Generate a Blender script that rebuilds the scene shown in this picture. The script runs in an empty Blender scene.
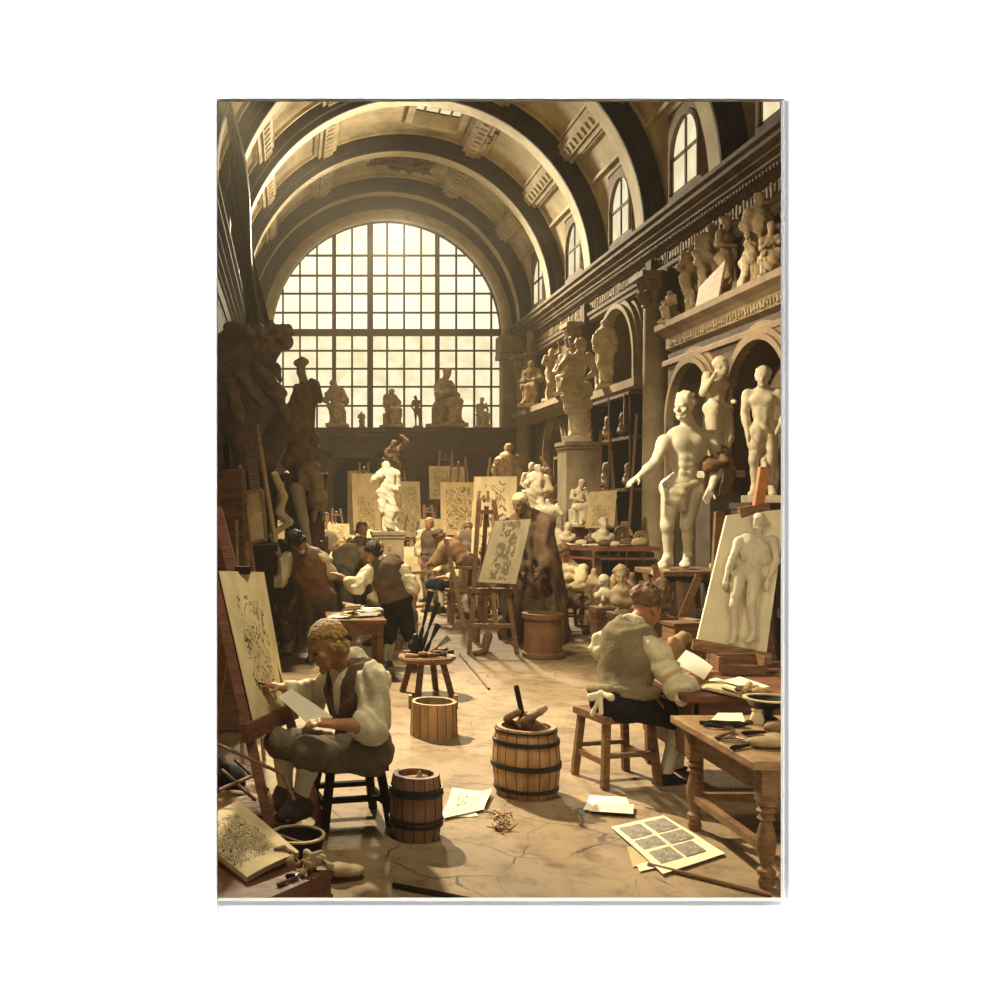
import bpy, bmesh, math, random
import numpy as np
from mathutils import Vector as V, Matrix, noise as mnoise
C = bpy.context.scene.collection
PI = math.pi
EYE_Z, VPX, VPY = 2.0, 290.0, 500.0

def at(px, py, Y):                       # the place that the photograph shows at px, py when it stands Y metres away
    return V(((px-VPX)*Y/1000.0, Y, EYE_Z-(py-VPY)*Y/1000.0))
def fl(px, py):                          # a place on the floor
    Y = EYE_Z*1000.0/(py-VPY)
    return V(((px-VPX)*Y/1000.0, Y, 0.0))
def R(d): return math.radians(d)
def rot(z=0, x=0, y=0):
    return Matrix.Rotation(R(z),3,'Z') @ Matrix.Rotation(R(y),3,'Y') @ Matrix.Rotation(R(x),3,'X')

# ------------------------------------------------------------------ materials
def mat(name, col, rough=0.75, var=0.25, scale=4.0, bump=0.15, bscale=18.0, stretch=(1,1,1), metal=0.0, kind='noise', col2=None, spec=0.3):
    m = bpy.data.materials.new(name); m.use_nodes = True
    nt = m.node_tree; N = nt.nodes; L = nt.links
    b = N['Principled BSDF']
    b.inputs['Roughness'].default_value = rough
    b.inputs['Metallic'].default_value = metal
    b.inputs['Specular IOR Level'].default_value = spec
    tc = N.new('ShaderNodeTexCoord'); mp = N.new('ShaderNodeMapping')
    mp.inputs['Scale'].default_value = stretch
    L.new(tc.outputs['Object'], mp.inputs['Vector'])
    n1 = N.new('ShaderNodeTexNoise'); n1.inputs['Scale'].default_value = scale; n1.inputs['Detail'].default_value = 6
    n1.inputs['Roughness'].default_value = 0.65
    L.new(mp.outputs[0], n1.inputs['Vector'])
    rp = N.new('ShaderNodeValToRGB')
    c2 = col2 or tuple(c*(1-1.6*var) for c in col)
    e = rp.color_ramp.elements
    e[0].position = 0.3; e[0].color = (*[max(0,c) for c in c2],1)
    e[1].position = 0.68; e[1].color = (*[min(1,c*(1+0.35*var)) for c in col],1)
    L.new(n1.outputs['Fac'], rp.inputs['Fac'])
    L.new(rp.outputs['Color'], b.inputs['Base Color'])
    if bump > 0:
        n2 = N.new('ShaderNodeTexNoise'); n2.inputs['Scale'].default_value = bscale; n2.inputs['Detail'].default_value = 5
        L.new(mp.outputs[0], n2.inputs['Vector'])
        bp = N.new('ShaderNodeBump'); bp.inputs['Strength'].default_value = bump; bp.inputs['Distance'].default_value = 0.03
        L.new(n2.outputs['Fac'], bp.inputs['Height']); L.new(bp.outputs['Normal'], b.inputs['Normal'])
    return m

def emit(name, col, strength, tint=None, scale=1.3):
    m = bpy.data.materials.new(name); m.use_nodes = True
    nt = m.node_tree; N = nt.nodes; L = nt.links; N.clear()
    o = N.new('ShaderNodeOutputMaterial'); e = N.new('ShaderNodeEmission'); e.inputs['Strength'].default_value = strength
    tc = N.new('ShaderNodeTexCoord'); n1 = N.new('ShaderNodeTexNoise'); n1.inputs['Scale'].default_value = scale; n1.inputs['Detail'].default_value = 7
    L.new(tc.outputs['Object'], n1.inputs['Vector'])
    rp = N.new('ShaderNodeValToRGB'); el = rp.color_ramp.elements
    el[0].position = 0.32; el[0].color = (*(tint or tuple(c*0.8 for c in col)),1); el[1].position = 0.6; el[1].color = (*col,1)
    L.new(n1.outputs['Fac'], rp.inputs['Fac']); L.new(rp.outputs[0], e.inputs['Color']); L.new(e.outputs[0], o.inputs['Surface'])
    return m

def sketch(name, paper, ink, scale=9.0, dist=6.0, lo=0.47, hi=0.53, box=(0.2,0.8,0.15,0.9), ang=0.0):
    """paper with a drawing in ink: noise contours inside a box of the sheet's own uv"""
    m = bpy.data.materials.new(name); m.use_nodes = True
    nt = m.node_tree; N = nt.nodes; L = nt.links
    b = N['Principled BSDF']; b.inputs['Roughness'].default_value = 0.9; b.inputs['Specular IOR Level'].default_value = 0.1
    uv = N.new('ShaderNodeUVMap')
    n = N.new('ShaderNodeTexNoise'); n.inputs['Scale'].default_value = scale; n.inputs['Detail'].default_value = 4; n.inputs['Distortion'].default_value = dist*0.15
    L.new(uv.outputs[0], n.inputs['Vector'])
    mul = N.new('ShaderNodeMath'); mul.operation='MULTIPLY'; mul.inputs[1].default_value = dist; L.new(n.outputs['Fac'], mul.inputs[0])
    fr = N.new('ShaderNodeMath'); fr.operation='FRACT'; L.new(mul.outputs[0], fr.inputs[0])
    rp = N.new('ShaderNodeValToRGB'); e = rp.color_ramp.elements
    e[0].position = lo-0.09; e[0].color=(0,0,0,1); e[1].position = lo; e[1].color=(1,1,1,1)
    x = e.new(hi); x.color=(1,1,1,1); x = e.new(hi+0.09); x.color=(0,0,0,1)
    L.new(fr.outputs[0], rp.inputs['Fac'])
    sx = N.new('ShaderNodeSeparateXYZ'); L.new(uv.outputs[0], sx.inputs[0])
    def cmp(op, sock, v):
        k = N.new('ShaderNodeMath'); k.operation = op; k.inputs[1].default_value = v; L.new(sock, k.inputs[0]); return k.outputs[0]
    def mulv(a, c):
        k = N.new('ShaderNodeMath'); k.operation='MULTIPLY'; L.new(a, k.inputs[0]); L.new(c, k.inputs[1]); return k.outputs[0]
    # wavy edge
    n3 = N.new('ShaderNodeTexNoise'); n3.inputs['Scale'].default_value = 7.0; L.new(uv.outputs[0], n3.inputs['Vector'])
    def wob(sock, amp):
        k = N.new('ShaderNodeMath'); k.operation='MULTIPLY_ADD'; k.inputs[1].default_value = amp; L.new(n3.outputs['Fac'], k.inputs[0]); L.new(sock, k.inputs[2]); return k.outputs[0]
    U = wob(sx.outputs[0], 0.22); W = wob(sx.outputs[1], 0.22)
    msk = mulv(mulv(cmp('GREATER_THAN',U,box[0]+.11), cmp('LESS_THAN',U,box[1]+.11)), mulv(cmp('GREATER_THAN',W,box[2]+.11), cmp('LESS_THAN',W,box[3]+.11)))
    f = mulv(rp.outputs['Color'], msk)
    n2 = N.new('ShaderNodeTexNoise'); n2.inputs['Scale'].default_value = 3.0; n2.inputs['Detail'].default_value = 6; L.new(uv.outputs[0], n2.inputs['Vector'])
    r2 = N.new('ShaderNodeValToRGB'); r2.color_ramp.elements[0].color = (*[c*0.72 for c in paper],1); r2.color_ramp.elements[1].color=(*paper,1)
    r2.color_ramp.elements[0].position=.3; r2.color_ramp.elements[1].position=.6
    L.new(n2.outputs['Fac'], r2.inputs['Fac'])
    mx = N.new('ShaderNodeMixRGB'); L.new(f, mx.inputs[0]); L.new(r2.outputs[0], mx.inputs[1]); mx.inputs[2].default_value=(*ink,1)
    L.new(mx.outputs[0], b.inputs['Base Color'])
    return m

M = {}
M['wood']   = mat('dark oak', (.16,.078,.032), .6, .35, 3, .3, 10, (1.5,1.5,9))
M['woodx']  = mat('dark oak along', (.15,.073,.031), .6, .35, 3, .3, 10, (9,1.5,1.5))
M['woodl']  = mat('pale worn oak', (.36,.21,.09), .6, .35, 4, .3, 12, (2,2,10))
M['woodm']  = mat('mid brown oak', (.24,.125,.05), .6, .35, 4, .3, 12, (2,2,9))
M['woodred']= mat('red brown oak', (.2,.08,.04), .5, .3, 3, .3, 10, (1.5,1.5,8))
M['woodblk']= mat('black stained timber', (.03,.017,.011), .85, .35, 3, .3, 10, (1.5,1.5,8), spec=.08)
M['iron']   = mat('black iron', (.03,.026,.022), .45, .3, 9, .2, 30, metal=.5)
M['steel']  = mat('dull steel', (.3,.27,.22), .35, .2, 9, .1, 30, metal=.8)
M['plaster']= mat('cream plaster cast', (.62,.52,.33), .6, .22, 5, .22, 22)
M['marble'] = mat('pale marble', (.7,.62,.43), .45, .16, 3, .12, 25)
M['ochre']  = mat('ochre plaster cast', (.42,.3,.155), .7, .3, 5, .3, 20)
M['browncl']= mat('brown clay', (.26,.15,.07), .7, .35, 4, .35, 16)
M['darkcl'] = mat('dark brown clay', (.13,.072,.036), .5, .35, 3, .3, 10)
M['paper']  = mat('cream paper', (.84,.74,.49), .9, .12, 3, .03, 20, spec=.1)
M['paperw'] = mat('bright cream paper', (.93,.87,.66), .9, .08, 3, .03, 20, spec=.1)
M['paperd'] = mat('tan paper', (.55,.42,.22), .9, .2, 4, .05, 20, spec=.1)
M['shirt']  = mat('cream linen', (.72,.64,.42), .9, .18, 6, .25, 40, spec=.1)
M['vest']   = mat('brown wool', (.13,.088,.055), .9, .25, 8, .3, 60, spec=.1)
M['vesttan']= mat('tan wool', (.23,.18,.1), .9, .2, 8, .3, 60, spec=.1)
M['leather']= mat('brown leather', (.24,.12,.045), .6, .3, 5, .2, 25)
M['navy']   = mat('near black wool', (.018,.017,.02), .9, .3, 8, .25, 50, spec=.1)
M['breech'] = mat('grey brown wool', (.17,.135,.09), .9, .3, 8, .25, 50, spec=.1)
M['stock']  = mat('pale stocking', (.6,.53,.37), .9, .15, 8, .2, 60, spec=.1)
M['shoe']   = mat('dark leather shoe', (.045,.028,.018), .45, .3, 6, .2, 30)
M['skin']   = mat('skin', (.45,.22,.1), .55, .2, 5, .06, 60)
M['skind']  = mat('ruddy skin', (.34,.145,.07), .55, .2, 5, .06, 60)
M['blond']  = mat('fair hair', (.5,.29,.09), .6, .45, 16, .8, 40, (1,1,3))
M['brownh'] = mat('brown hair', (.2,.105,.04), .6, .5, 14, .8, 34)
M['darkh']  = mat('dark hair', (.025,.016,.011), .6, .4, 14, .8, 34)
M['robe']   = mat('brown robe', (.15,.092,.05), .9, .3, 5, .3, 20, spec=.1)
M['robed']  = mat('dark robe', (.1,.055,.028), .9, .3, 5, .3, 20, spec=.1)
M['cream']  = mat('cream cloth', (.68,.55,.31), .9, .25, 6, .25, 30, spec=.1)
M['tan']    = mat('tan cloth', (.42,.28,.13), .9, .3, 6, .25, 30, spec=.1)
M['cloth']  = mat('brown drapery', (.18,.1,.05), .9, .3, 5, .25, 20, spec=.1)
M['clay']   = mat('terracotta', (.27,.13,.06), .7, .3, 5, .2, 20)
M['void']   = mat('dark filling', (.014,.01,.008), .9, .3, 8, .4, 20)
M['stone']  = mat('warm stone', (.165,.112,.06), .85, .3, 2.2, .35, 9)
M['stonel'] = mat('pale stone', (.31,.235,.135), .8, .25, 2.5, .3, 9)
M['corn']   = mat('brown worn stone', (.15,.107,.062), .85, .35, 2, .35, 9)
M['stoned'] = mat('dark stone', (.09,.063,.04), .85, .3, 2, .35, 8)
M['vaultp'] = mat('aged plaster', (.46,.375,.225), .9, .35, 1.1, .3, 6)
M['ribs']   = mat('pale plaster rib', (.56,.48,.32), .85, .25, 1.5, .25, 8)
M['ribface']= mat('rib face with painted shade', (.05,.04,.034), .85, .3, 1.5, .25, 8)  # shade on the near side of the ribs, put into the colour
M['umber']  = mat('umber panelling', (.12,.075,.04), .75, .3, 1.2, .2, 8)
M['orange'] = mat('orange stained wood', (.5,.18,.05), .5, .2, 4, .2, 12, (2,2,9))
M['pigment']= mat('grey pigment', (.33,.3,.24), .8, .4, 14, .3, 20)

# ------------------------------------------------------------------ mesh builder
def link(name, me, parent=None):
    o = bpy.data.objects.new(name, me); C.objects.link(o)
    if parent is not None:
        o.parent = parent
        o.matrix_parent_inverse = Matrix.Translation(parent.location).inverted() if parent.rotation_euler.z == 0 else parent.matrix_basis.inverted()
    return o
class MB:
    def __init__(s): s.bm = bmesh.new(); s.uv = s.bm.loops.layers.uv.new('UVMap')
    def box(s, c, size, r=None, bev=0.0):
        r = r or Matrix.Identity(3); hx,hy,hz = [x/2 for x in size]; c = V(c)
        vs = [s.bm.verts.new(c + r @ V((x*hx,y*hy,z*hz))) for x in (-1,1) for y in (-1,1) for z in (-1,1)]
        f=[s.bm.faces.new([vs[i] for i in q]) for q in ((0,1,3,2),(4,6,7,5),(0,4,5,1),(2,3,7,6),(0,2,6,4),(1,5,7,3))]
        if bev:
            es = list({e for q in f for e in q.edges})
            bmesh.ops.bevel(s.bm, geom=es, offset=bev, segments=2, affect='EDGES', profile=.6)
        return s
    def bar(s, a, b, w, d=None, up=None, w2=None, d2=None, bev=0.0):
        """a squared bar from a to b"""
        a=V(a); b=V(b); d = d or w; w2 = w2 or w; d2 = d2 or d
        z=(b-a).normalized(); u = V(up) if up is not None else (V((0,1,0)) if abs(z.y)<.9 else V((0,0,1)))
        x = u.cross(z)
        if x.length<1e-6: x = V((1,0,0)).cross(z)
        x.normalize(); y = z.cross(x)
        vs=[]
        for p,ww,dd in ((a,w,d),(b,w2,d2)):
            vs += [s.bm.verts.new(p + x*ww/2*i + y*dd/2*j) for i,j in ((-1,-1),(1,-1),(1,1),(-1,1))]
        fs=[s.bm.faces.new([vs[i] for i in q]) for q in ((3,2,1,0),(4,5,6,7),(0,1,5,4),(1,2,6,5),(2,3,7,6),(3,0,4,7))]
        if bev:
            bmesh.ops.bevel(s.bm, geom=list({e for q in fs for e in q.edges}), offset=bev, segments=2, affect='EDGES')
        return s
    def tube(s, pts, rad, n=10, cap=True):
        pts=[V(p) for p in pts]
        if not hasattr(rad,'__len__'): rad=[rad]*len(pts)
        rings=[]; px=None
        for i,p in enumerate(pts):
            t=(pts[min(i+1,len(pts)-1)]-pts[max(i-1,0)]).normalized()
            if px is None:
                px = t.orthogonal().normalized()
            px = (px - t*px.dot(t)).normalized(); py=t.cross(px)
            rings.append([s.bm.verts.new(p+(px*math.cos(2*PI*k/n)+py*math.sin(2*PI*k/n))*rad[i]) for k in range(n)])
        for a,b in zip(rings,rings[1:]):
            for k in range(n): s.bm.faces.new((a[k],a[(k+1)%n],b[(k+1)%n],b[k]))
        if cap: s.bm.faces.new(rings[0][::-1]); s.bm.faces.new(rings[-1])
        return s
    def lathe(s, prof, c=(0,0,0), n=24, r=None, close=False):
        """prof: (radius, height) pairs going up the outside"""
        r = r or Matrix.Identity(3); c=V(c); rings=[]
        for rr,h in prof:
            if rr<1e-5: rings.append([s.bm.verts.new(c+r@V((0,0,h)))])
            else: rings.append([s.bm.verts.new(c+r@V((rr*math.cos(2*PI*k/n),rr*math.sin(2*PI*k/n),h))) for k in range(n)])
        pr=list(zip(rings,rings[1:]))+([(rings[-1],rings[0])] if close else [])
        for a,b in pr:
            if len(a)==1 and len(b)==1: continue
            for k in range(n):
                if len(a)==1: s.bm.faces.new((a[0],b[(k+1)%n],b[k]))
                elif len(b)==1: s.bm.faces.new((a[k],a[(k+1)%n],b[0]))
                else: s.bm.faces.new((a[k],a[(k+1)%n],b[(k+1)%n],b[k]))
        return s
    def grid(s, f, nu, nv, closeu=False):
        vs=[[s.bm.verts.new(f(i/nu,j/nv)) for j in range(nv+1)] for i in range(nu+(0 if closeu else 1))]
        m=len(vs)
        for i in range(nu):
            for j in range(nv):
                q=s.bm.faces.new((vs[i][j],vs[(i+1)%m][j],vs[(i+1)%m][j+1],vs[i][j+1]))
                for l,(a,b) in zip(q.loops,((i,j),(i+1,j),(i+1,j+1),(i,j+1))): l[s.uv].uv=(a/nu,b/nv)
        return s
    def slab(s, q, th, nu=1, nv=1, f=None):
        """a sheet over the quad q (bl, br, tr, tl) of thickness th, towards the back; f(u,v) lifts it"""
        q=[V(p) for p in q]; n=(q[1]-q[0]).cross(q[3]-q[0]).normalized()
        def P(u,v): 
            p=(q[0]*(1-u)+q[1]*u)*(1-v)+(q[3]*(1-u)+q[2]*u)*v
            return p+n*(f(u,v) if f else 0)
        s.grid(P,nu,nv); s.grid(lambda u,v:P(1-u,v)-n*th,nu,nv)
        for g in (lambda t:P(t,0),lambda t:P(1,t),lambda t:P(1-t,1),lambda t:P(0,1-t)):
            k=nu if g(0)==P(0,0) or True else nv
            k=max(nu,nv)
            a=[s.bm.verts.new(g(i/k)) for i in range(k+1)]; b=[s.bm.verts.new(g(i/k)-n*th) for i in range(k+1)]
            for i in range(k): s.bm.faces.new((b[i],b[i+1],a[i+1],a[i]))
        return s
    def prism(s, pts, d):
        """the outline pts pushed along the vector d"""
        a=[s.bm.verts.new(V(p)) for p in pts]; b=[s.bm.verts.new(V(p)+V(d)) for p in pts]; n=len(a)
        s.bm.faces.new(a[::-1]); s.bm.faces.new(b)
        for i in range(n): s.bm.faces.new((a[i],a[(i+1)%n],b[(i+1)%n],b[i]))
        return s
    def ball(s, c, r, R3=None, n=12):
        r = r if hasattr(r,'__len__') else (r,r,r); R3=R3 or Matrix.Identity(3); c=V(c)
        m=max(6,n//2)
        def P(u,v):
            th=2*PI*u; ph=PI*v
            return c+R3@V((r[0]*math.sin(ph)*math.cos(th),r[1]*math.sin(ph)*math.sin(th),-r[2]*math.cos(ph)))
        s.lathe([(0,-1)]+[(math.sin(PI*k/m),-math.cos(PI*k/m)) for k in range(1,m)]+[(0,1)],(0,0,0),n)
        vs=s.bm.verts[:]; cnt=2+(m-1)*n
        s.bm.verts.ensure_lookup_table()
        for v in s.bm.verts[-cnt:]: v.co = c+R3@V((v.co.x*r[0],v.co.y*r[1],v.co.z*r[2]))
        return s
    def build(s, name, m, parent=None, smooth=False, weld=False, origin=None):
        if weld: bmesh.ops.remove_doubles(s.bm, verts=s.bm.verts, dist=1e-4)
        bmesh.ops.recalc_face_normals(s.bm, faces=s.bm.faces)
        me=bpy.data.meshes.new(name); s.bm.to_mesh(me); s.bm.free()
        me.materials.append(M[m] if isinstance(m,str) else m)
        if smooth:
            me.polygons.foreach_set('use_smooth',[True]*len(me.polygons))
            if smooth!='all':
                me.update()
                try: me.set_sharp_from_angle(angle=R(40))
                except Exception: pass
        return link(name, me, parent)

def tag(o, label, cat, group=None, kind=None):
    o['label']=label; o['category']=cat
    if group: o['group']=group
    if kind: o['kind']=kind
    return o
def thing(name, label, cat, loc=(0,0,0), group=None):
    o=bpy.data.objects.new(name,None); C.objects.link(o); o.location=loc; o.empty_display_size=.1
    return tag(o,label,cat,group)
def struct(o): o['kind']='structure'; return o
def recentre(o):
    """put a single mesh's origin at its base"""
    me=o.data; n=len(me.vertices); a=np.empty(n*3,dtype=np.float32); me.vertices.foreach_get('co',a); a=a.reshape(-1,3)
    c=V(((a[:,0].min()+a[:,0].max())/2,(a[:,1].min()+a[:,1].max())/2,a[:,2].min()))
    me.transform(Matrix.Translation(-c)); o.location=c; return o
KIDS={}
def dup(root, loc, rz=0, sc=1.0, label=None, name=None):
    c=root.copy(); C.objects.link(c); c.location=loc; c.rotation_euler=(0,0,rz); c.scale=(sc,sc,sc)
    if label: c['label']=label
    for ch in [x for x in C.objects if x.parent==root]:
        k=ch.copy(); C.objects.link(k); k.parent=c
        for g in [x for x in C.objects if x.parent==ch]:
            h=g.copy(); C.objects.link(h); h.parent=k
    return c

# ------------------------------------------------------------------ smooth bodies: blended distance fields, surface nets
def c_(a,b,ra,rb=None): return ('c',np.array(a,float),np.array(b,float),ra,ra if rb is None else rb)
def e_(c,r,M3=None): return ('e',np.array(c,float),np.array(r,float),np.array(M3 if M3 is not None else np.eye(3),float))
def x_(c,h,M3=None,rd=.01): return ('b',np.array(c,float),np.array(h,float),np.array(M3 if M3 is not None else np.eye(3),float),rd)
def kk(P,k): return [p if p[0]=='k' else ('k',p,k) for p in P]
def sdf(prims, vox=.01, k=.03, fold=None, cut=None, pad=.03):
    NEG=[p[1] for p in prims if p[0]=='n']; prims=[p for p in prims if p[0]!='n']
    lo=np.full(3,1e9); hi=-lo
    K0=k; KS=[min(p[2],k) if p[0]=='k' else k for p in prims]; prims=[p[1] if p[0]=='k' else p for p in prims]
    bb=[]
    for p in prims:
        if p[0]=='c': r=max(p[3],p[4]); a=np.minimum(p[1],p[2])-r; b=np.maximum(p[1],p[2])+r
        elif p[0]=='e': r=np.abs(p[3])@p[2]; a=p[1]-r; b=p[1]+r
        else: r=np.abs(p[3])@p[2]+p[4]; a=p[1]-r; b=p[1]+r
        bb.append((a,b)); lo=np.minimum(lo,a); hi=np.maximum(hi,b)
    pd=pad+2*vox; lo-=pd; hi+=pd
    n=np.ceil((hi-lo)/vox).astype(int)+1
    F=np.full(n,pd+K0,dtype=np.float32)
    ax=[lo[i]+vox*np.arange(n[i]) for i in range(3)]
    for p,(a,b),k in zip(prims,bb,KS):
        i0=np.maximum(0,((a-lo-k-2*vox)/vox).astype(int)); i1=np.minimum(n,((b-lo+k+2*vox)/vox).astype(int)+2)
        X,Y,Z=np.meshgrid(*[ax[i][i0[i]:i1[i]] for i in range(3)],indexing='ij')
        if p[0]=='c':
            d=p[2]-p[1]; L=max(d@d,1e-12)
            dx,dy,dz=X-p[1][0],Y-p[1][1],Z-p[1][2]
            t=np.clip((dx*d[0]+dy*d[1]+dz*d[2])/L,0,1)
            D=np.sqrt((dx-t*d[0])**2+(dy-t*d[1])**2+(dz-t*d[2])**2)-(p[3]+(p[4]-p[3])*t)
        else:
            m=p[3]; dx,dy,dz=X-p[1][0],Y-p[1][1],Z-p[1][2]
            q=[dx*m[0,i]+dy*m[1,i]+dz*m[2,i] for i in range(3)]
            if p[0]=='e':
                r=p[2]; k0=np.sqrt((q[0]/r[0])**2+(q[1]/r[1])**2+(q[2]/r[2])**2)
                k1=np.sqrt((q[0]/r[0]**2)**2+(q[1]/r[1]**2)**2+(q[2]/r[2]**2)**2)+1e-9
                D=k0*(k0-1)/k1
            else:
                g=[np.abs(q[i])-p[2][i] for i in range(3)]
                D=np.sqrt(sum(np.maximum(x,0)**2 for x in g))+np.minimum(np.maximum(np.maximum(g[0],g[1]),g[2]),0)-p[4]
        S=F[i0[0]:i1[0],i0[1]:i1[1],i0[2]:i1[2]]
        h=np.maximum(k-np.abs(S-D),0)/k
        F[i0[0]:i1[0],i0[1]:i1[1],i0[2]:i1[2]]=np.minimum(S,D)-h*h*k*.25
    for p in NEG:                                   # hollows
        a=p[1]-np.array(p[2]); b=p[1]+np.array(p[2]); r=np.abs(p[3])@p[2]; a=p[1]-r; b=p[1]+r
        i0=np.maximum(0,((a-lo-2*vox)/vox).astype(int)); i1=np.minimum(n,((b-lo+2*vox)/vox).astype(int)+2)
        if (i1<=i0).any(): continue
        X,Y,Z=np.meshgrid(*[ax[i][i0[i]:i1[i]] for i in range(3)],indexing='ij')
        m=p[3]; dx,dy,dz=X-p[1][0],Y-p[1][1],Z-p[1][2]; q=[dx*m[0,i]+dy*m[1,i]+dz*m[2,i] for i in range(3)]; r=p[2]
        k0=np.sqrt((q[0]/r[0])**2+(q[1]/r[1])**2+(q[2]/r[2])**2); k1=np.sqrt((q[0]/r[0]**2)**2+(q[1]/r[1]**2)**2+(q[2]/r[2]**2)**2)+1e-9
        S=F[i0[0]:i1[0],i0[1]:i1[1],i0[2]:i1[2]]; F[i0[0]:i1[0],i0[1]:i1[1],i0[2]:i1[2]]=np.maximum(S,-k0*(k0-1)/k1)
    if fold is not None or cut is not None:
        X,Y,Z=np.meshgrid(*ax,indexing='ij')
        if fold is not None: F=F+fold(X,Y,Z)
        if cut is not None: F=np.maximum(F,cut(X,Y,Z))
    return nets(F.astype(np.float32),lo,vox)
def nets(F,lo,vox):
    s=F<0
    c=np.zeros(tuple(x-1 for x in F.shape),int)
    sl=[slice(None,-1),slice(1,None)]
    for i in (0,1):
        for j in (0,1):
            for l in (0,1): c+=s[sl[i],sl[j],sl[l]]
    act=(c>0)&(c<8); idx=-np.ones(c.shape,int); A=np.argwhere(act); idx[act]=np.arange(len(A))
    P=np.zeros((len(A),3)); W=np.zeros(len(A))
    cor=[(i,j,l) for i in (0,1) for j in (0,1) for l in (0,1)]
    for a in cor:
        for d in range(3):
            if a[d]==0:
                b=list(a); b[d]=1
                fa=F[A[:,0]+a[0],A[:,1]+a[1],A[:,2]+a[2]]; fb=F[A[:,0]+b[0],A[:,1]+b[1],A[:,2]+b[2]]
                m=(fa<0)!=(fb<0); t=np.where(m,fa/np.where(m,fa-fb,1),0)
                q=np.tile(np.array(a,float),(len(A),1)); q[:,d]+=t
                P+=q*m[:,None]; W+=m
    P=(P/np.maximum(W,1)[:,None]+A)*vox+lo
    Q=[]
    for d in range(3):
        u,v=(d+1)%3,(d+2)%3
        n=F.shape[d]-1
        fa=np.take(s,range(n),d); fb=np.take(s,range(1,n+1),d)
        E=np.argwhere(fa!=fb); E=E[(E[:,u]>0)&(E[:,v]>0)&(E[:,u]<F.shape[u]-1)&(E[:,v]<F.shape[v]-1)]
        if not len(E): continue
        sg=s[E[:,0],E[:,1],E[:,2]]
        def g(du,dv):
            e=E.copy(); e[:,u]-=du; e[:,v]-=dv; return idx[e[:,0],e[:,1],e[:,2]]
        q=np.stack([g(1,1),g(0,1),g(0,0),g(1,0)],1)
        q[~sg]=q[~sg][:,::-1]; Q.append(q)
    Q=np.concatenate(Q) if Q else np.zeros((0,4),int)
    Q=Q[(Q>=0).all(1)]
    return P,Q
def folds(amp, freq, ax=(0,0,1), seed=0, wob=.5):
    """cloth folds: ridges across the axis with a wobble"""
    rs=random.Random(seed); ph=[rs.uniform(0,6.28) for _ in range(8)]
    a=V(ax).normalized(); b=a.orthogonal().normalized(); g=a.cross(b)
    def f(X,Y,Z):
        p=X*a.x+Y*a.y+Z*a.z; q=X*b.x+Y*b.y+Z*b.z; r=X*g.x+Y*g.y+Z*g.z
        w=p+wob*.5*np.sin(q*freq*.35+ph[0])/freq*6+wob*.5*np.sin(r*freq*.45+ph[1])/freq*6
        return amp*(np.sin(w*freq+ph[2])+.5*np.sin(w*freq*2.3+q*freq*.8+ph[3])+.35*np.sin(r*freq*1.9+p*freq*.7+ph[4]))
    return f
def body_mesh(name, prims, m, parent=None, vox=.01, k=.03, fold=None, cut=None):
    P,Q=sdf(prims,vox,k,fold,cut)
    me=bpy.data.meshes.new(name); me.from_pydata(P.tolist(),[],Q.tolist())
    me.polygons.foreach_set('use_smooth',[True]*len(me.polygons))
    me.materials.append(M[m] if isinstance(m,str) else m); me.update()
    return link(name,me,parent)
# ------------------------------------------------------------------ people and statues
def npv(v): return np.array(v,float)
def unit(v):
    v=npv(v); return v/max(np.linalg.norm(v),1e-9)
def J(Y0, **k):
    """joints read as picture position and a step in depth from Y0"""
    o={}
    for n,v in k.items():
        if n in('face','fr'): o[n]=unit(v); continue
        o[n]=npv(at(v[0],v[1],Y0+(v[2] if len(v)>2 else 0)))
    return o
def frame3(r,f,u): return np.stack([r,f,u],1)
def hand(w,x,side,s,curl=.5,nrm=None):
    """palm, four unequal fingers and a thumb, from wrist w towards x; nrm: the way the palm faces"""
    w=npv(w); d=unit(npv(x)-w); n=unit(nrm) if nrm is not None else npv((0,0,-1.))
    n=n-d*(n@d); n=unit(n) if np.linalg.norm(n)>1e-3 else unit(np.cross(d,(1,0,0)))
    t=np.cross(d,n)*side
    P=[c_(w-d*.02*s,w+d*.02*s,.024*s,.024*s), x_(w+d*.05*s,(.028*s,.042*s,.009*s),frame3(t,d,n),.008*s)]
    for i,L in enumerate((.072,.08,.075,.058)):
        b=w+d*.09*s+t*(.03-.02*i)*s
        dd=unit(d+n*curl*.5); m=b+dd*L*.52*s
        d2=unit(d*(1-curl*.6)+n*curl*1.3); e=m+d2*L*.5*s
        P+= [c_(b,m,.0095*s,.0085*s), c_(m,e,.0085*s,.007*s)]
    b=w+d*.035*s+t*.028*s; m=b+unit(t*.9+d*.7+n*.5)*.042*s
    P+=[c_(b,m,.014*s,.0105*s), c_(m,m+unit(d+n*.7+t*.1)*.035*s,.0105*s,.008*s)]
    return P
def foot(a,t,s):
    a=npv(a); t=npv(t); d=t-a; z=t[2]; h=npv((d[0],d[1],0)); h=unit(h); 
    heel=npv((a[0],a[1],min(a[2]-.05*s,z+.03*s)))-h*.03*s; ball=t-h*.06*s
    P=[c_(a,heel,.036*s,.036*s), c_(a+h*.02*s,npv((ball[0],ball[1],z+.015*s)),.042*s,.03*s), c_(heel,npv((ball[0],ball[1],z)),.036*s,.036*s)]
    sd=np.cross((0,0,1.),h)
    for i in range(5):
        q=(i-2)*.017*s
        P.append(c_(ball+sd*q,t+sd*q-h*abs(q)*.6+(0,0,-.008*s),.016*s,.011*s))
    return P
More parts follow.
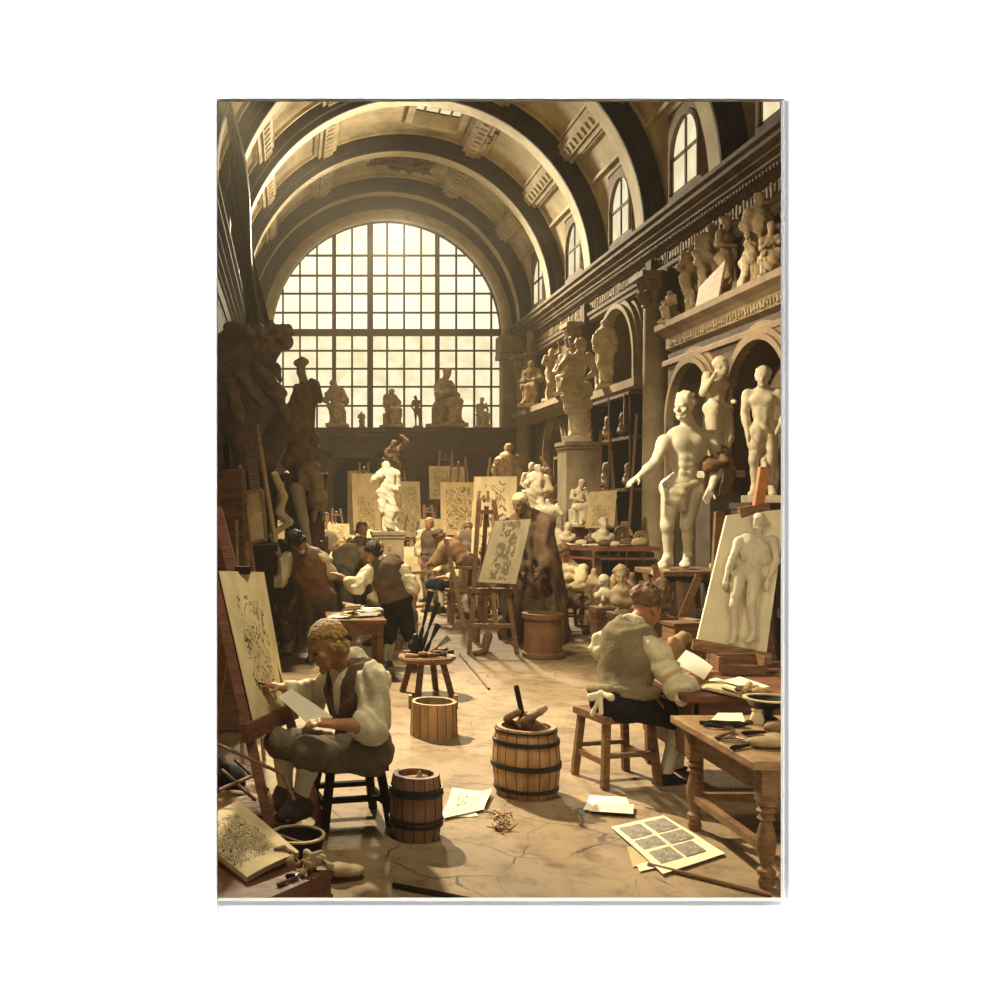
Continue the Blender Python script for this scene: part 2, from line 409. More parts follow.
def head_prims(j,s):
    f=unit(j['face']); up=j.get('up'); up=unit(j['hd']-j['nk']) if up is None else unit(up); up=unit(up-f*(up@f)*.999); f=unit(f-up*(f@up)); r=np.cross(f,up); h=j['hd']
    q=lambda a,b,c: h+r*a*s+f*b*s+up*c*s
    X=frame3(r,f,up)
    P=[e_(q(0,-.005,.03),npv((.074,.092,.082))*s,X), e_(q(0,.025,-.035),npv((.058,.062,.08))*s,X), c_(q(-.03,.04,-.085),q(.03,.04,-.085),.026*s),
       c_(q(0,.07,-.098),q(0,.072,-.1),.021*s), c_(q(-.035,.072,.02),q(.035,.072,.02),.014*s), c_(q(0,.088,.008),q(0,.106,-.03),.009*s,.014*s),
       c_(q(-.02,.08,-.062),q(.02,.08,-.062),.011*s), c_(q(.048,.055,-.025),q(.04,.062,-.035),.019*s),c_(q(-.048,.055,-.025),q(-.04,.062,-.035),.019*s),
       e_(q(.076,-.01,-.01),npv((.012,.02,.03))*s,X), e_(q(-.076,-.01,-.01),npv((.012,.02,.03))*s,X),
       c_(j['nk'],q(0,-.02,-.07),.062*s,.054*s)]
    return P,q,X
def fig(j, s=1.0, muscle=1.0, hands=True, feet=True, curl=.5, npl=None, npr=None, hs=1.0, bulk=1.0):
    """lists of blended solids for the naked figure, by region"""
    G={}
    rt=unit(j['sr']-j['sl']); up=unit(j['nk']-j['pv']); fw=unit(np.cross(up,rt)); 
    X=frame3(rt,fw,up); pv,nk=j['pv'],j['nk']; L=np.linalg.norm(nk-pv)
    T=lambda t,a=0,b=0: pv+(nk-pv)*t+rt*a*s+fw*b*s
    hr=unit(j['hr']-j['hl']); hf=unit(np.cross(up,hr)); H=frame3(hr,hf,np.cross(hr,hf))
    sw=np.linalg.norm(j['sr']-j['sl'])/2/s
    tor=[e_(T(.68),npv((sw*.86,.118,.2))*s,X), e_(T(.36),npv((.135,.1,.17))*s,X), e_(T(.02),npv((.165,.115,.12))*s,H)]
    if muscle:
        tor+=[e_(T(.74,.078,.07),npv((.085,.055,.07))*s,X), e_(T(.74,-.078,.07),npv((.085,.055,.07))*s,X)]
        for t in (.2,.33,.46):
            for q in (-1,1): tor.append(e_(T(t,.04*q,.078),npv((.04,.03,.034))*s,X))
    for q,n in ((1,'r'),(-1,'l')):
        S=j['s'+n]; tor+=[c_(nk-up*.03*s,S,.05*s,.05*s), c_(nk+up*.03*s,(nk+S)/2,.045*s,.045*s)]
        tor+=[e_(j['h'+n]-hf*.06*s,npv((.1,.095,.105))*s,H)]
    G['torso']=tor
    hp,q,HX=head_prims(j,s*hs); G['head']=kk(hp[:2],.03*s)+kk(hp[2:-1],.011*s)+hp[-1:]+[('n',e_(q(a*.032,.088,-.005),npv((.018,.014,.012))*s*hs,HX)) for a in (-1,1)]+[('n',e_(q(0,.1,-.062),npv((.02,.012,.003))*s*hs,HX))]; G['hq']=q; G['HX']=HX
    for n,sd in (('r',1),('l',-1)):
        S,E,W=j['s'+n],j['e'+n],j['w'+n]; d=unit(W-E)
        out=rt*sd
        up_=[e_(S+(E-S)*.12+out*.01*s,npv((.066,.066,.085))*s,frame3(*(lambda a,b: (unit(np.cross(b,a)),unit(np.cross(a,np.cross(b,a))),a))(unit(E-S),fw))) if abs(unit(E-S)@fw)<.98 else c_(S,S,.06*s), c_(S,E,.056*s*bulk,.044*s*bulk), c_(S+(E-S)*.35+fw*.014*s,S+(E-S)*.7+fw*.01*s,.048*s*bulk,.042*s*bulk)]
        fo=[c_(E,E+(W-E)*.45,.043*s*bulk,.044*s*bulk), c_(E+(W-E)*.3,W,.044*s*bulk,.029*s*bulk)]
        G['ua'+n]=up_; G['fa'+n]=fo
        x=j.get('x'+n); x=W+d*.1*s if x is None else x
        nn=npr if n=='r' else npl
        G['hand'+n]=kk(hand(W,x,sd,s*(1+(bulk-1)*.5),curl,nn),.008*s) if hands else [c_(W,W+d*.07*s,.03*s,.03*s),c_(W+d*.06*s,W+d*.13*s,.028*s,.016*s)]
        h,k_,a=j['h'+n],j['k'+n],j['a'+n]
        kd=unit(k_-h); ad=unit(a-k_)
        kf=hf if abs(kd@hf)<.7 else unit(np.cross(hr,kd))*-1
        kf=unit(hf-kd*(hf@kd)) if abs(kd@hf)<.95 else npv((0,0,1.))
        toe=j.get('t'+n); 
        if toe is None: toe=a+hf*.17*s-npv((0,0,.07*s))
        cb=unit((toe-a)*npv((1,1,0)))*-1
        G['th'+n]=[c_(h,k_,.095*s*bulk,.056*s*bulk), c_(h+(k_-h)*.15+kf*.02*s,h+(k_-h)*.7+kf*.022*s,.085*s*bulk,.064*s*bulk)]
        G['kn'+n]=[c_(k_-kd*.02*s,k_+ad*.02*s,.055*s*bulk)]
        G['ca'+n]=[c_(k_,a,.047*s,.033*s), c_(k_+(a-k_)*.15+cb*.022*s,k_+(a-k_)*.42+cb*.024*s,.046*s*bulk,.046*s*bulk), c_(k_+(a-k_)*.4+cb*.02*s,a,.041*s*bulk,.029*s*bulk)]
        G['ft'+n]=foot(a,toe,s*(1+(bulk-1)*.6)) if feet else [c_(a,a,.035*s)]
    G['fr']=(rt,fw,up,T,X,hr,hf,H)
    return G
def grow(P,d,only=None):
    o=[]
    for p in P:
        if p[0]=='n': continue
        if p[0]=='k': p=p[1]
        if p[0]=='c': o.append(('c',p[1],p[2],p[3]+d,p[4]+d))
        elif p[0]=='e': o.append(('e',p[1],p[2]+d,p[3]))
        else: o.append(('b',p[1],p[2],p[3],p[4]+d))
    return o
ALL=('torso','head','uar','ual','far','fal','handr','handl','thr','thl','knr','knl','car','cal','ftr','ftl')
def pick(G,*n): return [p for k in n for p in G[k]]
def hair_prims(G,s,style='short',seed=1):
    q=G['hq']; X=G['HX']; rs=random.Random(seed); P=[]
    P.append(e_(q(0,-.022,.048),npv((.083,.092,.082))*s,X))
    if style=='curl':
        for i in range(70):
            th=rs.uniform(0,6.28); ph=rs.uniform(.0,1.75)
            v=npv((math.sin(ph)*math.cos(th),math.sin(ph)*math.sin(th),math.cos(ph)))
            if v[2]<np.interp(v[1],[-.45,0,.12,.6],[-1,-.35,.3,.6]): continue
            c=q(v[0]*.08,-.02+v[1]*.093,.042+v[2]*.085); P.append(c_(c,c+npv((rs.uniform(-.01,.01),rs.uniform(-.01,.01),rs.uniform(-.01,.01)))*s,.02*s))
    else:
        for i in range(80):
            th=rs.uniform(0,6.28); ph=rs.uniform(.05,1.3)
            v=npv((math.sin(ph)*math.cos(th),math.sin(ph)*math.sin(th),math.cos(ph)))
            a=q(v[0]*.078,-.02+v[1]*.09,.045+v[2]*.078)
            ph2=min(ph+.75,float(np.interp(v[1],[-.2,.1,.6],[1.75,1.3,.95]))); w=npv((math.sin(ph2)*math.cos(th+.12),math.sin(ph2)*math.sin(th+.12),math.cos(ph2)))
            b=q(w[0]*.088,-.018+w[1]*.098,.03+w[2]*.088)
            P.append(c_(a*.985+q(0,0,0)*.015,b,.014*s,.009*s))
        P+= [c_(q(-.066,-.035,-.01),q(-.055,-.055,-.055),.028*s,.02*s),c_(q(.066,-.035,-.01),q(.055,-.055,-.055),.028*s,.02*s),c_(q(-.04,-.075,-.03),q(.04,-.075,-.03),.032*s)]
    return P
def dressed(name,label,cat,j,s=1.0,vox=.011,hs=1.08,eyes=False,group=None,shirt='shirt',vest='vest',breech='breech',stock='stock',shoe='shoe',hairm='brownh',skin='skin',
            hairs='short',cuff=(.55,.55),apron=None,vestlen=-.02,seed=1,curl=.5,npl=None,npr=None,coat=None,cap=None,loc=None,openv=False,kneelen=.98,hem=.08):
    G=fig(j,s,0,True,True,curl,npl,npr,hs); rt,fw,up,T,X,hr,hf,H=G['fr']
    base=npv((j['ar']+j['al'])/2); base[2]=min(j['ar'][2],j['al'][2])-.08*s
    root=thing(name,label,cat,loc if loc is not None else tuple(base),group)
    body_mesh('body',pick(G,*ALL),skin,root,vox,.025*s)
    if hairm: body_mesh('hair',hair_prims(G,s*hs,hairs,seed),hairm,root,vox*.8,.005*s)
    if eyes:
        for a in (-1,1):
            mb=MB(); mb.ball(G['hq'](.031*a,.0775,-.004),.0085*s); mb.build('eye','void',root,smooth='all')
    # shirt: body, sleeves that bag and gather at the cuff
    if shirt:
        P=grow(G['torso'][:2],.014*s)+grow([p for p in G['torso'][3:] if p[0]=='c'],.014*s)+[c_(j['nk']-up*.02*s,j['nk']+up*.035*s,.075*s,.066*s)]
        for n,cf in (('r',cuff[0]),('l',cuff[1])):
            S,E,W=j['s'+n],j['e'+n],j['w'+n]; q=E+(W-E)*cf
            P+=[c_(S,S+(E-S)*.2,.084*s,.09*s), c_(S,E,.084*s,.086*s), c_(E,E+(q-E)*.7,.084*s,.08*s), c_(E+(q-E)*.6-npv((0,0,.015*s)),q,.072*s,.05*s), c_(q-unit(W-E)*.012*s,q+unit(W-E)*.012*s,.051*s)]
        body_mesh('shirt',P,shirt,root,vox,.03*s,folds(.0105*s,34/s,(.5,.3,.8),seed,.9))
    if vest:
        P=grow(G['torso'][:2],.044*s)+grow(G['torso'][2:3],.062*s)+[c_(T(.55,.08,-.06),T(.98,.1,-.03),.08*s,.06*s),c_(T(.55,-.08,-.06),T(.98,-.1,-.03),.08*s,.06*s),c_(T(.9,-.1,.02),T(.9,.1,.02),.066*s)]
        if vestlen<0: P+=[c_(T(vestlen,-.07,0),T(vestlen,.07,0),.13*s)]
        cut=None
        if openv:
            o=T(.6,.0,.1); 
            def cut(Xg,Yg,Zg):
                a=(Xg-o[0])*rt[0]+(Yg-o[1])*rt[1]+(Zg-o[2])*rt[2]; b=(Xg-o[0])*fw[0]+(Yg-o[1])*fw[1]+(Zg-o[2])*fw[2]; c=(Xg-o[0])*up[0]+(Yg-o[1])*up[1]+(Zg-o[2])*up[2]
                return np.where(b>-.03*s, .045*s+np.clip(c,-.3,.3)*.28-np.abs(a), -1).astype(np.float32)
        o2=T(hem); cut0=cut
        def cut(Xg,Yg,Zg):
            h=((o2[0]-Xg)*up[0]+(o2[1]-Yg)*up[1]+(o2[2]-Zg)*up[2]).astype(np.float32)
            return h if cut0 is None else np.maximum(h,cut0(Xg,Yg,Zg))
        body_mesh('vest',P,vest,root,vox,.035*s,folds(.006*s,26/s,(.3,.2,.9),seed+3,.8),cut)
    if coat:
        P=grow(G['torso'],.07*s)
        for n in 'rl': P+=[c_(j['s'+n],j['e'+n],.085*s,.08*s),c_(j['e'+n],j['w'+n],.08*s,.065*s)]
        P+=[c_(j['pv'],(j['kr']+j['kl'])/2,.19*s,.22*s),c_((j['kr']+j['kl'])/2,(j['ar']+j['al'])/2+npv((0,0,.05)),.22*s,.25*s)]
        b0=(j['ar']+j['al'])/2; b0=npv((b0[0],b0[1],b0[2]-.04*s)); W=[]
        for i in range(15):
            a=2*PI*i/15; e=rt*math.cos(a)*1.15+npv((-rt[1],rt[0],0))*math.sin(a)*.85; q=(.3+.05*math.sin(i*2.3))*s
            W.append(c_(T(.85)+e*.15*s,T(.2)+e*(q-.06*s),.07*s,.05*s)); W.append(c_(T(.2)+e*(q-.06*s),b0+e*q*1.12,.05*s,.055*s))
        P+=kk(W,.03*s)+kk([c_(j['s'+n],j['e'+n]-npv((0,0,.18*s)),.1*s,.12*s) for n in 'rl'],.03*s)
        body_mesh('robe',P,coat,root,vox,.06*s,folds(.022*s,17/s,unit(rt+fw*.8),seed,.4))
    if breech:
        P=grow(G['torso'][2:3],.03*s)+grow([G['torso'][-1]],.018*s)+[e_(j['hr']-hf*.06*s,npv((.118,.113,.122))*s,H)]
        for n in 'rl':
            h,k_,a=j['h'+n],j['k'+n],j['a'+n]; d=k_-h
            P+=[c_(h,h+d*.8,.108*s,.085*s),c_(h+d*.75,h+d*kneelen,.09*s,.08*s),c_(k_,k_+unit(a-k_)*.05*s,.08*s,.066*s)]
        body_mesh('breeches',P,breech,root,vox,.03*s,folds(.009*s,26/s,(.5,.4,.6),seed+7,.8))
    if stock:
        for n in 'rl': body_mesh('stocking',grow(G['ca'+n],.007*s)+[c_(j['a'+n],j['a'+n]-npv((0,0,.03*s)),.04*s)],stock,root,vox,.02*s)
    if shoe:
        for n in 'rl': body_mesh('shoe',grow(G['ft'+n][:3],.013*s)+[c_(G['ft'+n][1][2],j.get('t'+n,j['a'+n]),.046*s,.036*s)] ,shoe,root,vox,.03*s)
    if apron:
        P=[c_(T(.13,.205*math.cos(2*PI*i/20),.165*math.sin(2*PI*i/20)),T(.13,.205*math.cos(2*PI*(i+1)/20),.165*math.sin(2*PI*(i+1)/20)),.034*s) for i in range(20)]
        ap=body_mesh('apron',P,apron,root,vox,.03*s,folds(.0015*s,60/s,(.1,.1,1),seed))
        kn=body_mesh('apron_bow',[c_(T(.08,-.05,-.19),T(.02,-.11,-.21),.016*s,.028*s),c_(T(.08,-.05,-.19),T(.04,.03,-.21),.016*s,.026*s),c_(T(.08,-.05,-.2),T(-.22,-.08,-.22),.012*s,.016*s),c_(T(.08,-.05,-.2),T(-.18,-.02,-.22),.012*s,.018*s),c_(T(.08,-.05,-.19),T(.08,-.05,-.19),.026*s)],shirt or 'cream',ap,vox*.8,.012*s)
    if cap:
        q=G['hq']; body_mesh('cap',[e_(q(0,-.01,.075),npv((.12,.13,.05))*s,G['HX']),e_(q(0,.09,.045),npv((.08,.07,.015))*s,G['HX'])],cap,root,vox,.02*s,folds(.004*s,40,(1,0,0),seed))
    return root,G
def statue(name,label,j,s=1.0,vox=.016,m='plaster',hair='curl',drape=None,dm=None,group=None,extra=None,cat='statue',muscle=1.0,seed=1,curl=.35,fold=None,fine=True,npl=None,npr=None,k=None,base=None,bulk=1.12,hs=1.0):
    G=fig(j,s,muscle,fine,True,curl,npl,npr,hs,bulk); P=pick(G,*ALL)
    if hair: P+=kk(hair_prims(G,s*hs*(1.08 if not fine else 1),hair,seed),.012*s)
    if extra: P+=extra(G,j)
    b=(j['ar']+j['al'])/2; z=min(j['tr'][2] if 'tr' in j else j['ar'][2]-.07*s, j['tl'][2] if 'tl' in j else j['al'][2]-.07*s)
    root=thing(name,label,cat,(b[0],b[1],z),group)
    body_mesh('body',P,m,root,vox,k or .03*s,fold)
    if drape:
        body_mesh('drapery',drape(G,j),dm or m,root,vox,.045*s,folds(.019*s if s<1.3 else .009*s,22/s,unit(npv((.8,.5,.35))),seed))
    if base: base(root)
    return root,G
# ------------------------------------------------------------------ the hall
WL,WR,WBK=-1.5,7.0,30.0
XC,VR,ZS=2.75,4.25,7.0
def floor_mat():
    m=mat('worn flagstones',(.31,.215,.112),.75,.22,1.4,.0); nt=m.node_tree; N=nt.nodes; L=nt.links; b=N['Principled BSDF']
    tc=N.new('ShaderNodeTexCoord'); mp=N.new('ShaderNodeMapping'); L.new(tc.outputs['Object'],mp.inputs[0]); mp.inputs['Rotation'].default_value=(0,0,.35)
    nz=N.new('ShaderNodeTexNoise'); nz.inputs['Scale'].default_value=1.6; nz.inputs['Detail'].default_value=5; L.new(mp.outputs[0],nz.inputs[0])
    add=N.new('ShaderNodeVectorMath'); add.operation='MULTIPLY_ADD'; L.new(nz.outputs['Color'],add.inputs[0]); add.inputs[1].default_value=(.35,.35,.35); L.new(mp.outputs[0],add.inputs[2])
    vo=N.new('ShaderNodeTexVoronoi'); vo.feature='DISTANCE_TO_EDGE'; vo.inputs['Scale'].default_value=1.8; L.new(add.outputs[0],vo.inputs['Vector'])
    r=N.new('ShaderNodeValToRGB'); r.color_ramp.elements[0].position=.004; r.color_ramp.elements[0].color=(.25,.2,.15,1); r.color_ramp.elements[1].position=.016; L.new(vo.outputs['Distance'],r.inputs[0])
    # breaks the joints up so that only some of them show
    n2=N.new('ShaderNodeTexNoise'); n2.inputs['Scale'].default_value=1.3; n2.inputs['Detail'].default_value=3; L.new(mp.outputs[0],n2.inputs[0])
    r2=N.new('ShaderNodeValToRGB'); r2.color_ramp.elements[0].position=.4; r2.color_ramp.elements[1].position=.52; L.new(n2.outputs['Fac'],r2.inputs[0])
    mxa=N.new('ShaderNodeMixRGB'); L.new(r2.outputs[0],mxa.inputs[0]); L.new(r.outputs[0],mxa.inputs[1]); mxa.inputs[2].default_value=(1,1,1,1)
    src=b.inputs['Base Color'].links[0].from_socket
    n3=N.new('ShaderNodeTexNoise'); n3.inputs['Scale'].default_value=5; n3.inputs['Detail'].default_value=8; n3.inputs['Roughness'].default_value=.75; L.new(mp.outputs[0],n3.inputs[0])
    r3=N.new('ShaderNodeValToRGB'); r3.color_ramp.elements[0].position=.3; r3.color_ramp.elements[0].color=(.45,.38,.3,1); r3.color_ramp.elements[1].position=.52; L.new(n3.outputs['Fac'],r3.inputs[0])
    m1=N.new('ShaderNodeMixRGB'); m1.blend_type='MULTIPLY'; m1.inputs[0].default_value=1; L.new(src,m1.inputs[1]); L.new(r3.outputs[0],m1.inputs[2])
    m2=N.new('ShaderNodeMixRGB'); m2.blend_type='MULTIPLY'; m2.inputs[0].default_value=1; L.new(m1.outputs[0],m2.inputs[1]); L.new(mxa.outputs[0],m2.inputs[2])
    L.new(m2.outputs[0],b.inputs['Base Color'])
    bp=N.new('ShaderNodeBump'); bp.inputs['Strength'].default_value=.35; bp.inputs['Distance'].default_value=.03
    mm=N.new('ShaderNodeMath'); mm.operation='MULTIPLY'; L.new(n3.outputs['Fac'],mm.inputs[0]); L.new(mxa.outputs[0],mm.inputs[1]); L.new(mm.outputs[0],bp.inputs['Height']); L.new(bp.outputs[0],b.inputs['Normal'])
    return m
M['floor']=floor_mat()
mb=MB(); mb.grid(lambda u,v:V((WL-.6+(WR-WL+1.2)*u,4.575+25.6*v,0)),10,30)
mb.box(((WL+WR)/2,17.4,-.15),(WR-WL+1.2,25.6,.28))
struct(mb.build('floor','floor'))

def arch_wall(mb,Pt,u0,u1,z0,z1,ops,depth,n=20):
    """a wall face with round-headed openings (centre, radius, springing, foot) and the soffit of each"""
    us={u0,u1}
    for c,r,zs,zb in ops:
        for i in range(n+1): us.add(c-r*math.cos(PI*i/n))
    us=sorted(us)
    def hole(u):
        for c,r,zs,zb in ops:
            if abs(u-c)<r: return (c,r,zs,zb)
    def top(o,u): return o[2]+math.sqrt(max(0,o[1]**2-(u-o[0])**2))
    bm=mb.bm
    def quad(a,b,c,d): 
        if (a-b).length>1e-5 or (c-d).length>1e-5: bm.faces.new([bm.verts.new(p) for p in (a,b,c,d)])
    for a,b in zip(us,us[1:]):
        if b-a<1e-6: continue
        o=hole((a+b)/2)
        if not o: quad(Pt(a,z0,0),Pt(b,z0,0),Pt(b,z1,0),Pt(a,z1,0)); continue
        quad(Pt(a,top(o,a),0),Pt(b,top(o,b),0),Pt(b,z1,0),Pt(a,z1,0))
        quad(Pt(a,top(o,a),depth),Pt(b,top(o,b),depth),Pt(b,top(o,b),0),Pt(a,top(o,a),0))
        if o[3]>z0+1e-4:
            quad(Pt(a,z0,0),Pt(b,z0,0),Pt(b,o[3],0),Pt(a,o[3],0)); quad(Pt(a,o[3],0),Pt(b,o[3],0),Pt(b,o[3],depth),Pt(a,o[3],depth))
    for c,r,zs,zb in ops:
        for u in (c-r,c+r): quad(Pt(u,zb,0),Pt(u,zs,0),Pt(u,zs,depth),Pt(u,zb,depth))
def arch_trim(mb,Pt,o,w,th,n=28,foot=True,steps=3):
    """a moulding of stepped bands round an opening"""
    c,r,zs,zb=o
    pts=[(c-r,zb)] if foot else []
    path=[(PI-PI*i/n) for i in range(n+1)]
    for k in range(steps):
        r0=r+w*k/steps; r1=r+w*(k+1)/steps; d=-th*(1-.33*k)
        L=[]
        if foot: L.append((c-1,None))
        ring=[]
        seq=([('l',zb)] if foot else [])+[('a',t) for t in path]+([('r',zb)] if foot else [])
        for s,t in seq:
            if s=='a': a=(c+r0*math.cos(t),zs+r0*math.sin(t)); b=(c+r1*math.cos(t),zs+r1*math.sin(t))
            elif s=='l': a=(c-r0,t); b=(c-r1,t)
            else: a=(c+r0,t); b=(c+r1,t)
            ring.append([mb.bm.verts.new(Pt(*p,dd)) for p,dd in ((a,0.02),(a,d),(b,d),(b,0.02))])
        for A,B in zip(ring,ring[1:]):
            for i in range(3): mb.bm.faces.new((A[i],A[i+1],B[i+1],B[i]))

# back wall: arched window over a panelled base with a doorway
WC,WRAD,WSP,WSILL=2.88,3.4,6.9,4.0
Pb=lambda u,z,d:V((u,29.75+d,z))
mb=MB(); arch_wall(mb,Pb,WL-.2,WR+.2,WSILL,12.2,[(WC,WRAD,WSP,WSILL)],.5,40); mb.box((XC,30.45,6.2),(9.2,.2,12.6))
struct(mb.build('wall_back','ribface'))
mb=MB(); arch_wall(mb,lambda u,z,d:V((u,29.2+d,z)),WL,WR,0,WSILL,[(1.9,.62,2.6,0)],.5,12); mb.box((XC,29.5,WSILL+.04),(8.4,.9,.14))
mb.box((XC,29.16,WSILL-.1),(8.4,.14,.12)); mb.box((XC,29.17,WSILL-.75),(8.4,.1,.06))
for x in (-.6,.9,3.2,4.6,5.9): mb.box((x,29.18,1.9),(.12,.1,3.0))
struct(mb.build('wall_dado','umber'))
mb=MB(); arch_trim(mb,Pb,(WC,WRAD,WSP,WSILL),.32,.28,48); struct(mb.build('trim_window_arch','ribs',smooth=True))
# doorway: casing with a lighter leaf standing open
mb=MB()
for x in (1.15,2.65): mb.box((x,29.1,1.7),(.22,.2,3.4))
mb.box((1.9,29.1,3.35),(1.72,.2,.24)); mb.box((1.9,29.08,3.52),(1.9,.26,.1))
d=struct(mb.build('door_1','umber'))
mb=MB(); mb.box((1.98,29.02,1.5),(.62,.06,2.7)); 
for z in (.8,2.0): mb.box((1.98,28.985,z),(.42,.03,.85))
mb.build('door_leaf','paperd',d)

# great window: frosted panes, glazing bars
gl=emit('sunlit frosted glass',(1.0,.94,.69),1.25,(.97,.86,.56),1.1)
gb=emit('sunlit frosted glass, dusty',(1.0,.9,.6),1.08,(.8,.67,.37),2.2)  # lower panes: weaker, yellower and more mottled than the arched ones
w1=struct(bpy.data.objects.new('window_1',None)); C.objects.link(w1); w1.location=(WC,29.95,WSILL)
def cellgrid(px):return [at(x,0,30).x for x in px]
vx=cellgrid([272,283,300,317,334,352,370,387,404,421,437,456,474,491,500]); 
hz=[at(0,y,30).z for y in (433,406,387,369,351,333,313,294,276,256,222)]
def inarch(x,z): return z<WSP or (x-WC)**2+(z-WSP)**2<(WRAD+.06)**2
up=MB(); lo=MB()
for a,b in zip(vx,vx[1:]):
    for c,d in zip(hz,hz[1:]):
        t=lo if c<WSP-.1 else up
        n=6
        for i in range(n):
            x0=a+(b-a)*i/n; x1=a+(b-a)*(i+1)/n; xm=(x0+x1)/2
            z1=d if d<=WSP else min(d,WSP+math.sqrt(max(0,(WRAD+.1)**2-(xm-WC)**2)))
            if z1>c+.01 and abs(xm-WC)<WRAD+.1: t.box(((x0+x1)/2,30.02,(c+z1)/2),(x1-x0,.03,z1-c))
up.build('arched_glazing',gl,w1); lo.build('lower_glazing',gb,w1)
mb=MB()
for i,x in enumerate(vx):
    if abs(x-WC)>WRAD-.02: continue
    zt=WSP+math.sqrt(WRAD**2-(x-WC)**2); w={4:.12,6:.17,10:.13}.get(i,.055)
    mb.box((x,29.97,(WSILL+zt)/2),(w,.09 if w<.1 else .16,zt-WSILL))
for i,z in enumerate(hz[1:]):
    hw=WRAD if z<=WSP else math.sqrt(max(0,WRAD**2-(z-WSP)**2))
    if hw<.3: continue
    w=.2 if i==4 else .05
    mb.box((WC,29.96,z),(2*hw,.1 if w<.1 else .2,w))
mb.build('glazing_bars','umber',w1)

# side walls
Pr=lambda x:(lambda u,z,d:V((x+d,u,z)))
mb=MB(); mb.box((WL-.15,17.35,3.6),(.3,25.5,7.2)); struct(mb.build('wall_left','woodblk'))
mb=MB(); arch_wall(mb,Pr(7.0),10,30,0,7.3,[(21.0,1.15,4.85,4.35),(26.0,.95,3.2,1.0)],.7,20); mb.box((7.85,20,3.6),(.3,20.4,7.6)); mb.box((7.4,10,3.6),(.9,.2,7.4))
struct(mb.build('wall_right','stone'))
mb=MB(); arch_trim(mb,Pr(7.0),(21.0,1.15,4.85,4.35),.3,.22); struct(mb.build('trim_niche_arch','stonel',smooth=True))
mb=MB(); arch_trim(mb,Pr(7.0),(26.0,.95,3.2,1.0),.24,.18); struct(mb.build('trim_far_arch','stonel',smooth=True))
# arcade that stands forward of the near end of the wall
ARC=[(13.75,.95,3.25,.0),(16.05,.9,3.3,.0)]
mb=MB(); arch_wall(mb,Pr(6.5),11,17.2,0,4.5,ARC+[(11.9,.6,3.3,0)],.5,20)
for a,b,c,d in (((6.5,17.2,0),(7,17.2,0),(7,17.2,4.5),(6.5,17.2,4.5)),): mb.bm.faces.new([mb.bm.verts.new(p) for p in (a,b,c,d)])
struct(mb.build('wall_arcade','stoned'))
for i,o in enumerate(ARC):
    mb=MB(); arch_trim(mb,Pr(6.5),o,.26,.13); struct(mb.build('trim_%d'%(i+1),mat('worn brown stone',(.25,.17,.09),.8,.3,2,.3,9) if i==0 else bpy.data.materials['worn brown stone'],smooth=True))
def prof_y(mb,prof,y0,y1):
    """a moulding of the section prof (x, z) running along the hall"""
    mb.prism([(x,y0,z) for x,z in prof],(0,y1-y0,0))
mb=MB(); prof_y(mb,[(7.02,4.42),(6.62,4.42),(6.62,4.55),(6.5,4.6),(6.5,4.78),(6.42,4.84),(6.3,4.9),(6.3,5.0),(7.02,5.0)],11,17.3)
prof_y(mb,[(6.9,4.4),(6.46,4.4),(6.43,4.36),(6.43,4.3),(6.9,4.3)],11,17.3)
struct(mb.build('trim_arcade_ledge',bpy.data.materials['worn brown stone']))
mb=MB(); rs=random.Random(4)
for i in range(62):                                   # worn carving along the ledge
    y=11.3+i*.095; h=rs.uniform(.05,.13)
    mb.box((6.49,y,4.69),(.03,rs.uniform(.03,.07),h),rot(0,rs.uniform(-25,25)))
struct(mb.build('trim_carving','stonel'))
# ledge along the far part of the wall, with its statues
mb=MB(); prof_y(mb,[(7.02,4.15),(6.75,4.15),(6.7,4.3),(6.45,4.36),(6.45,4.5),(7.02,4.5)],22.4,29.2)
prof_y(mb,[(7.02,4.1),(6.8,4.1),(6.6,4.2),(6.6,4.36),(7.02,4.36)],19.2,22.4)
struct(mb.build('trim_far_ledge','stonel'))
# main cornice and entablature, both sides
PROF=[(7.1,6.05),(6.9,6.05),(6.84,6.1),(6.84,6.18),(6.8,6.2),(6.8,6.27),(6.92,6.3),(6.92,6.56),(6.86,6.58),(6.86,6.63),(6.8,6.65),(6.8,6.7),(6.72,6.73),(6.72,6.79),(6.64,6.82),(6.64,6.88),(6.54,6.91),(6.54,6.98),(6.48,7.01),(6.48,7.08),(7.1,7.1)]
mb=MB(); prof_y(mb,PROF,10,29.75); struct(mb.build('trim_cornice_right','corn'))
mb=MB()
for i in range(180):
    mb.box((6.79,10.4+i*.105,6.675),(.07,.055,.05))
struct(mb.build('trim_dentils','corn'))
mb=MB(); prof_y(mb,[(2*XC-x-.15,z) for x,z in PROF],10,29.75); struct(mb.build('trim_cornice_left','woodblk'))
mb=MB(); rs=random.Random(9)
for i in range(150):
    y=11+i*.122; mb.box((6.885,y,6.43),(.03,rs.uniform(.03,.075),rs.uniform(.1,.22)))
struct(mb.build('trim_frieze','stonel'))
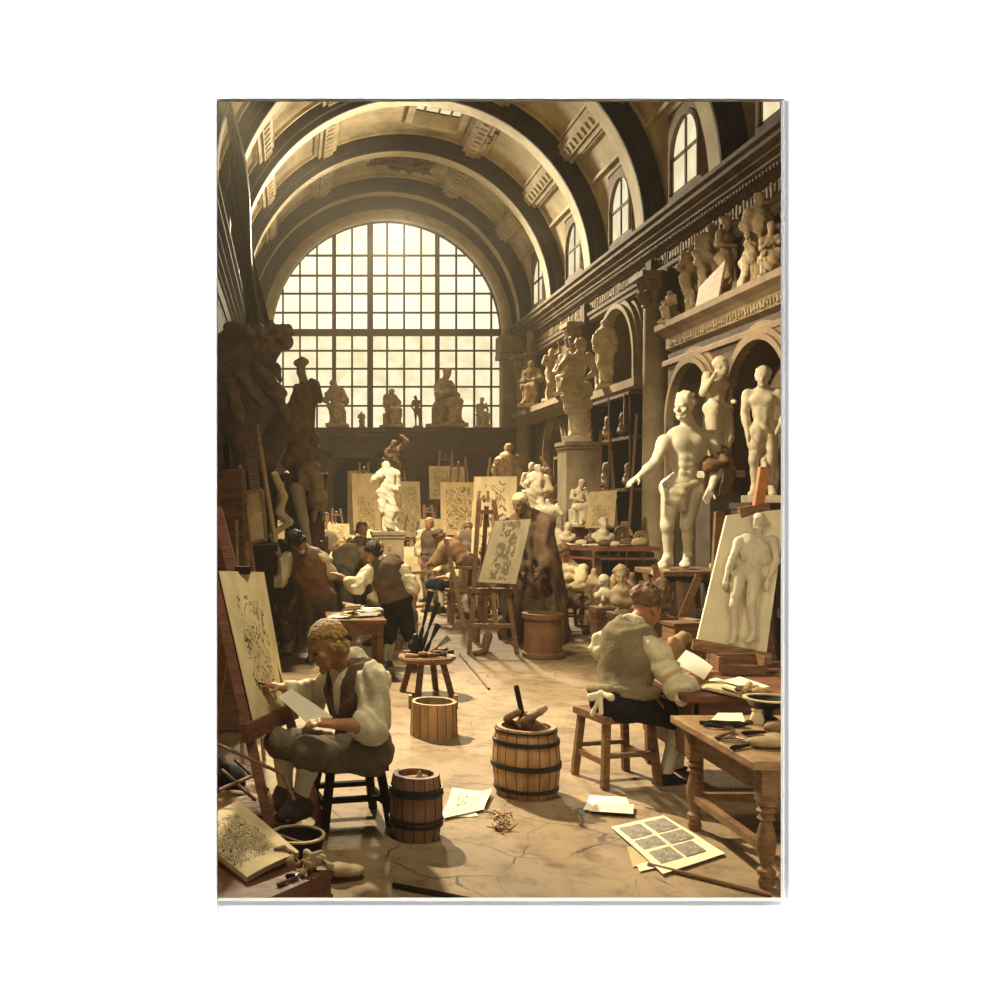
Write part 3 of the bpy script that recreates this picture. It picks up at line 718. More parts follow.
# columns and pilasters
def column(x,y,r,z0,z1,m='stonel',half=False):
    mb=MB()
    mb.lathe([(r*1.45,z0),(r*1.45,z0+.12),(r*1.3,z0+.16),(r*1.35,z0+.24),(r*1.1,z0+.32),(r,z0+.4),(r*.97,z0+2.2),(r*.86,z1-.62),(r*1.0,z1-.6),(r*1.0,z1-.55)],(x,y,0),20)
    o=struct(mb.build('column',m,smooth=True))
    cp=MB(); cp.lathe([(r*.86,z1-.56),(r*.95,z1-.35),(r*1.25,z1-.12),(r*1.3,z1-.1)],(x,y,0),20); cp.box((x,y,z1-.05),(r*3,r*3,.1))
    for t in range(2):
        for k in range(10):
            a=2*PI*(k+.5*t)/10; z=z1-.54+.2*t; q=lambda rr,h:(x+rr*math.cos(a),y+rr*math.sin(a),h)
            cp.tube([q(r*.9,z),q(r*1.08,z+.12),q(r*1.3,z+.2),q(r*1.38,z+.16)],[.05,.06,.045,.02],6)
    cp.build('capital',m,o,smooth=True)
column(6.72,18.4,.24,0,6.15); column(6.72,23.4,.22,0,6.12); column(6.7,28.6,.24,0,6.12); column(6.72,25.9+2.0,.12,4.5,6.12)
mb=MB(); mb.box((6.62,29.55,3.4),(.75,.5,6.2)); mb.box((6.6,29.45,6.55),(.95,.7,.5)); mb.box((6.6,29.4,6.2),(1.0,.7,.14)); mb.box((-1.3,29.4,3.5),(.5,.7,7)); struct(mb.build('trim_pilasters','stonel'))
mb=MB(); mb.box((6.9,18.85,5.2),(.3,.28,2.6)); mb.box((6.9,23.1,5.2),(.3,.3,2.6)); mb.box((6.88,18.0,5.5),(.3,.3,1.3)); struct(mb.build('trim_wall_pilasters','stoned'))

# vault: plaster between ribs, lunette windows on the window side of each bay
RIBY=[12.0,15.35,18.7,22.05,25.4,28.75]
WINY=[13.6,16.9,20.2,23.5,26.9]
ys=sorted(set([10.0,30.1]+[y for w in WINY for y in (w-.68,w+.68)]+RIBY+[y+.7 for y in RIBY]+[23.1,24.3]))
TH=[i*3 for i in range(61)]
mb=MB()
def vp(t,y,r=VR): return V((XC+r*math.cos(R(t)),y,ZS+r*math.sin(R(t))))
for a,b in zip(ys,ys[1:]):
    for t0,t1 in zip(TH,TH[1:]):
        if any(abs((a+b)/2-w)<.66 for w in WINY) and 5<(t0+t1)/2<24: continue
        if 23.1-.01<=a and b<=24.3+.01 and 72<(t0+t1)/2<87: continue
        mb.bm.faces.new([mb.bm.verts.new(vp(t,y)) for t,y in ((t0,a),(t1,a),(t1,b),(t0,b))])
for y in (10.0,30.1): pass
mb.box((XC-4.2,20,7.4),(.3,20,.8)) if False else None
o=struct(mb.build('ceiling','vaultp',smooth='all',weld=True))
mb=MB()
for t0,t1 in zip(TH,TH[1:]):
    q=[vp(t,y,VR+.9) for t,y in ((t0,9.9),(t1,9.9),(t1,30.6),(t0,30.6))]; mb.bm.faces.new([mb.bm.verts.new(p) for p in q])
struct(mb.build('roof','stoned',weld=True))
for i,y in enumerate(RIBY):
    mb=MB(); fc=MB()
    for t0,t1 in zip(TH,TH[1:]):
        for A,B in (((VR-.36,y+.03),(VR-.36,y+.5)),((VR-.36,y+.5),(VR-.2,y+.5)),((VR-.2,y+.5),(VR-.2,y+.72)),((VR-.2,y+.72),(VR+.02,y+.72))):
            mb.bm.faces.new([mb.bm.verts.new(vp(t,yy,r)) for t,(r,yy) in ((t0,A),(t1,A),(t1,B),(t0,B))])
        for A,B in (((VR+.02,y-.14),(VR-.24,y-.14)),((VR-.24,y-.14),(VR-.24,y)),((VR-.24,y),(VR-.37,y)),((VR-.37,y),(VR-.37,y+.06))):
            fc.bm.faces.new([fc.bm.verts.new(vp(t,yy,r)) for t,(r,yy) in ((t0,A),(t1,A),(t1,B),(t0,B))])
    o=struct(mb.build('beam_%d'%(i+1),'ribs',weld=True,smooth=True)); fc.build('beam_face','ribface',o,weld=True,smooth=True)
# coffers: raised strips across each bay and framed fields
for i,(a,b) in enumerate(zip([y+.72 for y in RIBY],[y-.14 for y in RIBY[1:]]+[29.75])):
    mb=MB()
    for t in (38,64,116,142):
        n=vp(t,0)-V((XC,0,ZS)); tz=rot(y=-(t-90)); 
        c=vp(t,(a+b)/2,VR-.06); mb.box(c,(.5,b-a,.12),tz); mb.box(vp(t,(a+b)/2,VR-.14),(.26,b-a,.06),tz)
        for k in range(9): mb.box(vp(t,a+(b-a)*(k+.5)/9,VR-.17),(.16,.09,.05),tz)
    for t0,t1 in ((42,60),(68,112),(120,138),(26,34),(146,165)):
        m_=8
        for yy in (a+.25,b-.25):
            P=[vp(t0+(t1-t0)*k/m_,yy,VR-.03) for k in range(m_+1)]
            for p,q in zip(P,P[1:]): mb.bar(p,q,.1,.08,up=(0,1,0))
        for t in (t0,t1): mb.bar(vp(t,a+.2,VR-.03),vp(t,b-.2,VR-.03),.1,.08)
    struct(mb.build('trim_%d'%(i+10),'vaultp'))
# clerestory windows
gw=emit('sunlit glass, clerestory',(1.0,.9,.6),1.0,(.85,.68,.36),2.5)
for i,y in enumerate(WINY):
    w=struct(bpy.data.objects.new('window_%d'%(i+2),None)); C.objects.link(w); w.location=(7.2,y,7.4)
    mb=MB(); z0,z1=7.2,8.75; XW=6.66
    for yy in (y-.68,y+.68): mb.box(((XW+7.4)/2,yy,(z0+z1)/2),(7.4-XW,.06,z1-z0))
    mb.box(((XW+7.4)/2,y,z1),(7.4-XW,1.3,.08)); mb.box(((XW+7.4)/2,y,z0),(7.4-XW,1.3,.1))
    arch_wall(mb,Pr(XW),y-.7,y+.7,z0,z1,[(y,.58,7.92,7.3)],.12,14); arch_trim(mb,Pr(XW),(y,.58,7.92,7.3),.07,.03,steps=2)
    mb.build('window_reveal','stone',w)
    mb=MB(); pts=[(XW+.05,y-.585,7.29),(XW+.05,y+.585,7.29)]+[(XW+.05,y+.585*math.cos(PI*k/14),7.92+.585*math.sin(PI*k/14)) for k in range(15)]; mb.prism(pts,(.03,0,0)); mb.build('window_pane',gw,w)
    mb=MB(); mb.box((XW+.03,y,7.9),(.03,.05,1.15)); mb.box((XW+.03,y,7.92),(.03,1.14,.05)); mb.box((XW+.03,y,7.31),(.04,1.16,.05))
    mb.build('window_bars','stoned',w)
# roof light in the vault with a carved surround, and the carved panel in the next bay
w=struct(bpy.data.objects.new('window_9',None)); C.objects.link(w); w.location=vp(79.5,23.7,VR)
tz=rot(y=-(79.5-90)); cc=vp(79.5,23.7,VR+.28)
mb=MB(); mb.box(cc+V((0,0,.05)),(1.5,1.5,.05),tz); mb.build('roof_pane',gw,w)
mb=MB()
for k in (-.3,.05,.35): mb.box(cc+tz@V((k,0,-.04)),(.05,1.3,.05),tz)
mb.box(cc+tz@V((0,.1,-.04)),(1.2,.05,.05),tz)
for s in (-1,1): mb.box(vp(79.5,23.7,VR-.02)+tz@V((s*.64,0,.05)),(.16,1.4,.34),tz); mb.box(vp(79.5,23.7,VR-.02)+tz@V((0,s*.66,.05)),(1.4,.16,.34),tz)
mb.build('roof_light_frame','vaultp',w)
rs=random.Random(5)
def relief(name,t,y,w,l,n,seed,m,r0=.1):
    rs=random.Random(seed); P=[]; tz=rot(y=-(t-90)); c0=vp(t,y,VR-.03); nb=npv(tz)
    for i in range(n):
        a=npv(c0)+nb@npv((rs.uniform(-w,w),rs.uniform(-l,l),-.02)); an=rs.uniform(0,6.28); q=rs.uniform(.12,.3)
        b=a+nb@npv((q*math.cos(an),q*math.sin(an),rs.uniform(-.08,0))); P.append(c_(a,b,r0*rs.uniform(.5,1),r0*.4))
    return struct(body_mesh(name,P,m,None,.03,.03))
relief('trim_carved_panel',86,27.0,.95,.75,95,3,'umber'); relief('trim_carved_rosettes',62,23.7,.14,.55,16,7,'umber',.08)
# gallery side: a white wall that the hall opens through, with a thin raised lip added round the opening to cast an edge shadow
mw=bpy.data.materials.new('white wall paint'); mw.use_nodes=True; b=mw.node_tree.nodes['Principled BSDF']; b.inputs['Base Color'].default_value=(.94,.94,.94,1); b.inputs['Roughness'].default_value=.95; b.inputs['Specular IOR Level'].default_value=0
M['white']=mw
YF=4.55
x0,x1=at(217.3,0,YF).x,at(783,0,YF).x; z1,z0=at(0,100,YF).z,at(0,899.5,YF).z
mb=MB(); T_=.012
X0,X1,Z0,Z1=-9,11.5,-5,11.5; yc=YF+T_/2-.001
for q in ((X0,x0,Z0,Z1),(x1,X1,Z0,Z1),(x0,x1,z1,Z1),(x0,x1,Z0,z0)):
    mb.box(((q[0]+q[1])/2,yc+.01,(q[2]+q[3])/2),(q[1]-q[0],T_-.002,q[3]-q[2]))
for q in ((x0-.003,x0,z0-.003,z1+.003),(x1,x1+.003,z0-.003,z1+.003),(x0,x1,z1,z1+.003),(x0,x1,z0-.003,z0)):
    mb.box(((q[0]+q[1])/2,YF-.005,(q[2]+q[3])/2),(q[1]-q[0],.012,q[3]-q[2]))
struct(mb.build('wall_front','white'))
# ------------------------------------------------------------------ the man drawing at the near easel
UPZ=npv((0,0,1))
j=J(6.15, hd=(327,646,-.02), nk=(354,666,0), pv=(362,750,.02), sl=(374,678,-.2), sr=(336,677,.2), el=(374,727,-.26), wl=(335,724,-.42), xl=(316,722,-.44),
    er=(312,698,.22), wr=(285,688,.12), xr=(267,684,.12), hl=(363,755,-.13), hr=(357,750,.15), kl=(308,752,-.28), kr=(279,742,.12), al=(300,800,-.26), ar=(286,792,.16), tl=(281,817,-.32), tr=(268,806,.12), face=(-.88,-.22,-.42))
drawman,G=dressed('person','man in brown waistcoat seated on a low stool drawing with chalk, loose sheet in hand','person',j,1.06,.0105,hairm='blond',eyes=True,hs=1.14,cuff=(.72,.42),seed=3,npl=(.2,.3,-1),npr=(-.3,0,-1),openv=True,kneelen=1.0)
# ------------------------------------------------------------------ the man writing at the desk, seen from behind
j=J(7.05, hd=(646,609,.1), nk=(632,630,.02), pv=(622,700,.0), sl=(603,646,.14), sr=(652,648,-.12), er=(680,690,-.2), wr=(703,677,.06), xr=(722,668,.14), el=(640,690,.42), wl=(672,680,.45), xl=(690,672,.42),
    hl=(617,702,.13), hr=(630,704,-.1), kl=(684,712,.38), kr=(686,716,.02), al=(676,772,.4), ar=(664,778,.0), tl=(702,777,.42), tr=(689,788,.05), face=(.72,.46,-.5))
deskman,G=dressed('person','man in pale tan waistcoat and apron seated with his back turned, writing at the desk','person',j,1.06,.0115,vest='vesttan',hs=1.14,hairm='brownh',breech='navy',cuff=(.35,.5),apron='vesttan',seed=5,hairs='curl',npr=(0,0,-1),npl=(0,0,-1),skin='skind',stock='stock',shoe='navy')
# ------------------------------------------------------------------ the group at the middle table
j=J(11.9, hd=(373,553,.06), nk=(384,563,.02), pv=(397,600,0), sl=(371,571,.05), sr=(402,570,-.03), el=(357,587,-.05), wl=(341,576,.0), xl=(329,571,.05), er=(413,588,-.1), wr=(404,595,.15), xr=(397,596,.25),
    hl=(393,603,.05), hr=(403,604,-.04), kl=(390,635,.05), kr=(409,633,-.05), al=(388,663,.1), ar=(412,661,-.02), tl=(383,671,.0), tr=(415,671,-.12), face=(-.75,.4,-.5))
dressed('person','man in dark waistcoat and black breeches standing, reaching one arm across the middle table','person',j,1.0,.016,vest='vest',breech='navy',hairm='darkh',cuff=(.15,.5),hem=.0,seed=8,npl=(0,0,-1))
j=J(12.4, hd=(297,541,.0), nk=(305,553,0), pv=(319,600,0), sl=(287,560,.08), sr=(320,558,-.05), el=(281,579,-.05), wl=(271,586,-.05), xl=(262,590,-.05), er=(329,571,.05), wr=(339,578,.15), xr=(346,581,.2),
    hl=(313,602,.05), hr=(327,602,-.03), kl=(312,633,0), kr=(330,633,-.05), al=(312,659,.05), ar=(331,660,.0), tl=(308,664,-.1), tr=(335,665,-.12), face=(-.3,.8,-.4))
dressed('person','man in tan leather jerkin seen from behind, beside the man in a flat cap','person',j,1.05,.016,vest='leather',breech='breech',hairm='darkh',cuff=(.25,.35),hem=-.02,seed=9,stock='breech')
j=J(12.9, hd=(281,551,-.1), nk=(279,563,0), pv=(281,610,0), sl=(292,571,-.1), sr=(266,571,.1), el=(300,590,-.15), wl=(294,600,-.3), er=(262,592,0), wr=(270,603,-.25), hl=(286,610,-.08), hr=(276,610,.08), kl=(288,635,-.1), kr=(275,635,.05), al=(288,654,0), ar=(274,654,.1), tl=(284,659,-.1), tr=(270,659,0), face=(-.6,-.6,-.5))
dressed('person','man in a dark flat cap leaning over the middle table','person',j,1.0,.018,shirt='breech',vest='vest',breech='breech',hairm='darkh',skin='skind',cap='navy',seed=11)
# ------------------------------------------------------------------ the robed figure behind the standing easel and the reader
j=J(14.2, hd=(520,504,-.1), nk=(529,518,.0), pv=(536,575,.05), sl=(546,525,-.12), sr=(517,527,.12), el=(551,552,-.2), wl=(540,570,-.35), er=(510,553,.1), wr=(520,568,-.2), hl=(541,577,-.08), hr=(530,577,.08), kl=(541,610,-.1), kr=(530,610,.02), al=(541,640,0), ar=(530,640,.08), tl=(537,645,-.15), tr=(526,645,-.05), face=(-.72,-.6,-.35))
dressed('person','tall robed man with pale wound headcloth standing behind the big standing easel','person',j,1.12,.018,shirt=None,vest=None,breech=None,stock=None,coat='robe',hairm='cream',skin='browncl',seed=13,hairs='short')
j=J(15.4, hd=(564,552,-.1), nk=(566,563,.0), pv=(570,598,.05), sl=(582,570,-.1), sr=(552,570,-.05), el=(580,585,-.3), wl=(568,588,-.45), er=(545,585,-.25), wr=(556,589,-.45), hl=(577,600,.0), hr=(563,600,.0), kl=(590,604,-.35), kr=(548,602,-.4), al=(586,628,-.3), ar=(548,628,-.35), tl=(586,634,-.5), tr=(544,635,-.5), face=(.35,-.75,-.5))
reader,G=dressed('person','seated reader in cream shawl and brown headscarf with an open folio on the knees','person',j,1.05,.02,shirt='cream',vest=None,breech='robe',stock='cream',hairm='brownh',skin='skind',seed=15)
# a stool: seat and four splayed legs, rails
def stool(name,label,c,w,h,rz=0,m='wood',d=None,group=None,rail=.45,legw=.05,splay=.06,dished=True):
    d=d or w; r=rot(rz); c=V(c); t=thing(name,label,'stool',c,group)
    mb=MB()
    if dished: mb.grid(lambda u,v:c+r@V(((u-.5)*w,(v-.5)*d,h-.028*(1-(2*u-1)**2)*(1-(2*v-1)**4))),10,6); mb.grid(lambda u,v:c+r@V(((.5-u)*w,(v-.5)*d,h-.05)),10,6); 
    for a,b in (((-1,-1),(1,-1)),((1,-1),(1,1)),((1,1),(-1,1)),((-1,1),(-1,-1))):
        p=[c+r@V((x*w/2,y*d/2,h)) for x,y in (a,b)]; q=[x-V((0,0,.05)) for x in p]; mb.bm.faces.new([mb.bm.verts.new(x) for x in (p[0],p[1],q[1],q[0])])
    if not dished: mb.box(c+V((0,0,h-.025)),(w,d,.05),r)
    mb.build('seat',m,t)
    f=lambda x,y,z:c+r@V((x*(w/2-.05+splay*(1-z/h)),y*(d/2-.05+splay*(1-z/h)),z))
    for x in (-1,1):
        for y in (-1,1): mb=MB(); mb.bar(f(x,y,0),f(x,y,h-.05),legw,legw,up=r@V((0,1,0)),bev=.006); mb.build('leg',m,t)
    for (a,b),z in ((((-1,-1),(1,-1)),rail),(((-1,1),(1,1)),rail),(((-1,-1),(-1,1)),rail*.8),(((1,-1),(1,1)),rail*.8)):
        mb=MB(); mb.bar(f(*a,z*h),f(*b,z*h),legw*.6,legw*.85); mb.build('rail',m,t)
    return t
stool('stool','dark low stool under the man drawing with chalk',fl(350,822)+V((.0,.05,0)),.4,.39,12,'woodblk',.36)
stool('stool','worn pale stool with dished seat under the man at the desk',fl(617,781)+V((0,.03,0)),.44,.50,14,'woodm',.42,splay=.04)
stool('stool','dark stool under the seated reader',(4.3,15.62,0),.46,.46,0,'wood')
# ------------------------------------------------------------------ barrels and tubs
def barrel(name,label,c,r,h,hoops,m='woodm',bulge=1.1,hm='iron',fill='void',fillz=.86,n=36,top=.94):
    c=V(c); t=thing(name,label,'barrel',c)
    rr=lambda q: r*(top+(bulge-top)*math.sin(PI*min(max(q*.92+.04,0),1))) if bulge>1 else r*(1-.04*q)
    mb=MB(); pr=[(rr(i/12),h*i/12) for i in range(13)]; inn=[(rr(1)-.03,h),(rr(fillz)-.03,h*fillz*.96)]
    mb.lathe([(0,0)]+pr+inn,c,n); mb.build('staves',STAVE[m],t,smooth=True)
    for z,w in hoops:
        mb=MB(); mb.lathe([(rr(z)+.002,h*z-w/2),(rr(z)+.012,h*z-w/2),(rr(z)+.012,h*z+w/2),(rr(z)+.002,h*z+w/2)],c,n); mb.build('hoop',hm,t,smooth=True)
    mb=MB(); mb.lathe([(rr(1)-.028,h*fillz),(r*.5,h*fillz+.01),(0,h*fillz+.015)],c,n); mb.build('filling',fill,t)
    return t
def stave_mat(name,col,nst):
    m=mat(name,col,.6,.35,3,.25,12,(4,4,.6)); nt=m.node_tree; N=nt.nodes; L=nt.links
    return m
STAVE={'woodm':stave_mat('barrel oak',(.46,.26,.11),18),'woodred':stave_mat('dark red barrel oak',(.3,.16,.085),16),'woodl':stave_mat('pale tub oak',(.45,.27,.12),16),'clay':M['clay']}
def groove(o,c,r,h,n,rr):
    pass
def stave_lines(t,c,r,h,n,bul,top):
    """the dark joints between staves"""
    c=V(c); mb=MB()
    for k in range(n):
        a=2*PI*k/n; P=[]
        for i in range(9):
            q=i/8; R_=r*(top+(bul-top)*math.sin(PI*min(max(q*.92+.04,0),1)))+.0005 if bul>1 else r*(1-.04*q)+.0005
            P.append(c+V((R_*math.cos(a),R_*math.sin(a),h*(.01+.98*q))))
        mb.tube(P,.003,4)
    mb.build('stave_joint','void',t)
B1=fl(526,793); barrel_big=barrel('barrel','biggest wooden barrel with dark hoops in the middle of the floor',B1,.205,.46,[(.12,.025),(.46,.035),(.8,.028),(.96,.012)])
stave_lines(barrel_big,B1,.205,.46,18,1.1,.94)
B2=fl(416,836); barrel_small=barrel('barrel','small dark red barrel beside the man drawing with chalk',B2,.142,.375,[(.24,.018),(.32,.018),(.72,.02),(.79,.02)],'woodred',1.1)
stave_lines(barrel_small,B2,.142,.375,14,1.1,.94)
B3=fl(434,735); t=barrel('tub','pale round wooden tub under the tool stool',B3,.2,.29,[],'woodl',1,fillz=.8); t['category']='tub'; stave_lines(t,B3,.2,.29,16,1,1)
mb=MB(); mb.box(B3+V((.195,.06,.27)),(.03,.05,.12)); mb.box(B3+V((-.195,.06,.27)),(.03,.05,.12)); mb.build('lug','woodl',t)
B4=fl(543,657); t=barrel('tub','tall terracotta tub with thick rim in front of the seated reader',B4,.24,.56,[],'clay',1,fillz=.9); t['category']='tub'
mb=MB(); mb.lathe([(.2,.49),(.262,.5),(.266,.56),(.22,.565),(.215,.49)],B4,32,close=True); mb.build('rim','clay',t,smooth=True)
mb=MB(); mb.lathe([(.24,.0),(.262,.01),(.262,.06),(.24,.07)],B4,32); mb.build('foot_ring','clay',t,smooth=True)
# what stands in the barrels
def lump(name,label,cat,prims,m,vox=.01,k=.02,fold=None,group=None):
    o=recentre(body_mesh(name,prims,m,None,vox,k,fold)); return tag(o,label,cat,group)
t=thing('mallet','wooden mallet standing handle up in the biggest barrel','mallet',B1+V((-.02,0,.42)))
mb=MB(); mb.bar(B1+V((-.01,0,.46)),B1+V((-.075,-.03,.74)),.034,.028,bev=.006); mb.build('handle','woodblk',t)
body_mesh('mallet_head',[x_(B1+V((.0,0,.49)),(.035,.035,.05),rot(20,10,15),.01)],'wood',t,.01,.01)
for k,(dx,dy,s,l) in enumerate(((.075,-.02,1.25,'clay scroll fragment leaning right in the biggest barrel'),(-.07,.02,1.1,'clay leaf fragment beside the mallet in the biggest barrel'),(.02,-.08,1.1,'small clay shell fragment at the front rim of the biggest barrel'))):
    q=npv(B1)+npv((dx,dy,.41)); rs=random.Random(k); P=[]
    for i in range(9): 
        a=i*.6; P.append(c_(q+npv((math.cos(a)*.05,math.sin(a)*.03,.016*i))*s,q+npv((math.cos(a+.6)*.05,math.sin(a+.6)*.03,.016*(i+1)))*s,.024*s,.018*s))
    lump('clay_fragment',l,'fragment',P,'browncl' if k else 'ochre',.008,.012)
lump('rag','pale crumpled rag in the mouth of the small dark red barrel','rag',[c_(B2+V((.01,-.03,.325)),B2+V((.02,-.02,.385)),.03,.012),c_(B2+V((-.04,0,.325)),B2+V((.04,.01,.33)),.03,.03),c_(B2+V((-.06,.02,.32)),B2+V((.06,.04,.325)),.03)],'tan',.008,.02)
# ------------------------------------------------------------------ papers on the floor
def sheet(name,label,cat,q,m,th=.003,lift=None,nu=10,nv=10,group=None):
    mb=MB(); mb.slab(q,th,nu,nv,lift); o=mb.build(name,m,None,smooth=True); return tag(o,label,cat,group)
def wavy(a,seed=0):
    rs=random.Random(seed); p=[rs.uniform(0,6) for _ in range(4)]
    return lambda u,v: a*(1+math.sin(5*u+p[0])*math.cos(4*v+p[1])*.6+.4*math.sin(7*v+p[2]))
FZ=lambda px,py,z=.0: (lambda p:V((p.x,p.y,z)))(fl(px,py))
def FQ(pts,z=.012): return [FZ(*p,z) for p in pts]
S_=dict(paper=(.84,.74,.49),ink=(.1,.075,.05))
def plates(name):
    """a printed sheet of six framed engravings"""
    m=sketch(name,(.8,.71,.5),(.07,.06,.05),16,7,.3,.55,(.0,1,.0,1)); return m
sheet('paper','wide sheet of six engraved pictures lying on the floor by the carved table leg','paper',FQ([(663,877),(725,856),(664,818),(611,829)],.014),'paper',.003,wavy(.004,1))
pm=sketch('engraving ink',(.42,.37,.28),(.05,.045,.04),9,6,.35,.6,(-.2,1.2,-.2,1.2))
plate=[o for o in C.objects if o.name=='paper'][0]
q=FQ([(663,877),(725,856),(664,818),(611,829)],.0215)
def sub(q,u0,u1,v0,v1): 
    f=lambda u,v:(q[0]*(1-u)+q[1]*u)*(1-v)+(q[3]*(1-u)+q[2]*u)*v
    return [f(u0,v0),f(u1,v0),f(u1,v1),f(u0,v1)]
for u0,u1,v0,v1 in ((.08,.46,.66,.92),(.54,.93,.66,.93),(.08,.46,.42,.62),(.52,.93,.4,.62),(.1,.45,.14,.37),(.5,.82,.13,.36)):
    mb=MB(); mb.slab(sub(q,u0,u1,v0,v1),.001,4,4,lambda u,v:.0); mb.build('engraving',pm,plate)
sheet('paper','plain pale sheet sticking out under the sheet of engravings','paper',FQ([(633,868),(668,862),(650,845),(627,848)],.004),'paperd',.002,wavy(.002,2))
sheet('paper','narrow plain strip sticking out under the corner of the engravings','paper',FQ([(640,873),(662,868),(655,862),(636,866)],.008),'paper',.002,wavy(.001,3))
sheet('paper','small blank sheet under the stool of the man at the desk','paper',FQ([(583,812),(634,816),(626,799),(590,797)],.006),'paperw',.003,wavy(.006,4))
sheet('paper','blank curled sheet lying over the small blank sheet by the stool','paper',FQ([(589,815),(633,818),(634,808),(597,806)],.018),'paper',.002,wavy(.008,6))
mo=sketch('scroll drawing',(.82,.73,.5),(.12,.09,.06),5,5,.4,.55,(.2,.75,.25,.8))
sheet('paper','curled sheet with a drawn scroll on the floor beside the small barrel','paper',FQ([(443,821),(484,812),(492,795),(452,790)],.008),mo,.003,lambda u,v:.01+.03*max(0,u-.75)*4*v+.006*math.sin(6*v))
sheet('paper','second paler sheet under the scroll drawing by the small barrel','paper',FQ([(441,818),(478,817),(470,802),(446,806)],.004),'paperw',.002,wavy(.002,8))
# wood shavings: a small heap of curls
P=[];rs=random.Random(2)
for i in range(22):
    c=fl(502+rs.uniform(-9,9),823+rs.uniform(-9,9)); a=rs.uniform(0,6.3); l=rs.uniform(.04,.1); d=V((math.cos(a)*l,math.sin(a)*l,rs.uniform(.0,.03))); P.append(c_(c+V((0,0,.012)),c+d+V((0,0,.014)),.008,.005))
o=lump('shavings','small heap of brown wood shavings on the floor beside the scroll drawing','shavings',P,'woodl',.006,.004); o['kind']='stuff'
def pole(name,label,cat,a,b,r,m='wood',r2=None,group=None,n=8):
    mb=MB(); mb.tube([a,(V(a)+V(b))/2,b],[r,r,r2 or r],n); return tag(recentre(mb.build(name,m,None,smooth=True)),label,cat,group)
pole('stick','long stick on the floor running under the sheet of engravings to the carved table leg','stick',FZ(648,867,.014),FZ(772,898,.014),.012,'woodm')
pole('stick','dark stick lying on the bare floor at the front edge near the small barrel','stick',FZ(393,888,.016),FZ(470,903,.016),.014,'woodblk')
pole('stick','thin bent stick on the floor behind the biggest barrel','stick',FZ(460,655,.012),FZ(489,690,.012),.014,'wood')
# ------------------------------------------------------------------ near table with turned legs
TX0,TX1,TY0,TY1,TZ=2.40,3.5,5.1,6.12,.675
t=thing('table','near worn wooden table with turned legs, littered with tools','table',(2.95,5.6,0))
mb=MB(); mb.box(((TX0+TX1)/2-.02,(TY0+TY1)/2,TZ-.022),(TX1-TX0+.08,TY1-TY0+.08,.045),None,.008); mb.build('tabletop','woodl',t)
mb=MB(); mb.box((TX0+.05,(TY0+TY1)/2,TZ-.12),(.03,TY1-TY0-.1,.15)); mb.box(((TX0+TX1)/2,TY0+.05,TZ-.12),(TX1-TX0-.1,.03,.15)); mb.box(((TX0+TX1)/2,TY1-.05,TZ-.12),(TX1-TX0-.1,.03,.15)); mb.build('table_apron','woodm',t)
LEGP=[(.045,.45),(.047,.43),(.03,.42),(.05,.4),(.03,.38),(.046,.36),(.028,.345),(.034,.32),(.05,.25),(.047,.2),(.03,.13),(.028,.11),(.045,.095),(.045,.07),(.03,.06),(.042,.03),(.034,0)]
for x in (TX0+.055,TX1-.055):
    for y in (TY0+.055,TY1-.055):
        mb=MB(); mb.box((x,y,TZ-.13),(.09,.09,.2),None,.006); mb.lathe([(r_,z) for r_,z in LEGP[::-1]],(x,y,0),16); mb.build('leg','woodm',t,smooth=True)
mb=MB(); mb.bar((TX0+.055,TY0+.06,.2),(TX0+.055,TY1-.06,.2),.05,.04); mb.build('stretcher','woodm',t)
mb=MB(); mb.bar((TX0+.05,TY1-.06,.2),(TX1-.05,TY1-.06,.2),.05,.04); mb.build('stretcher','woodm',t)
def on(px,py,z):                       # the place on a level z that shows at px, py
    Y=(EYE_Z-z)*1000/(py-VPY); return V(((px-VPX)*Y/1000,Y,z))
def tool(name,label,cat,a,b,hm='woodm',bm_='steel',r=.014,blade=.45,w=.03,group=None):
    """handle and blade lying from a to b"""
    a=V(a);b=V(b);m=a+(b-a)*(1-blade); t=thing(name,label,cat,(a+b)/2,group)
    mb=MB(); mb.tube([a,a+(m-a)*.15,a+(m-a)*.6,m],[r*.7,r,r*.9,r*.6],8); mb.build('handle',hm,t,smooth=True)
    mb=MB(); mb.bar(m,b,r*.7,r*.5,w2=w,d2=r*.2); mb.build('blade',bm_,t); return t
z=TZ
for i,(p,q_,l) in enumerate((((700,722),(733,729),'chisel with dark handle on the back corner of the near table'),((716,738),(735,731),'short knife pointing away on the near table'),((731,748),(762,743),'long chisel across the front edge of the near table'),((745,722),(783,722),'dark iron rasp lying on the near table behind the calipers'),((742,733),(784,731),'steel rule shaped file lying along the near table'),((748,737),(786,736),'second steel file lying along the near table'))):
    tool('chisel',l,'chisel',on(*p,z+.014),on(*q_,z+.014),'woodblk' if i%2==0 else 'wood',r=.013)
t=thing('pliers','black iron pliers lying open in the middle of the near table','pliers',on(728,725,z))
for s in (-1,1):
    mb=MB(); c=on(730,724,z+.02); mb.tube([c+V((-.16,.02*s,0)),c+V((-.08,.05*s,0)),c,c+V((.06,-.022*s,0)),c+V((.1,-.006*s,0))],[.011,.013,.018,.014,.008],8); mb.build('jaw','iron',t,smooth=True)
t=thing('calipers','steel calipers at the front of the near table','calipers',on(740,742,z))
for s in (-1,1):
    mb=MB(); c=on(746,740,z+.012); mb.tube([c,c+V((-.03,.05*s,0)),c+V((-.09,.05*s,0)),c+V((-.13,.01*s,0))],.007,6); mb.build('arm','steel',t,smooth=True)
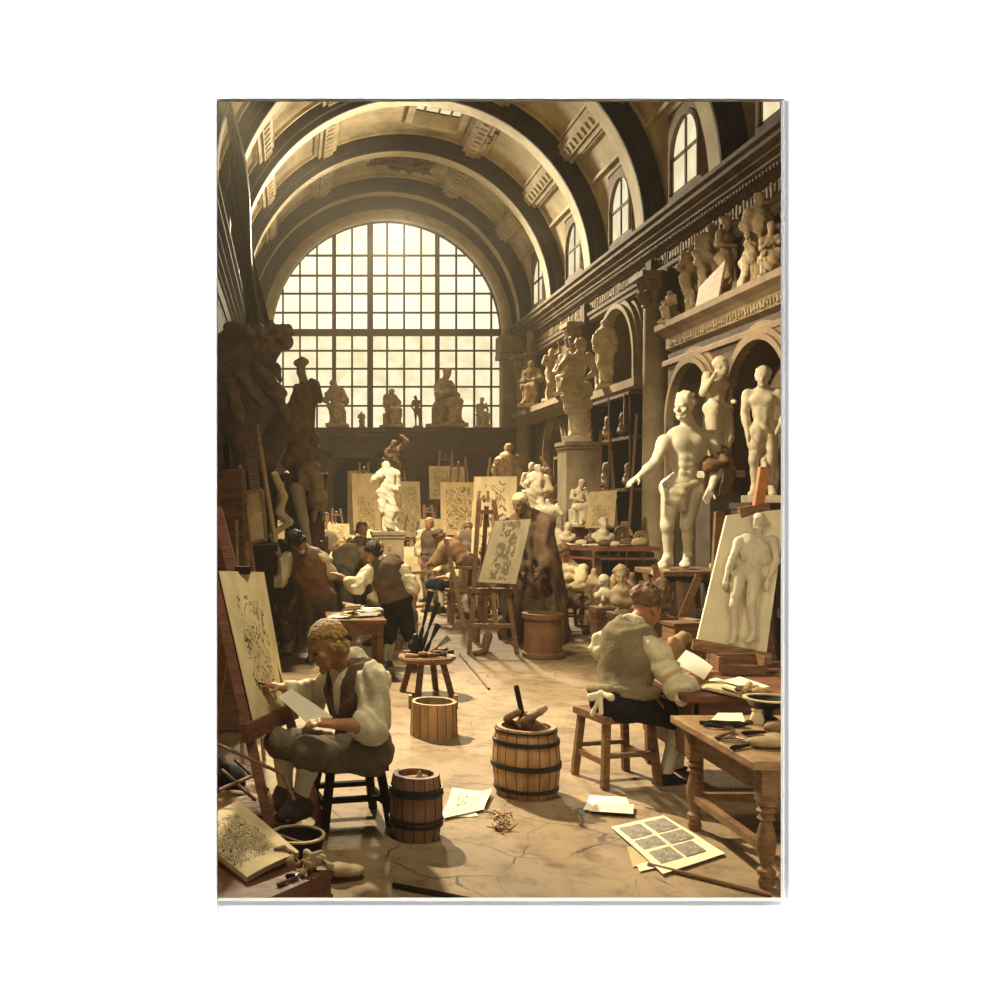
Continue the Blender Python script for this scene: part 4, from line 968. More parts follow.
def bowl(name,label,c,r,h,m,fill=None,th=.012,cat='bowl',foot_=True):
    c=V(c); t=thing(name,label,cat,c)
    mb=MB(); mb.lathe([(0,0),(r*.5,0),(r*.45,h*.12),(r*.8,h*.5),(r,h),(r-th,h),(r*.76-th,h*.52),(r*.4,h*.2),(0,h*.16)],c,28); mb.build('bowl_body',m,t,smooth=True)
    mb=MB(); mb.lathe([(r-th,h-.004),(r+.006,h-.004),(r+.008,h+.008),(r-th,h+.008)],c,28,close=True); mb.build('rim',m,t,smooth=True)
    if fill: mb=MB(); mb.lathe([(r*.9-th,h*.8),(0,h*.82)],c,28); mb.build('filling',fill,t)
    return t
c=on(768,722,z); t=thing('bowl','dark footed bowl with pale rim on the near table','bowl',c)
mb=MB(); mb.lathe([(.0,0),(.07,0),(.06,.02),(.028,.04),(.035,.07),(.1,.1),(.135,.14),(.12,.14),(.08,.11),(0,.1)],c,28); mb.build('bowl_body','iron',t,smooth=True)
mb=MB(); mb.lathe([(.118,.138),(.138,.138),(.14,.146),(.118,.147)],c,28,close=True); mb.build('rim','cream',t,smooth=True)
c=on(757,724,z); t=thing('jar','small cream jar beside the footed bowl on the near table','jar',c)
mb=MB(); mb.lathe([(0,0),(.035,0),(.04,.03),(.03,.06),(.022,.075),(.03,.085),(.02,.085),(0,.07)],c,20); mb.build('jar_body','plaster',t,smooth=True)
mb=MB(); mb.lathe([(.026,.08),(.032,.083),(.03,.09),(.02,.088)],c,20,close=True); mb.build('rim','cream',t,smooth=True)
lump('clay_lump','pale clay lump on the front of the near table','clay',[e_(on(766,742,z+.03),(.11,.06,.03)),e_(on(775,739,z+.03),(.06,.05,.035))],'ochre',.008,.03)
lump('clay_lump','brown clay lump under the rim of the footed bowl','clay',[e_(on(776,728,z+.03),(.07,.05,.035))],'browncl',.008,.03)
sheet('paper','tan sheet under the tools at the back of the near table','paper',[on(707,724,z+.003),on(748,728,z+.003),on(742,713,z+.003),on(718,713,z+.003)],'paper',.002,wavy(.001,9))
# ------------------------------------------------------------------ desk behind it
DZ=.70
t=thing('desk','dark writing desk strewn with papers in front of the man in pale waistcoat','desk',(3.1,7.1,0))
mb=MB(); mb.box((3.28,7.18,DZ-.025),(1.3,1.1,.05),None,.01); mb.build('desktop','woodred',t)
mb=MB(); mb.box((2.72,7.18,.45),(.04,.95,.4)); mb.box((3.3,6.72,.48),(1.1,.04,.36)); mb.box((3.3,7.62,.48),(1.1,.04,.36)); mb.build('desk_panel','woodred',t)
for x in (2.74,3.85):
    for y in (6.74,7.6): mb=MB(); mb.box((x,y,.34),(.07,.07,.66),None,.006); mb.build('leg','wood',t)
sheet('paper','bright sheet held up by the man at the desk','paper',[at(674,664,7.05),at(704,680,6.98),at(713,667,7.1),at(686,650,7.3)],'paperw',.002,lambda u,v:.01*math.sin(3*u),8,8)
for i,(q4,l,m) in enumerate((([(692,684),(735,697),(757,690),(716,678)],'pale sheet with curled edge on the desk under the writing hand','paper'),([(700,688),(748,700),(762,697),(712,681)],'tan sheet lying across the front of the desk','paperd'),([(722,681),(752,690),(770,687),(740,677)],'cream sheet at the back of the desk beside the board','paper'))):
    sheet('paper',l,'paper',[on(a,b,DZ+.006+.009*i) for a,b in q4],m,.003,wavy(.003,20+i))
lump('rag','crumpled cream rag on the desk papers','rag',[c_(on(738,689,DZ+.05),on(756,689,DZ+.05),.022,.03),c_(on(745,692,DZ+.05),on(750,684,DZ+.055),.024,.02),e_(on(762,691,DZ+.055),(.06,.04,.025))],'tan',.008,.015,folds(.004,60,(1,.3,0),2))
tool('chisel','thin gouge lying on the desk papers beside the crumpled rag','chisel',on(722,688,DZ+.05),on(752,698,DZ+.05),'wood','steel',.009)
# ------------------------------------------------------------------ board with the figure in relief
def easel(name,label,c,h,w,rz,m='wood',lean=.22,ledge=.5,group=None,bw=.045,back=True,ld=.1):
    """A-frame: two front legs, prop, cross rails, ledge"""
    c=V(c); r=rot(rz); t=thing(name,label,'easel',c,group); f=lambda x,y,z:c+r@V((x,y,z))
    for s in (-1,1):
        mb=MB(); mb.bar(f(s*w/2,0,0),f(s*w*.16,lean*h,h),bw,bw*.8,up=r@V((0,1,0))); mb.build('front_leg',m,t)
    if back: mb=MB(); mb.bar(f(0,lean*h+h*.32,0),f(0,lean*h*.96,h*.96),bw,bw*.8,up=r@V((0,1,0))); mb.build('back_leg',m,t)
    for z,e in ((ledge,1),(ledge*.45,0),(.93,0)):
        hw=(w/2*(1-z)+w*.16*z)*(1.0 if not e else 1.25); mb=MB()
        mb.box(f(0,lean*h*z-(ld/2 if e else 0),h*z-.02),(2*hw,ld if e else bw*.6,bw),r); mb.build('ledge' if e else 'cross_rail',m,t)
    return t
E1=V((3.62,7.95,0))
easel('easel','heavy dark easel carrying the board with the relief figure',V((3.66,8.0,0)),1.9,.62,-6,'wood',.2,.36,bw=.07)
BQ=[at(697,641,7.78),at(766,656,7.72),at(786,509,8.1),at(727,515,8.14)]
t=thing('relief_board','tall pale board with a nude male figure modelled in relief','panel',BQ[0])
mb=MB(); mb.slab(BQ,.035,2,2); mb.build('board','paper',t)
mb=MB(); a,b=BQ[0]+V((-.05,-.03,-.02)),BQ[1]+V((.03,-.03,-.02)); mb.bar(a,b,.09,.03,bev=.008); mb.build('board_ledge','woodl',t)
mb=MB(); a,b=(BQ[3]*.45+BQ[2]*.55),(BQ[3]*.45+BQ[2]*.55); mb.bar(a+V((-.02,.03,-.1)),a+V((.07,.07,.36)),.075,.05); mb.build('board_mast','orange',t)
mb=MB(); mb.bar(BQ[3]+V((.1,0,.01)),BQ[3]+V((.34,0,.05)),.1,.05); mb.build('board_clamp','woodm',t)
nrm=(BQ[1]-BQ[0]).cross(BQ[3]-BQ[0]).normalized()
def onb(u,v,d=.03): return npv(at(u,v,7.8+(655-v)*.0027)+nrm*d) 
def bj(**k):
    o={}
    for n,v in k.items():
        if n=='face': o[n]=unit(v); continue
        # meet the board's plane along the line of sight
        p=at(v[0],v[1],8.0); e=V((0,0,EYE_Z)); dd=(p-e).normalized(); tt=(BQ[0]-e).dot(nrm)/dd.dot(nrm); o[n]=npv(e+dd*tt+nrm*(v[2] if len(v)>2 else .03))
    return o
j=bj(hd=(756,527,.05),nk=(756,540,.03),pv=(746,573,.03),sl=(771,541,.03),sr=(738,542,.03),el=(775,562,.03),wl=(765,583,.04),er=(730,561,.03),wr=(724,580,.04),hl=(753,577,.03),hr=(737,577,.03),kl=(748,607,.05),kr=(731,607,.05),al=(752,636,.03),ar=(733,635,.03),tl=(743,643,.06),tr=(727,644,.06),xl=(762,595,.04),xr=(722,591,.05),face=(-.5,-.75,-.15))
GB=fig(j,.58,1.0,True,True,.4); body_mesh('relief_figure',pick(GB,*ALL)+hair_prims(GB,.58,'curl'),'marble',t,.0085,.018)
body_mesh('relief_ground',[c_(onb(714,637,.0),onb(728,640,.0),.03,.02),c_(onb(735,630,.0),onb(742,640,.0),.03,.02),c_(onb(716,628,.0),onb(722,634,.0),.02,.02),c_(onb(742,610,.0),onb(738,640,.0),.02,.03)],'paper',t,.009,.03)
t=thing('box','small open orange-brown box standing below the relief board on the desk','box',at(723,663,7.75))
bx=on(722,676,DZ)
mb=MB(); c=V((3.36,7.5,DZ)); mb.box(c+V((0,0,.012)),(.34,.16,.02)); 
mb.build('box_floor','orange',t); mb=MB()
for p,s in (((0,.08,.07),(.34,.02,.13)),((0,-.08,.04),(.34,.02,.07)),((.17,0,.07),(.02,.16,.13)),((-.17,0,.07),(.02,.16,.13))): mb.box(c+V(p),s)
mb.build('box_side','woodm',t)
# ------------------------------------------------------------------ near easel with the drawing of a figure
EQ=[at(254,724,6.05),at(288,708,6.45),at(264,572,6.75),at(219,571,6.4)]
t=thing('easel','tall dark near easel holding the chalk drawing on a board','easel',fl(262,762))
nrm2=(EQ[1]-EQ[0]).cross(EQ[3]-EQ[0]).normalized(); ex=(EQ[1]-EQ[0]).normalized(); ey=(EQ[3]-EQ[0]).normalized()
mb=MB(); mb.bar(EQ[0]-ex*.1-ey*.03-nrm2*.02,EQ[1]+ex*.12-ey*.03-nrm2*.02,.11,.05); mb.build('ledge','woodred',t)
def foot_to(p,q,l): 
    d=(q-p).normalized(); k=(p.z)/-d.z if d.z<0 else l; return p+d*k
for k,(a,d_) in enumerate(((EQ[0]+ex*.0-nrm2*.05,-ey),(EQ[1]-ex*.05-nrm2*.05,-ey))):
    f_=a+d_*(a.z/ -d_.z) if d_.z<0 else a; f_=V((f_.x+(.1 if k else -.0),f_.y,0))
    mb=MB(); mb.bar(f_,a+ey*1.0,.06,.05); mb.build('front_leg','woodred',t)
mb=MB(); top=EQ[3]*.5+EQ[2]*.5-nrm2*.05; mb.bar(V((top.x-.25,7.2,0)),top,.05,.05); mb.build('back_leg','woodred',t)
mb=MB(); mb.bar(top-ey*.6,top+ey*.42+V((-.04,0,.05)),.07,.04); mb.build('mast','woodred',t)
mb=MB(); c=EQ[3]*.48+EQ[2]*.52+ey*.0; mb.box(c+V((0,-.01,.01)),(.1,.06,.05)); mb.build('clamp','woodblk',t)
t=thing('drawing_board','pale board with a rough chalk drawing of a draped figure on the near easel','drawing',EQ[0])
mb=MB(); mb.slab([p-nrm2*.008 for p in EQ],.03,1,1); mb.build('board','woodblk',t)
mb=MB(); mb.slab([p for p in EQ],.005,1,1); mb.build('sheet',sketch('chalk drawing',(.7,.57,.31),(.1,.07,.045),6,7,.38,.52,(.22,.78,.1,.82)),t)
sheet('paper','loose blank sheet held by the man drawing with chalk','paper',[at(313,729,5.76),at(333,717,5.78),at(291,689,5.95),at(278,697,5.95)],'paperw',.002,lambda u,v:.012*math.sin(3*v),8,8)
pole('chalk','dark stick of chalk in the hand of the seated draughtsman','chalk',at(252,681,6.24),at(273,687,6.24),.006,'woodblk')
# ------------------------------------------------------------------ poses in a frame of their own: x to the figure's right, y ahead, z up, for 1.75 m
POSE={
 'stand':dict(hd=(0,.03,1.6),nk=(0,0,1.45),pv=(0,0,.95),sl=(-.19,0,1.41),sr=(.19,0,1.41),el=(-.25,-.02,1.12),er=(.25,-.02,1.12),wl=(-.22,.1,.9),wr=(.22,.1,.9),hl=(-.1,0,.9),hr=(.1,0,.9),kl=(-.11,.03,.49),kr=(.11,.03,.49),al=(-.11,-.02,.09),ar=(.11,-.02,.09),tl=(-.14,.16,.02),tr=(.14,.16,.02),face=(0,1,-.1)),
 'contra':dict(hd=(-.02,.03,1.59),nk=(-.01,0,1.45),pv=(.03,0,.95),sl=(-.19,.02,1.38),sr=(.18,-.02,1.44),el=(-.3,-.04,1.12),er=(.3,-.08,1.2),wl=(-.12,.12,1.05),wr=(.2,.1,1.35),hl=(-.07,0,.88),hr=(.13,0,.93),kl=(-.12,.12,.5),kr=(.12,.02,.49),al=(-.16,-.02,.1),ar=(.1,-.02,.09),tl=(-.22,.15,.02),tr=(.12,.17,.02),face=(-.5,.85,-.15)),
 'armup':dict(hd=(.03,.05,1.59),nk=(0,0,1.45),pv=(-.02,0,.95),sl=(-.19,0,1.43),sr=(.18,0,1.42),el=(-.36,.1,1.62),er=(.26,.05,1.12),wl=(-.24,.16,1.84),wr=(.02,.18,1.08),hl=(-.12,0,.91),hr=(.08,0,.89),kl=(-.12,.02,.49),kr=(.1,.14,.5),al=(-.12,-.02,.09),ar=(.14,-.02,.1),tl=(-.14,.16,.02),tr=(.2,.13,.02),face=(.4,.85,.1)),
 'sit':dict(hd=(0,.12,1.14),nk=(0,.06,1.0),pv=(0,0,.5),sl=(-.19,.06,.95),sr=(.19,.06,.95),el=(-.27,.16,.7),er=(.27,.16,.7),wl=(-.12,.36,.68),wr=(.12,.36,.72),hl=(-.1,0,.47),hr=(.1,0,.47),kl=(-.14,.42,.5),kr=(.14,.42,.5),al=(-.14,.36,.09),ar=(.14,.4,.09),tl=(-.16,.54,.02),tr=(.16,.58,.02),face=(0,.85,-.5)),
 'draw':dict(hd=(0,.14,1.13),nk=(0,.07,1.0),pv=(0,0,.5),sl=(-.19,.07,.94),sr=(.19,.07,.96),el=(-.24,.22,.68),er=(.27,.3,.86),wl=(-.08,.42,.66),wr=(.16,.52,.96),hl=(-.1,0,.47),hr=(.1,0,.47),kl=(-.16,.42,.5),kr=(.16,.42,.5),al=(-.17,.3,.09),ar=(.15,.42,.09),tl=(-.19,.48,.02),tr=(.17,.6,.02),face=(.1,.9,-.35)),
 'bend':dict(hd=(0,.48,1.36),nk=(0,.36,1.27),pv=(0,0,.93),sl=(-.19,.34,1.22),sr=(.19,.34,1.22),el=(-.25,.5,.98),er=(.25,.5,.98),wl=(-.1,.68,.86),wr=(.14,.7,.88),hl=(-.1,0,.9),hr=(.1,0,.9),kl=(-.12,.05,.49),kr=(.12,-.02,.49),al=(-.12,-.05,.09),ar=(.13,-.14,.09),tl=(-.14,.12,.02),tr=(.15,.03,.02),face=(0,.7,-.75)),
}
def tj(pose,base,h=1.75,rz=0,seed=0,jit=.02,lean=(0,0)):
    rs=random.Random(seed); s=h/1.75; r=npv(rot(rz)); o={}
    for n,v in POSE[pose].items():
        v=npv(v)
        if n!='face':
            if n[0] in 'ewh' : v=v+npv([rs.uniform(-jit,jit) for _ in range(3)])
            v=v+npv((lean[0]*v[2],lean[1]*v[2],0)); o[n]=npv(base)+r@(v*s)
        else: o[n]=unit(r@v)
    return o
def mantle(G,j,s=1.0,lo=.05,half=True):
    """cloth from one shoulder across the body to the feet"""
    rt,fw,up,T,X,hr,hf,H=G['fr']; b=(j['al']+j['ar'])/2
    P=[c_(j['sl']+up*.02*s,T(.5,.06,.08),.09*s,.1*s),c_(T(.5,.06,.08),j['hr'],.1*s,.11*s),c_(j['hr'],j['hl'],.13*s),c_(j['hl'],j['kl'],.13*s,.11*s),c_(j['hr'],j['kr'],.13*s,.11*s),c_((j['kl']+j['kr'])/2,b+npv((0,0,lo)),.13*s,.16*s),c_(j['kl'],j['al'],.1*s,.09*s)]
    if not half: P+=[c_(T(.9,-.1),T(.9,.1),.12*s),c_(T(.9),T(.2),.18*s,.18*s),c_(j['sl'],j['el'],.09*s,.1*s),c_(j['sr'],j['er'],.09*s,.1*s),c_(j['el'],j['wl'],.09*s,.07*s),c_(j['er'],j['wr'],.09*s,.07*s)]
    return P
def loin(G,j,s=1.0):
    return [c_(j['hr'],j['hl'],.125*s),c_(j['hr'],j['hr']*.5+j['kr']*.5,.11*s,.1*s),c_(j['hl'],j['hl']*.6+j['kl']*.4,.11*s,.1*s),c_(j['hl'],j['al']*.6+j['kl']*.4-npv((.12*s,0,0)),.08*s,.05*s)]
def cast(label,pose,base,h,rz,seed,m='plaster',drape='half',vox=.022,name='statue',group=None,lean=(0,0),hair='curl',k=None,muscle=1.0,plinth=True,dm=None,cat='statue'):
    s=h/1.75; b=V(base); ph=.06*h if plinth else 0
    j=tj(pose,npv(b)+npv((0,0,ph)),h,rz,seed,.05,lean)
    f={'half':lambda G,j:mantle(G,j,s),'full':lambda G,j:mantle(G,j,s,half=False),'loin':lambda G,j:loin(G,j,s),None:None}[drape]
    t,G=statue(name,label,j,s,vox,m,hair,f,dm,group,seed=seed,fine=False,muscle=muscle,cat=cat,hs=1.13,bulk=1.2)
    t.location=b
    for c in t.children: c.matrix_parent_inverse=Matrix.Translation(-b)
    if plinth:
        mb=MB(); r=rot(rz); c=b+r@V((0,.05*s,ph/2))
        if pose in('sit','draw'): mb.box(b+r@V((0,.1*s,ph/2)),(.6*s,.9*s,ph),r,.01); mb.box(b+r@V((0,-.02*s,ph+.2*s)),(.44*s,.4*s,.42*s),r,.02)
        else: mb.box(c,(.5*s,.5*s,ph),r,.012)
        mb.build('plinth',m,t)
    return t
def bust(label,base,h,rz,seed,m='plaster',name='bust',vox=.016,cat='bust'):
    """head and shoulders on a turned foot"""
    s=h/.58; b=V(base); rs=random.Random(seed); r=npv(rot(rz)); o=lambda x,y,z: npv(b)+r@(npv((x,y,z))*s)
    j=dict(hd=o(rs.uniform(-.03,.03),.03,.43),nk=o(0,0,.27),face=unit(r@npv((rs.uniform(-.5,.5),1,rs.uniform(-.3,.1)))))
    P,q,X=head_prims(j,s); G={'hq':q,'HX':X}
    P+=hair_prims(G,s,rs.choice(['curl','short']),seed)+[c_(o(-.16,-.01,.2),o(.16,-.01,.2),.068*s),c_(o(-.07,0,.26),o(.07,0,.26),.06*s),c_(o(-.09,.05,.14),o(.09,.05,.14),.07*s),c_(o(0,.02,.26),o(0,.02,.12),.11*s,.08*s)]
    t=thing(name,label,cat,b)
    body_mesh('head_and_shoulders',P,m,t,vox*.8,.016*s)
    mb=MB(); mb.lathe([(0,0),(.1*s,0),(.1*s,.025*s),(.06*s,.05*s),(.05*s,.08*s),(.08*s,.12*s),(0,.13*s)],b,16); mb.build('foot',m,t,smooth=True)
    return t
def torso_cast(label,base,h,rz,seed,m='plaster',vox=.018,lean=(0,0),name='torso_cast'):
    """a broken antique: trunk and thigh stumps"""
    s=h/.95; b=V(base); rs=random.Random(seed); r=npv(rot(rz)); o=lambda x,y,z: npv(b)+r@(npv((x+lean[0]*z,y+lean[1]*z,z))*s)
    P=[e_(o(0,0,.68),npv((.19,.12,.18))*s,r),e_(o(0,0,.42),npv((.14,.1,.16))*s,r),e_(o(0,0,.26),npv((.17,.12,.12))*s,r),c_(o(-.09,.02,.22),o(-.1,.06,.02),.1*s,.075*s),c_(o(.09,.02,.22),o(.11,-.01,.05),.1*s,.08*s),
       c_(o(-.17,0,.78),o(-.26,.02,.64),.065*s,.055*s),c_(o(.17,0,.78),o(.2+rs.uniform(0,.1),.05,.7),.065*s,.05*s),c_(o(0,0,.82),o(0,.02,.93),.06*s,.05*s),e_(o(.08,.09,.72),npv((.08,.05,.07))*s,r),e_(o(-.08,.09,.72),npv((.08,.05,.07))*s,r)]
    t=thing(name,label,'statue',b); body_mesh('trunk',P,m,t,vox,.035*s)
    mb=MB(); mb.box(b+V((0,0,.015*s)),(.4*s,.34*s,.05*s),rot(rz)); mb.build('plinth',m,t); return t
def pedestal(name,label,c,w,d,h,m='wood',rz=0,cat='pedestal'):
    c=V(c); r=rot(rz); t=thing(name,label,cat,c)
    mb=MB(); mb.box(c+V((0,0,h/2)),(w*.86,d*.86,h-.1),r); mb.build('shaft',m,t)
    mb=MB(); mb.box(c+V((0,0,.06)),(w,d,.12),r,.01); mb.build('base',m,t)
    mb=MB(); mb.box(c+V((0,0,h-.04)),(w,d,.08),r,.01); mb.box(c+V((0,0,h-.11)),(w*.93,d*.93,.06),r); mb.build('cap',m,t); return t
# ------------------------------------------------------------------ the great marble nude
j=J(14.0, hd=(684,407,-.08), nk=(689,428,0), pv=(681,484,0), sr=(665,441,-.02), sl=(711,436,.02), er=(655,463,-.1), wr=(639,477,-.25), xr=(631,482,-.3), el=(719,464,-.02), wl=(711,489,-.15), xl=(705,502,-.2),
    hr=(672,488,-.02), hl=(692,487,.02), kr=(667,525,-.12), kl=(687,524,-.06), ar=(668,558,-.02), al=(688,556,.05), tr=(660,566,-.25), tl=(684,565,-.2), face=(-.8,-.58,-.06))
def dr(G,j):
    P=[]; rt,fw,up,T,X,hr,hf,H=G['fr']
    q=lambda u,v,d=0: npv(at(u,v,14.0+d))
    P+=[c_(q(666,484,-.1),q(682,491,-.17),.045,.055),c_(q(682,491,-.17),q(695,483,-.08),.055,.05),c_(q(695,483,-.08),q(694,481,.13),.05),c_(q(666,484,-.08),q(670,482,.13),.045)]
    for i in range(6): P.append(c_(q(672+i*3,488,-.16),q(669+i*2.8,500+(i%3)*4,-.17),.04,.04))
    return P
mainst,G=statue('statue','great pale nude male statue with loincloth, standing with one arm held out',j,1.38,.0115,'marble','curl',dr,'plaster',seed=2,npr=(0,0,-1),npl=(0,-1,0),bulk=1.1,hs=1.1)
q=lambda u,v,d=0: npv(at(u,v,14.0+d))
body_mesh('arm_drapery',[c_(q(708,462,-.05),q(722,452,.05),.09,.1),c_(q(722,452,.05),q(729,470,0),.1,.09),c_(q(729,470,0),q(724,492,0),.08,.07),c_(q(724,492,0),q(716,500,.05),.06,.05),c_(q(706,468,-.1),q(722,462,-.12),.08,.09),c_(q(713,470,0),q(708,486,.05),.09,.06)],'browncl',mainst,.02,.05,folds(.02,22,(.8,.2,.6),4))
# ------------------------------------------------------------------ arcade: two figures before the niches, seven on the ledge above
def front(px,Y): return (px-VPX)*Y/1000
c=V((6.24,14.6,0)); pz=2-(478-500)*.0146
pedestal('pedestal','tall dark pedestal in the inner arch of the arcade',(c.x,c.y,0),.5,.6,pz,'stoned')
cast('horned draped statue twisting in the inner arch of the arcade','contra',(c.x,c.y,pz),1.68,205,3,'plaster','loin',.02,hair='curl')
c=V((front(763,12.6),12.6,0)); pz=2-(503-500)*.0126
pedestal('pedestal','tall dark pedestal in the arch nearest the relief board',(c.x,c.y,0),.6,.6,pz,'stoned')
cast('curly haired statue with hands behind its back, cloth round the hips, above the relief board','stand',(c.x,c.y,pz),1.6,150,12,'plaster','loin',.02)
LG=[('crouching headless statue at the far end of the arcade ledge',672,17.0,.72,'sit','ochre','full',120),('leaning rough statue second from the far end of the arcade ledge',691,16.5,1.15,'contra','ochre','full',200),('hooded statue with pointed cap on the arcade ledge behind the slanting panel',709,16.0,1.35,'stand','ochre','full',170),
    ('bare chested statue on the arcade ledge beside the slanting panel',734,15.5,1.3,'armup','ochre','loin',210),('bowed statue on the arcade ledge between the bare chested one and the near group',749,14.8,.95,'bend','plaster','full',250),('tall hooded statue at the back of the near group on the arcade ledge',759,14.35,1.3,'stand','ochre','full',180),('low seated statue at the near end of the arcade ledge',770,13.7,.95,'sit','ochre','half',160)]
for i,(l,px,Y,h,p,m,d,rz) in enumerate(LG): cast(l,p,(front(px,Y) if front(px,Y)<6.75 else 6.75,Y,5.0),h,rz,30+i,m,d,.02)
mb=MB(); mb.slab([V((6.38,15.75,5.02)),V((6.38,14.9,5.02)),V((6.44,14.8,5.55)),V((6.44,15.75,5.35))],.03); tag(mb.build('panel','woodl'),'slanting pale panel propped on the arcade ledge among the statues','panel')
# ------------------------------------------------------------------ far ledge and the tall statue on its column of stone
for i,(l,px,Y,h,p,m,d,rz) in enumerate((('hunched statue at the far end of the far ledge',535,27.3,1.6,'sit','ochre','full',150),('statue raising an arm on the far ledge beside the hunched one',553,25.4,1.3,'armup','ochre','half',190),('small seated pale statue on the far ledge just behind the tall draped statue',562,24.2,1.25,'sit','plaster','half',160),
    ('slender white veiled statue on the niche ledge behind the tall easel',605,21.0,1.35,'stand','plaster','full',170))):
    cast(l,p,(6.62,Y,4.5 if Y>22.4 else 4.35),h,rz,50+i,m,d,.028)
c=V((front(578,20.0),20.0,0)); pz=3.15
pedestal('pedestal','rounded stone pedestal under the tall draped statue',(c.x,c.y,0),.75,.75,pz,'stonel')
cast('tall draped pale statue on a high pedestal in front of the far ledge','contra',(c.x,c.y,pz),1.95,160,21,'plaster','half',.022)
# ------------------------------------------------------------------ window sill
for i,(l,px,h,p,m,d,rz) in enumerate((('winged headless statue at the near end of the window sill',338,1.2,'sit','ochre','full',170),('squat rock-like statue on the window sill behind the tall bowed one',391,1.0,'sit','ochre','full',200),('tall bowed draped statue on the window sill',444,1.42,'sit','ochre','full',215),
    ('small crouching statue on the window sill beside the tall bowed one',482,.75,'sit','plaster','half',190),('thin broken figure on the window sill just before the tall bowed one',418,.62,'stand','browncl',None,180),('low rounded cast on the window sill between winged and rock-like statues',362,.42,'sit','ochre','full',180))):
    cast(l,p,(front(px,29.2),29.2,4.11),h*1.45,rz,70+i,m,d,.028,lean=(.06,.0))
# ------------------------------------------------------------------ the white draped woman in the middle of the hall
Y=21.0; c=V((front(388,Y),Y,0)); pz=2-(531-500)*.021
pedestal('pedestal','low stone pedestal under the white draped woman',(c.x,c.y,0),.7,.7,pz,'stonel')
cast('white draped female statue looking down in the middle of the hall','contra',(c.x,c.y,pz),1.5,195,22,'marble','full',.022,plinth=False)
# ------------------------------------------------------------------ the dark colossus and the leaning torso
KY=13.9; kf=KY/9.0
pedestal('cabinet','tall black timber cabinet under the dark colossal sculpture',(-.72,14.3,0),1.25,1.2,2.35,'woodblk',cat='cabinet')
A=lambda u,v,d=0: npv(at(u,v,KY+.4+d))
def C_(a,b,r,r2=None): return c_(a,b,r*kf,(r if r2 is None else r2)*kf)
P=[C_(A(222,362),A(240,352),.2,.24),C_(A(240,352),A(258,382),.25,.2),C_(A(225,365),A(226,440,.1),.3,.32),C_(A(258,382),A(268,350,-.1),.17,.13),C_(A(268,350,-.1),A(283,340,-.15),.12,.06),C_(A(262,372),A(284,432,-.1),.14,.08),C_(A(248,395,-.35),A(262,407,-.4),.12,.11),C_(A(262,407,-.4),A(240,430,-.3),.11,.16),
   C_(A(240,430,-.3),A(245,462,-.1),.17,.18),C_(A(226,440,.1),A(230,460,.1),.3,.32),C_(A(268,420,.1),A(258,460,-.1),.14,.16),C_(A(284,432,-.1),A(272,448,-.05),.06,.08)]
t=thing('sculpture','colossal dark bent figure in heavy drapery on the tall black cabinet','statue',(-.72,14.3,2.35))
body_mesh('body',P,'darkcl',t,.028,.1,folds(.03,11,(.75,.2,-.6),3,.9),lambda X,Y,Z:(2.36-Z).astype(np.float32))
P=[C_(A(262,345,-.2),A(285,342,-.2),.09,.08),C_(A(246,352,-.25),A(258,345,-.25),.07)]
rs=random.Random(8)
for i in range(34):
    q=A(rs.uniform(248,288),rs.uniform(328,348),rs.uniform(-.5,-.1)); P.append(C_(q,q+npv((rs.uniform(-.15,.15),rs.uniform(-.08,.08),rs.uniform(-.09,.09))),rs.uniform(.03,.06),.02))
body_mesh('wreath',P,'browncl',t,.024,.03)
body_mesh('hanging_cloth',[C_(A(256,365,-.45),A(276,392,-.5),.05,.07),C_(A(276,392,-.5),A(286,420,-.4),.06,.04),C_(A(240,375,-.5),A(262,400,-.6),.05,.06),C_(A(232,380,-.45),A(240,420,-.5),.06,.08)],'browncl',t,.024,.08,folds(.022,18,(.8,.2,.5),6))
LY=15.2; lf=LY/11.0
B=lambda u,v,d=0: npv(at(u,v,LY+d))
def D_(a,b,r,r2=None): return c_(a,b,r*lf,(r if r2 is None else r2)*lf)
pedestal('pedestal','tall brown pedestal under the leaning headless torso',(.22,LY+.05,0),.7,.66,2.4,'wood')
t=thing('torso_cast','headless draped torso leaning toward the great window, one arm raised','statue',(.22,LY+.05,2.4))
body_mesh('trunk',[D_(B(307,392),B(301,418),.13,.15),D_(B(301,418),B(297,446),.15,.12),D_(B(297,446),B(303,470),.13,.17),D_(B(312,385),B(316,398),.06,.06),D_(B(298,392),B(294,405),.07),D_(B(298,450),B(288,463,-.1),.09,.07),D_(B(312,440,.1),B(310,468),.09,.11)],'browncl',t,.022,.06,folds(.02,18,(.6,.2,.7),5),lambda X,Y,Z:(2.41-Z).astype(np.float32))
body_mesh('raised_arm',[D_(B(306,388),B(301,372),.05,.045),D_(B(301,372),B(302,360),.045,.04),D_(B(297,363),B(306,362),.04,.035)],'ochre',t,.018,.04)
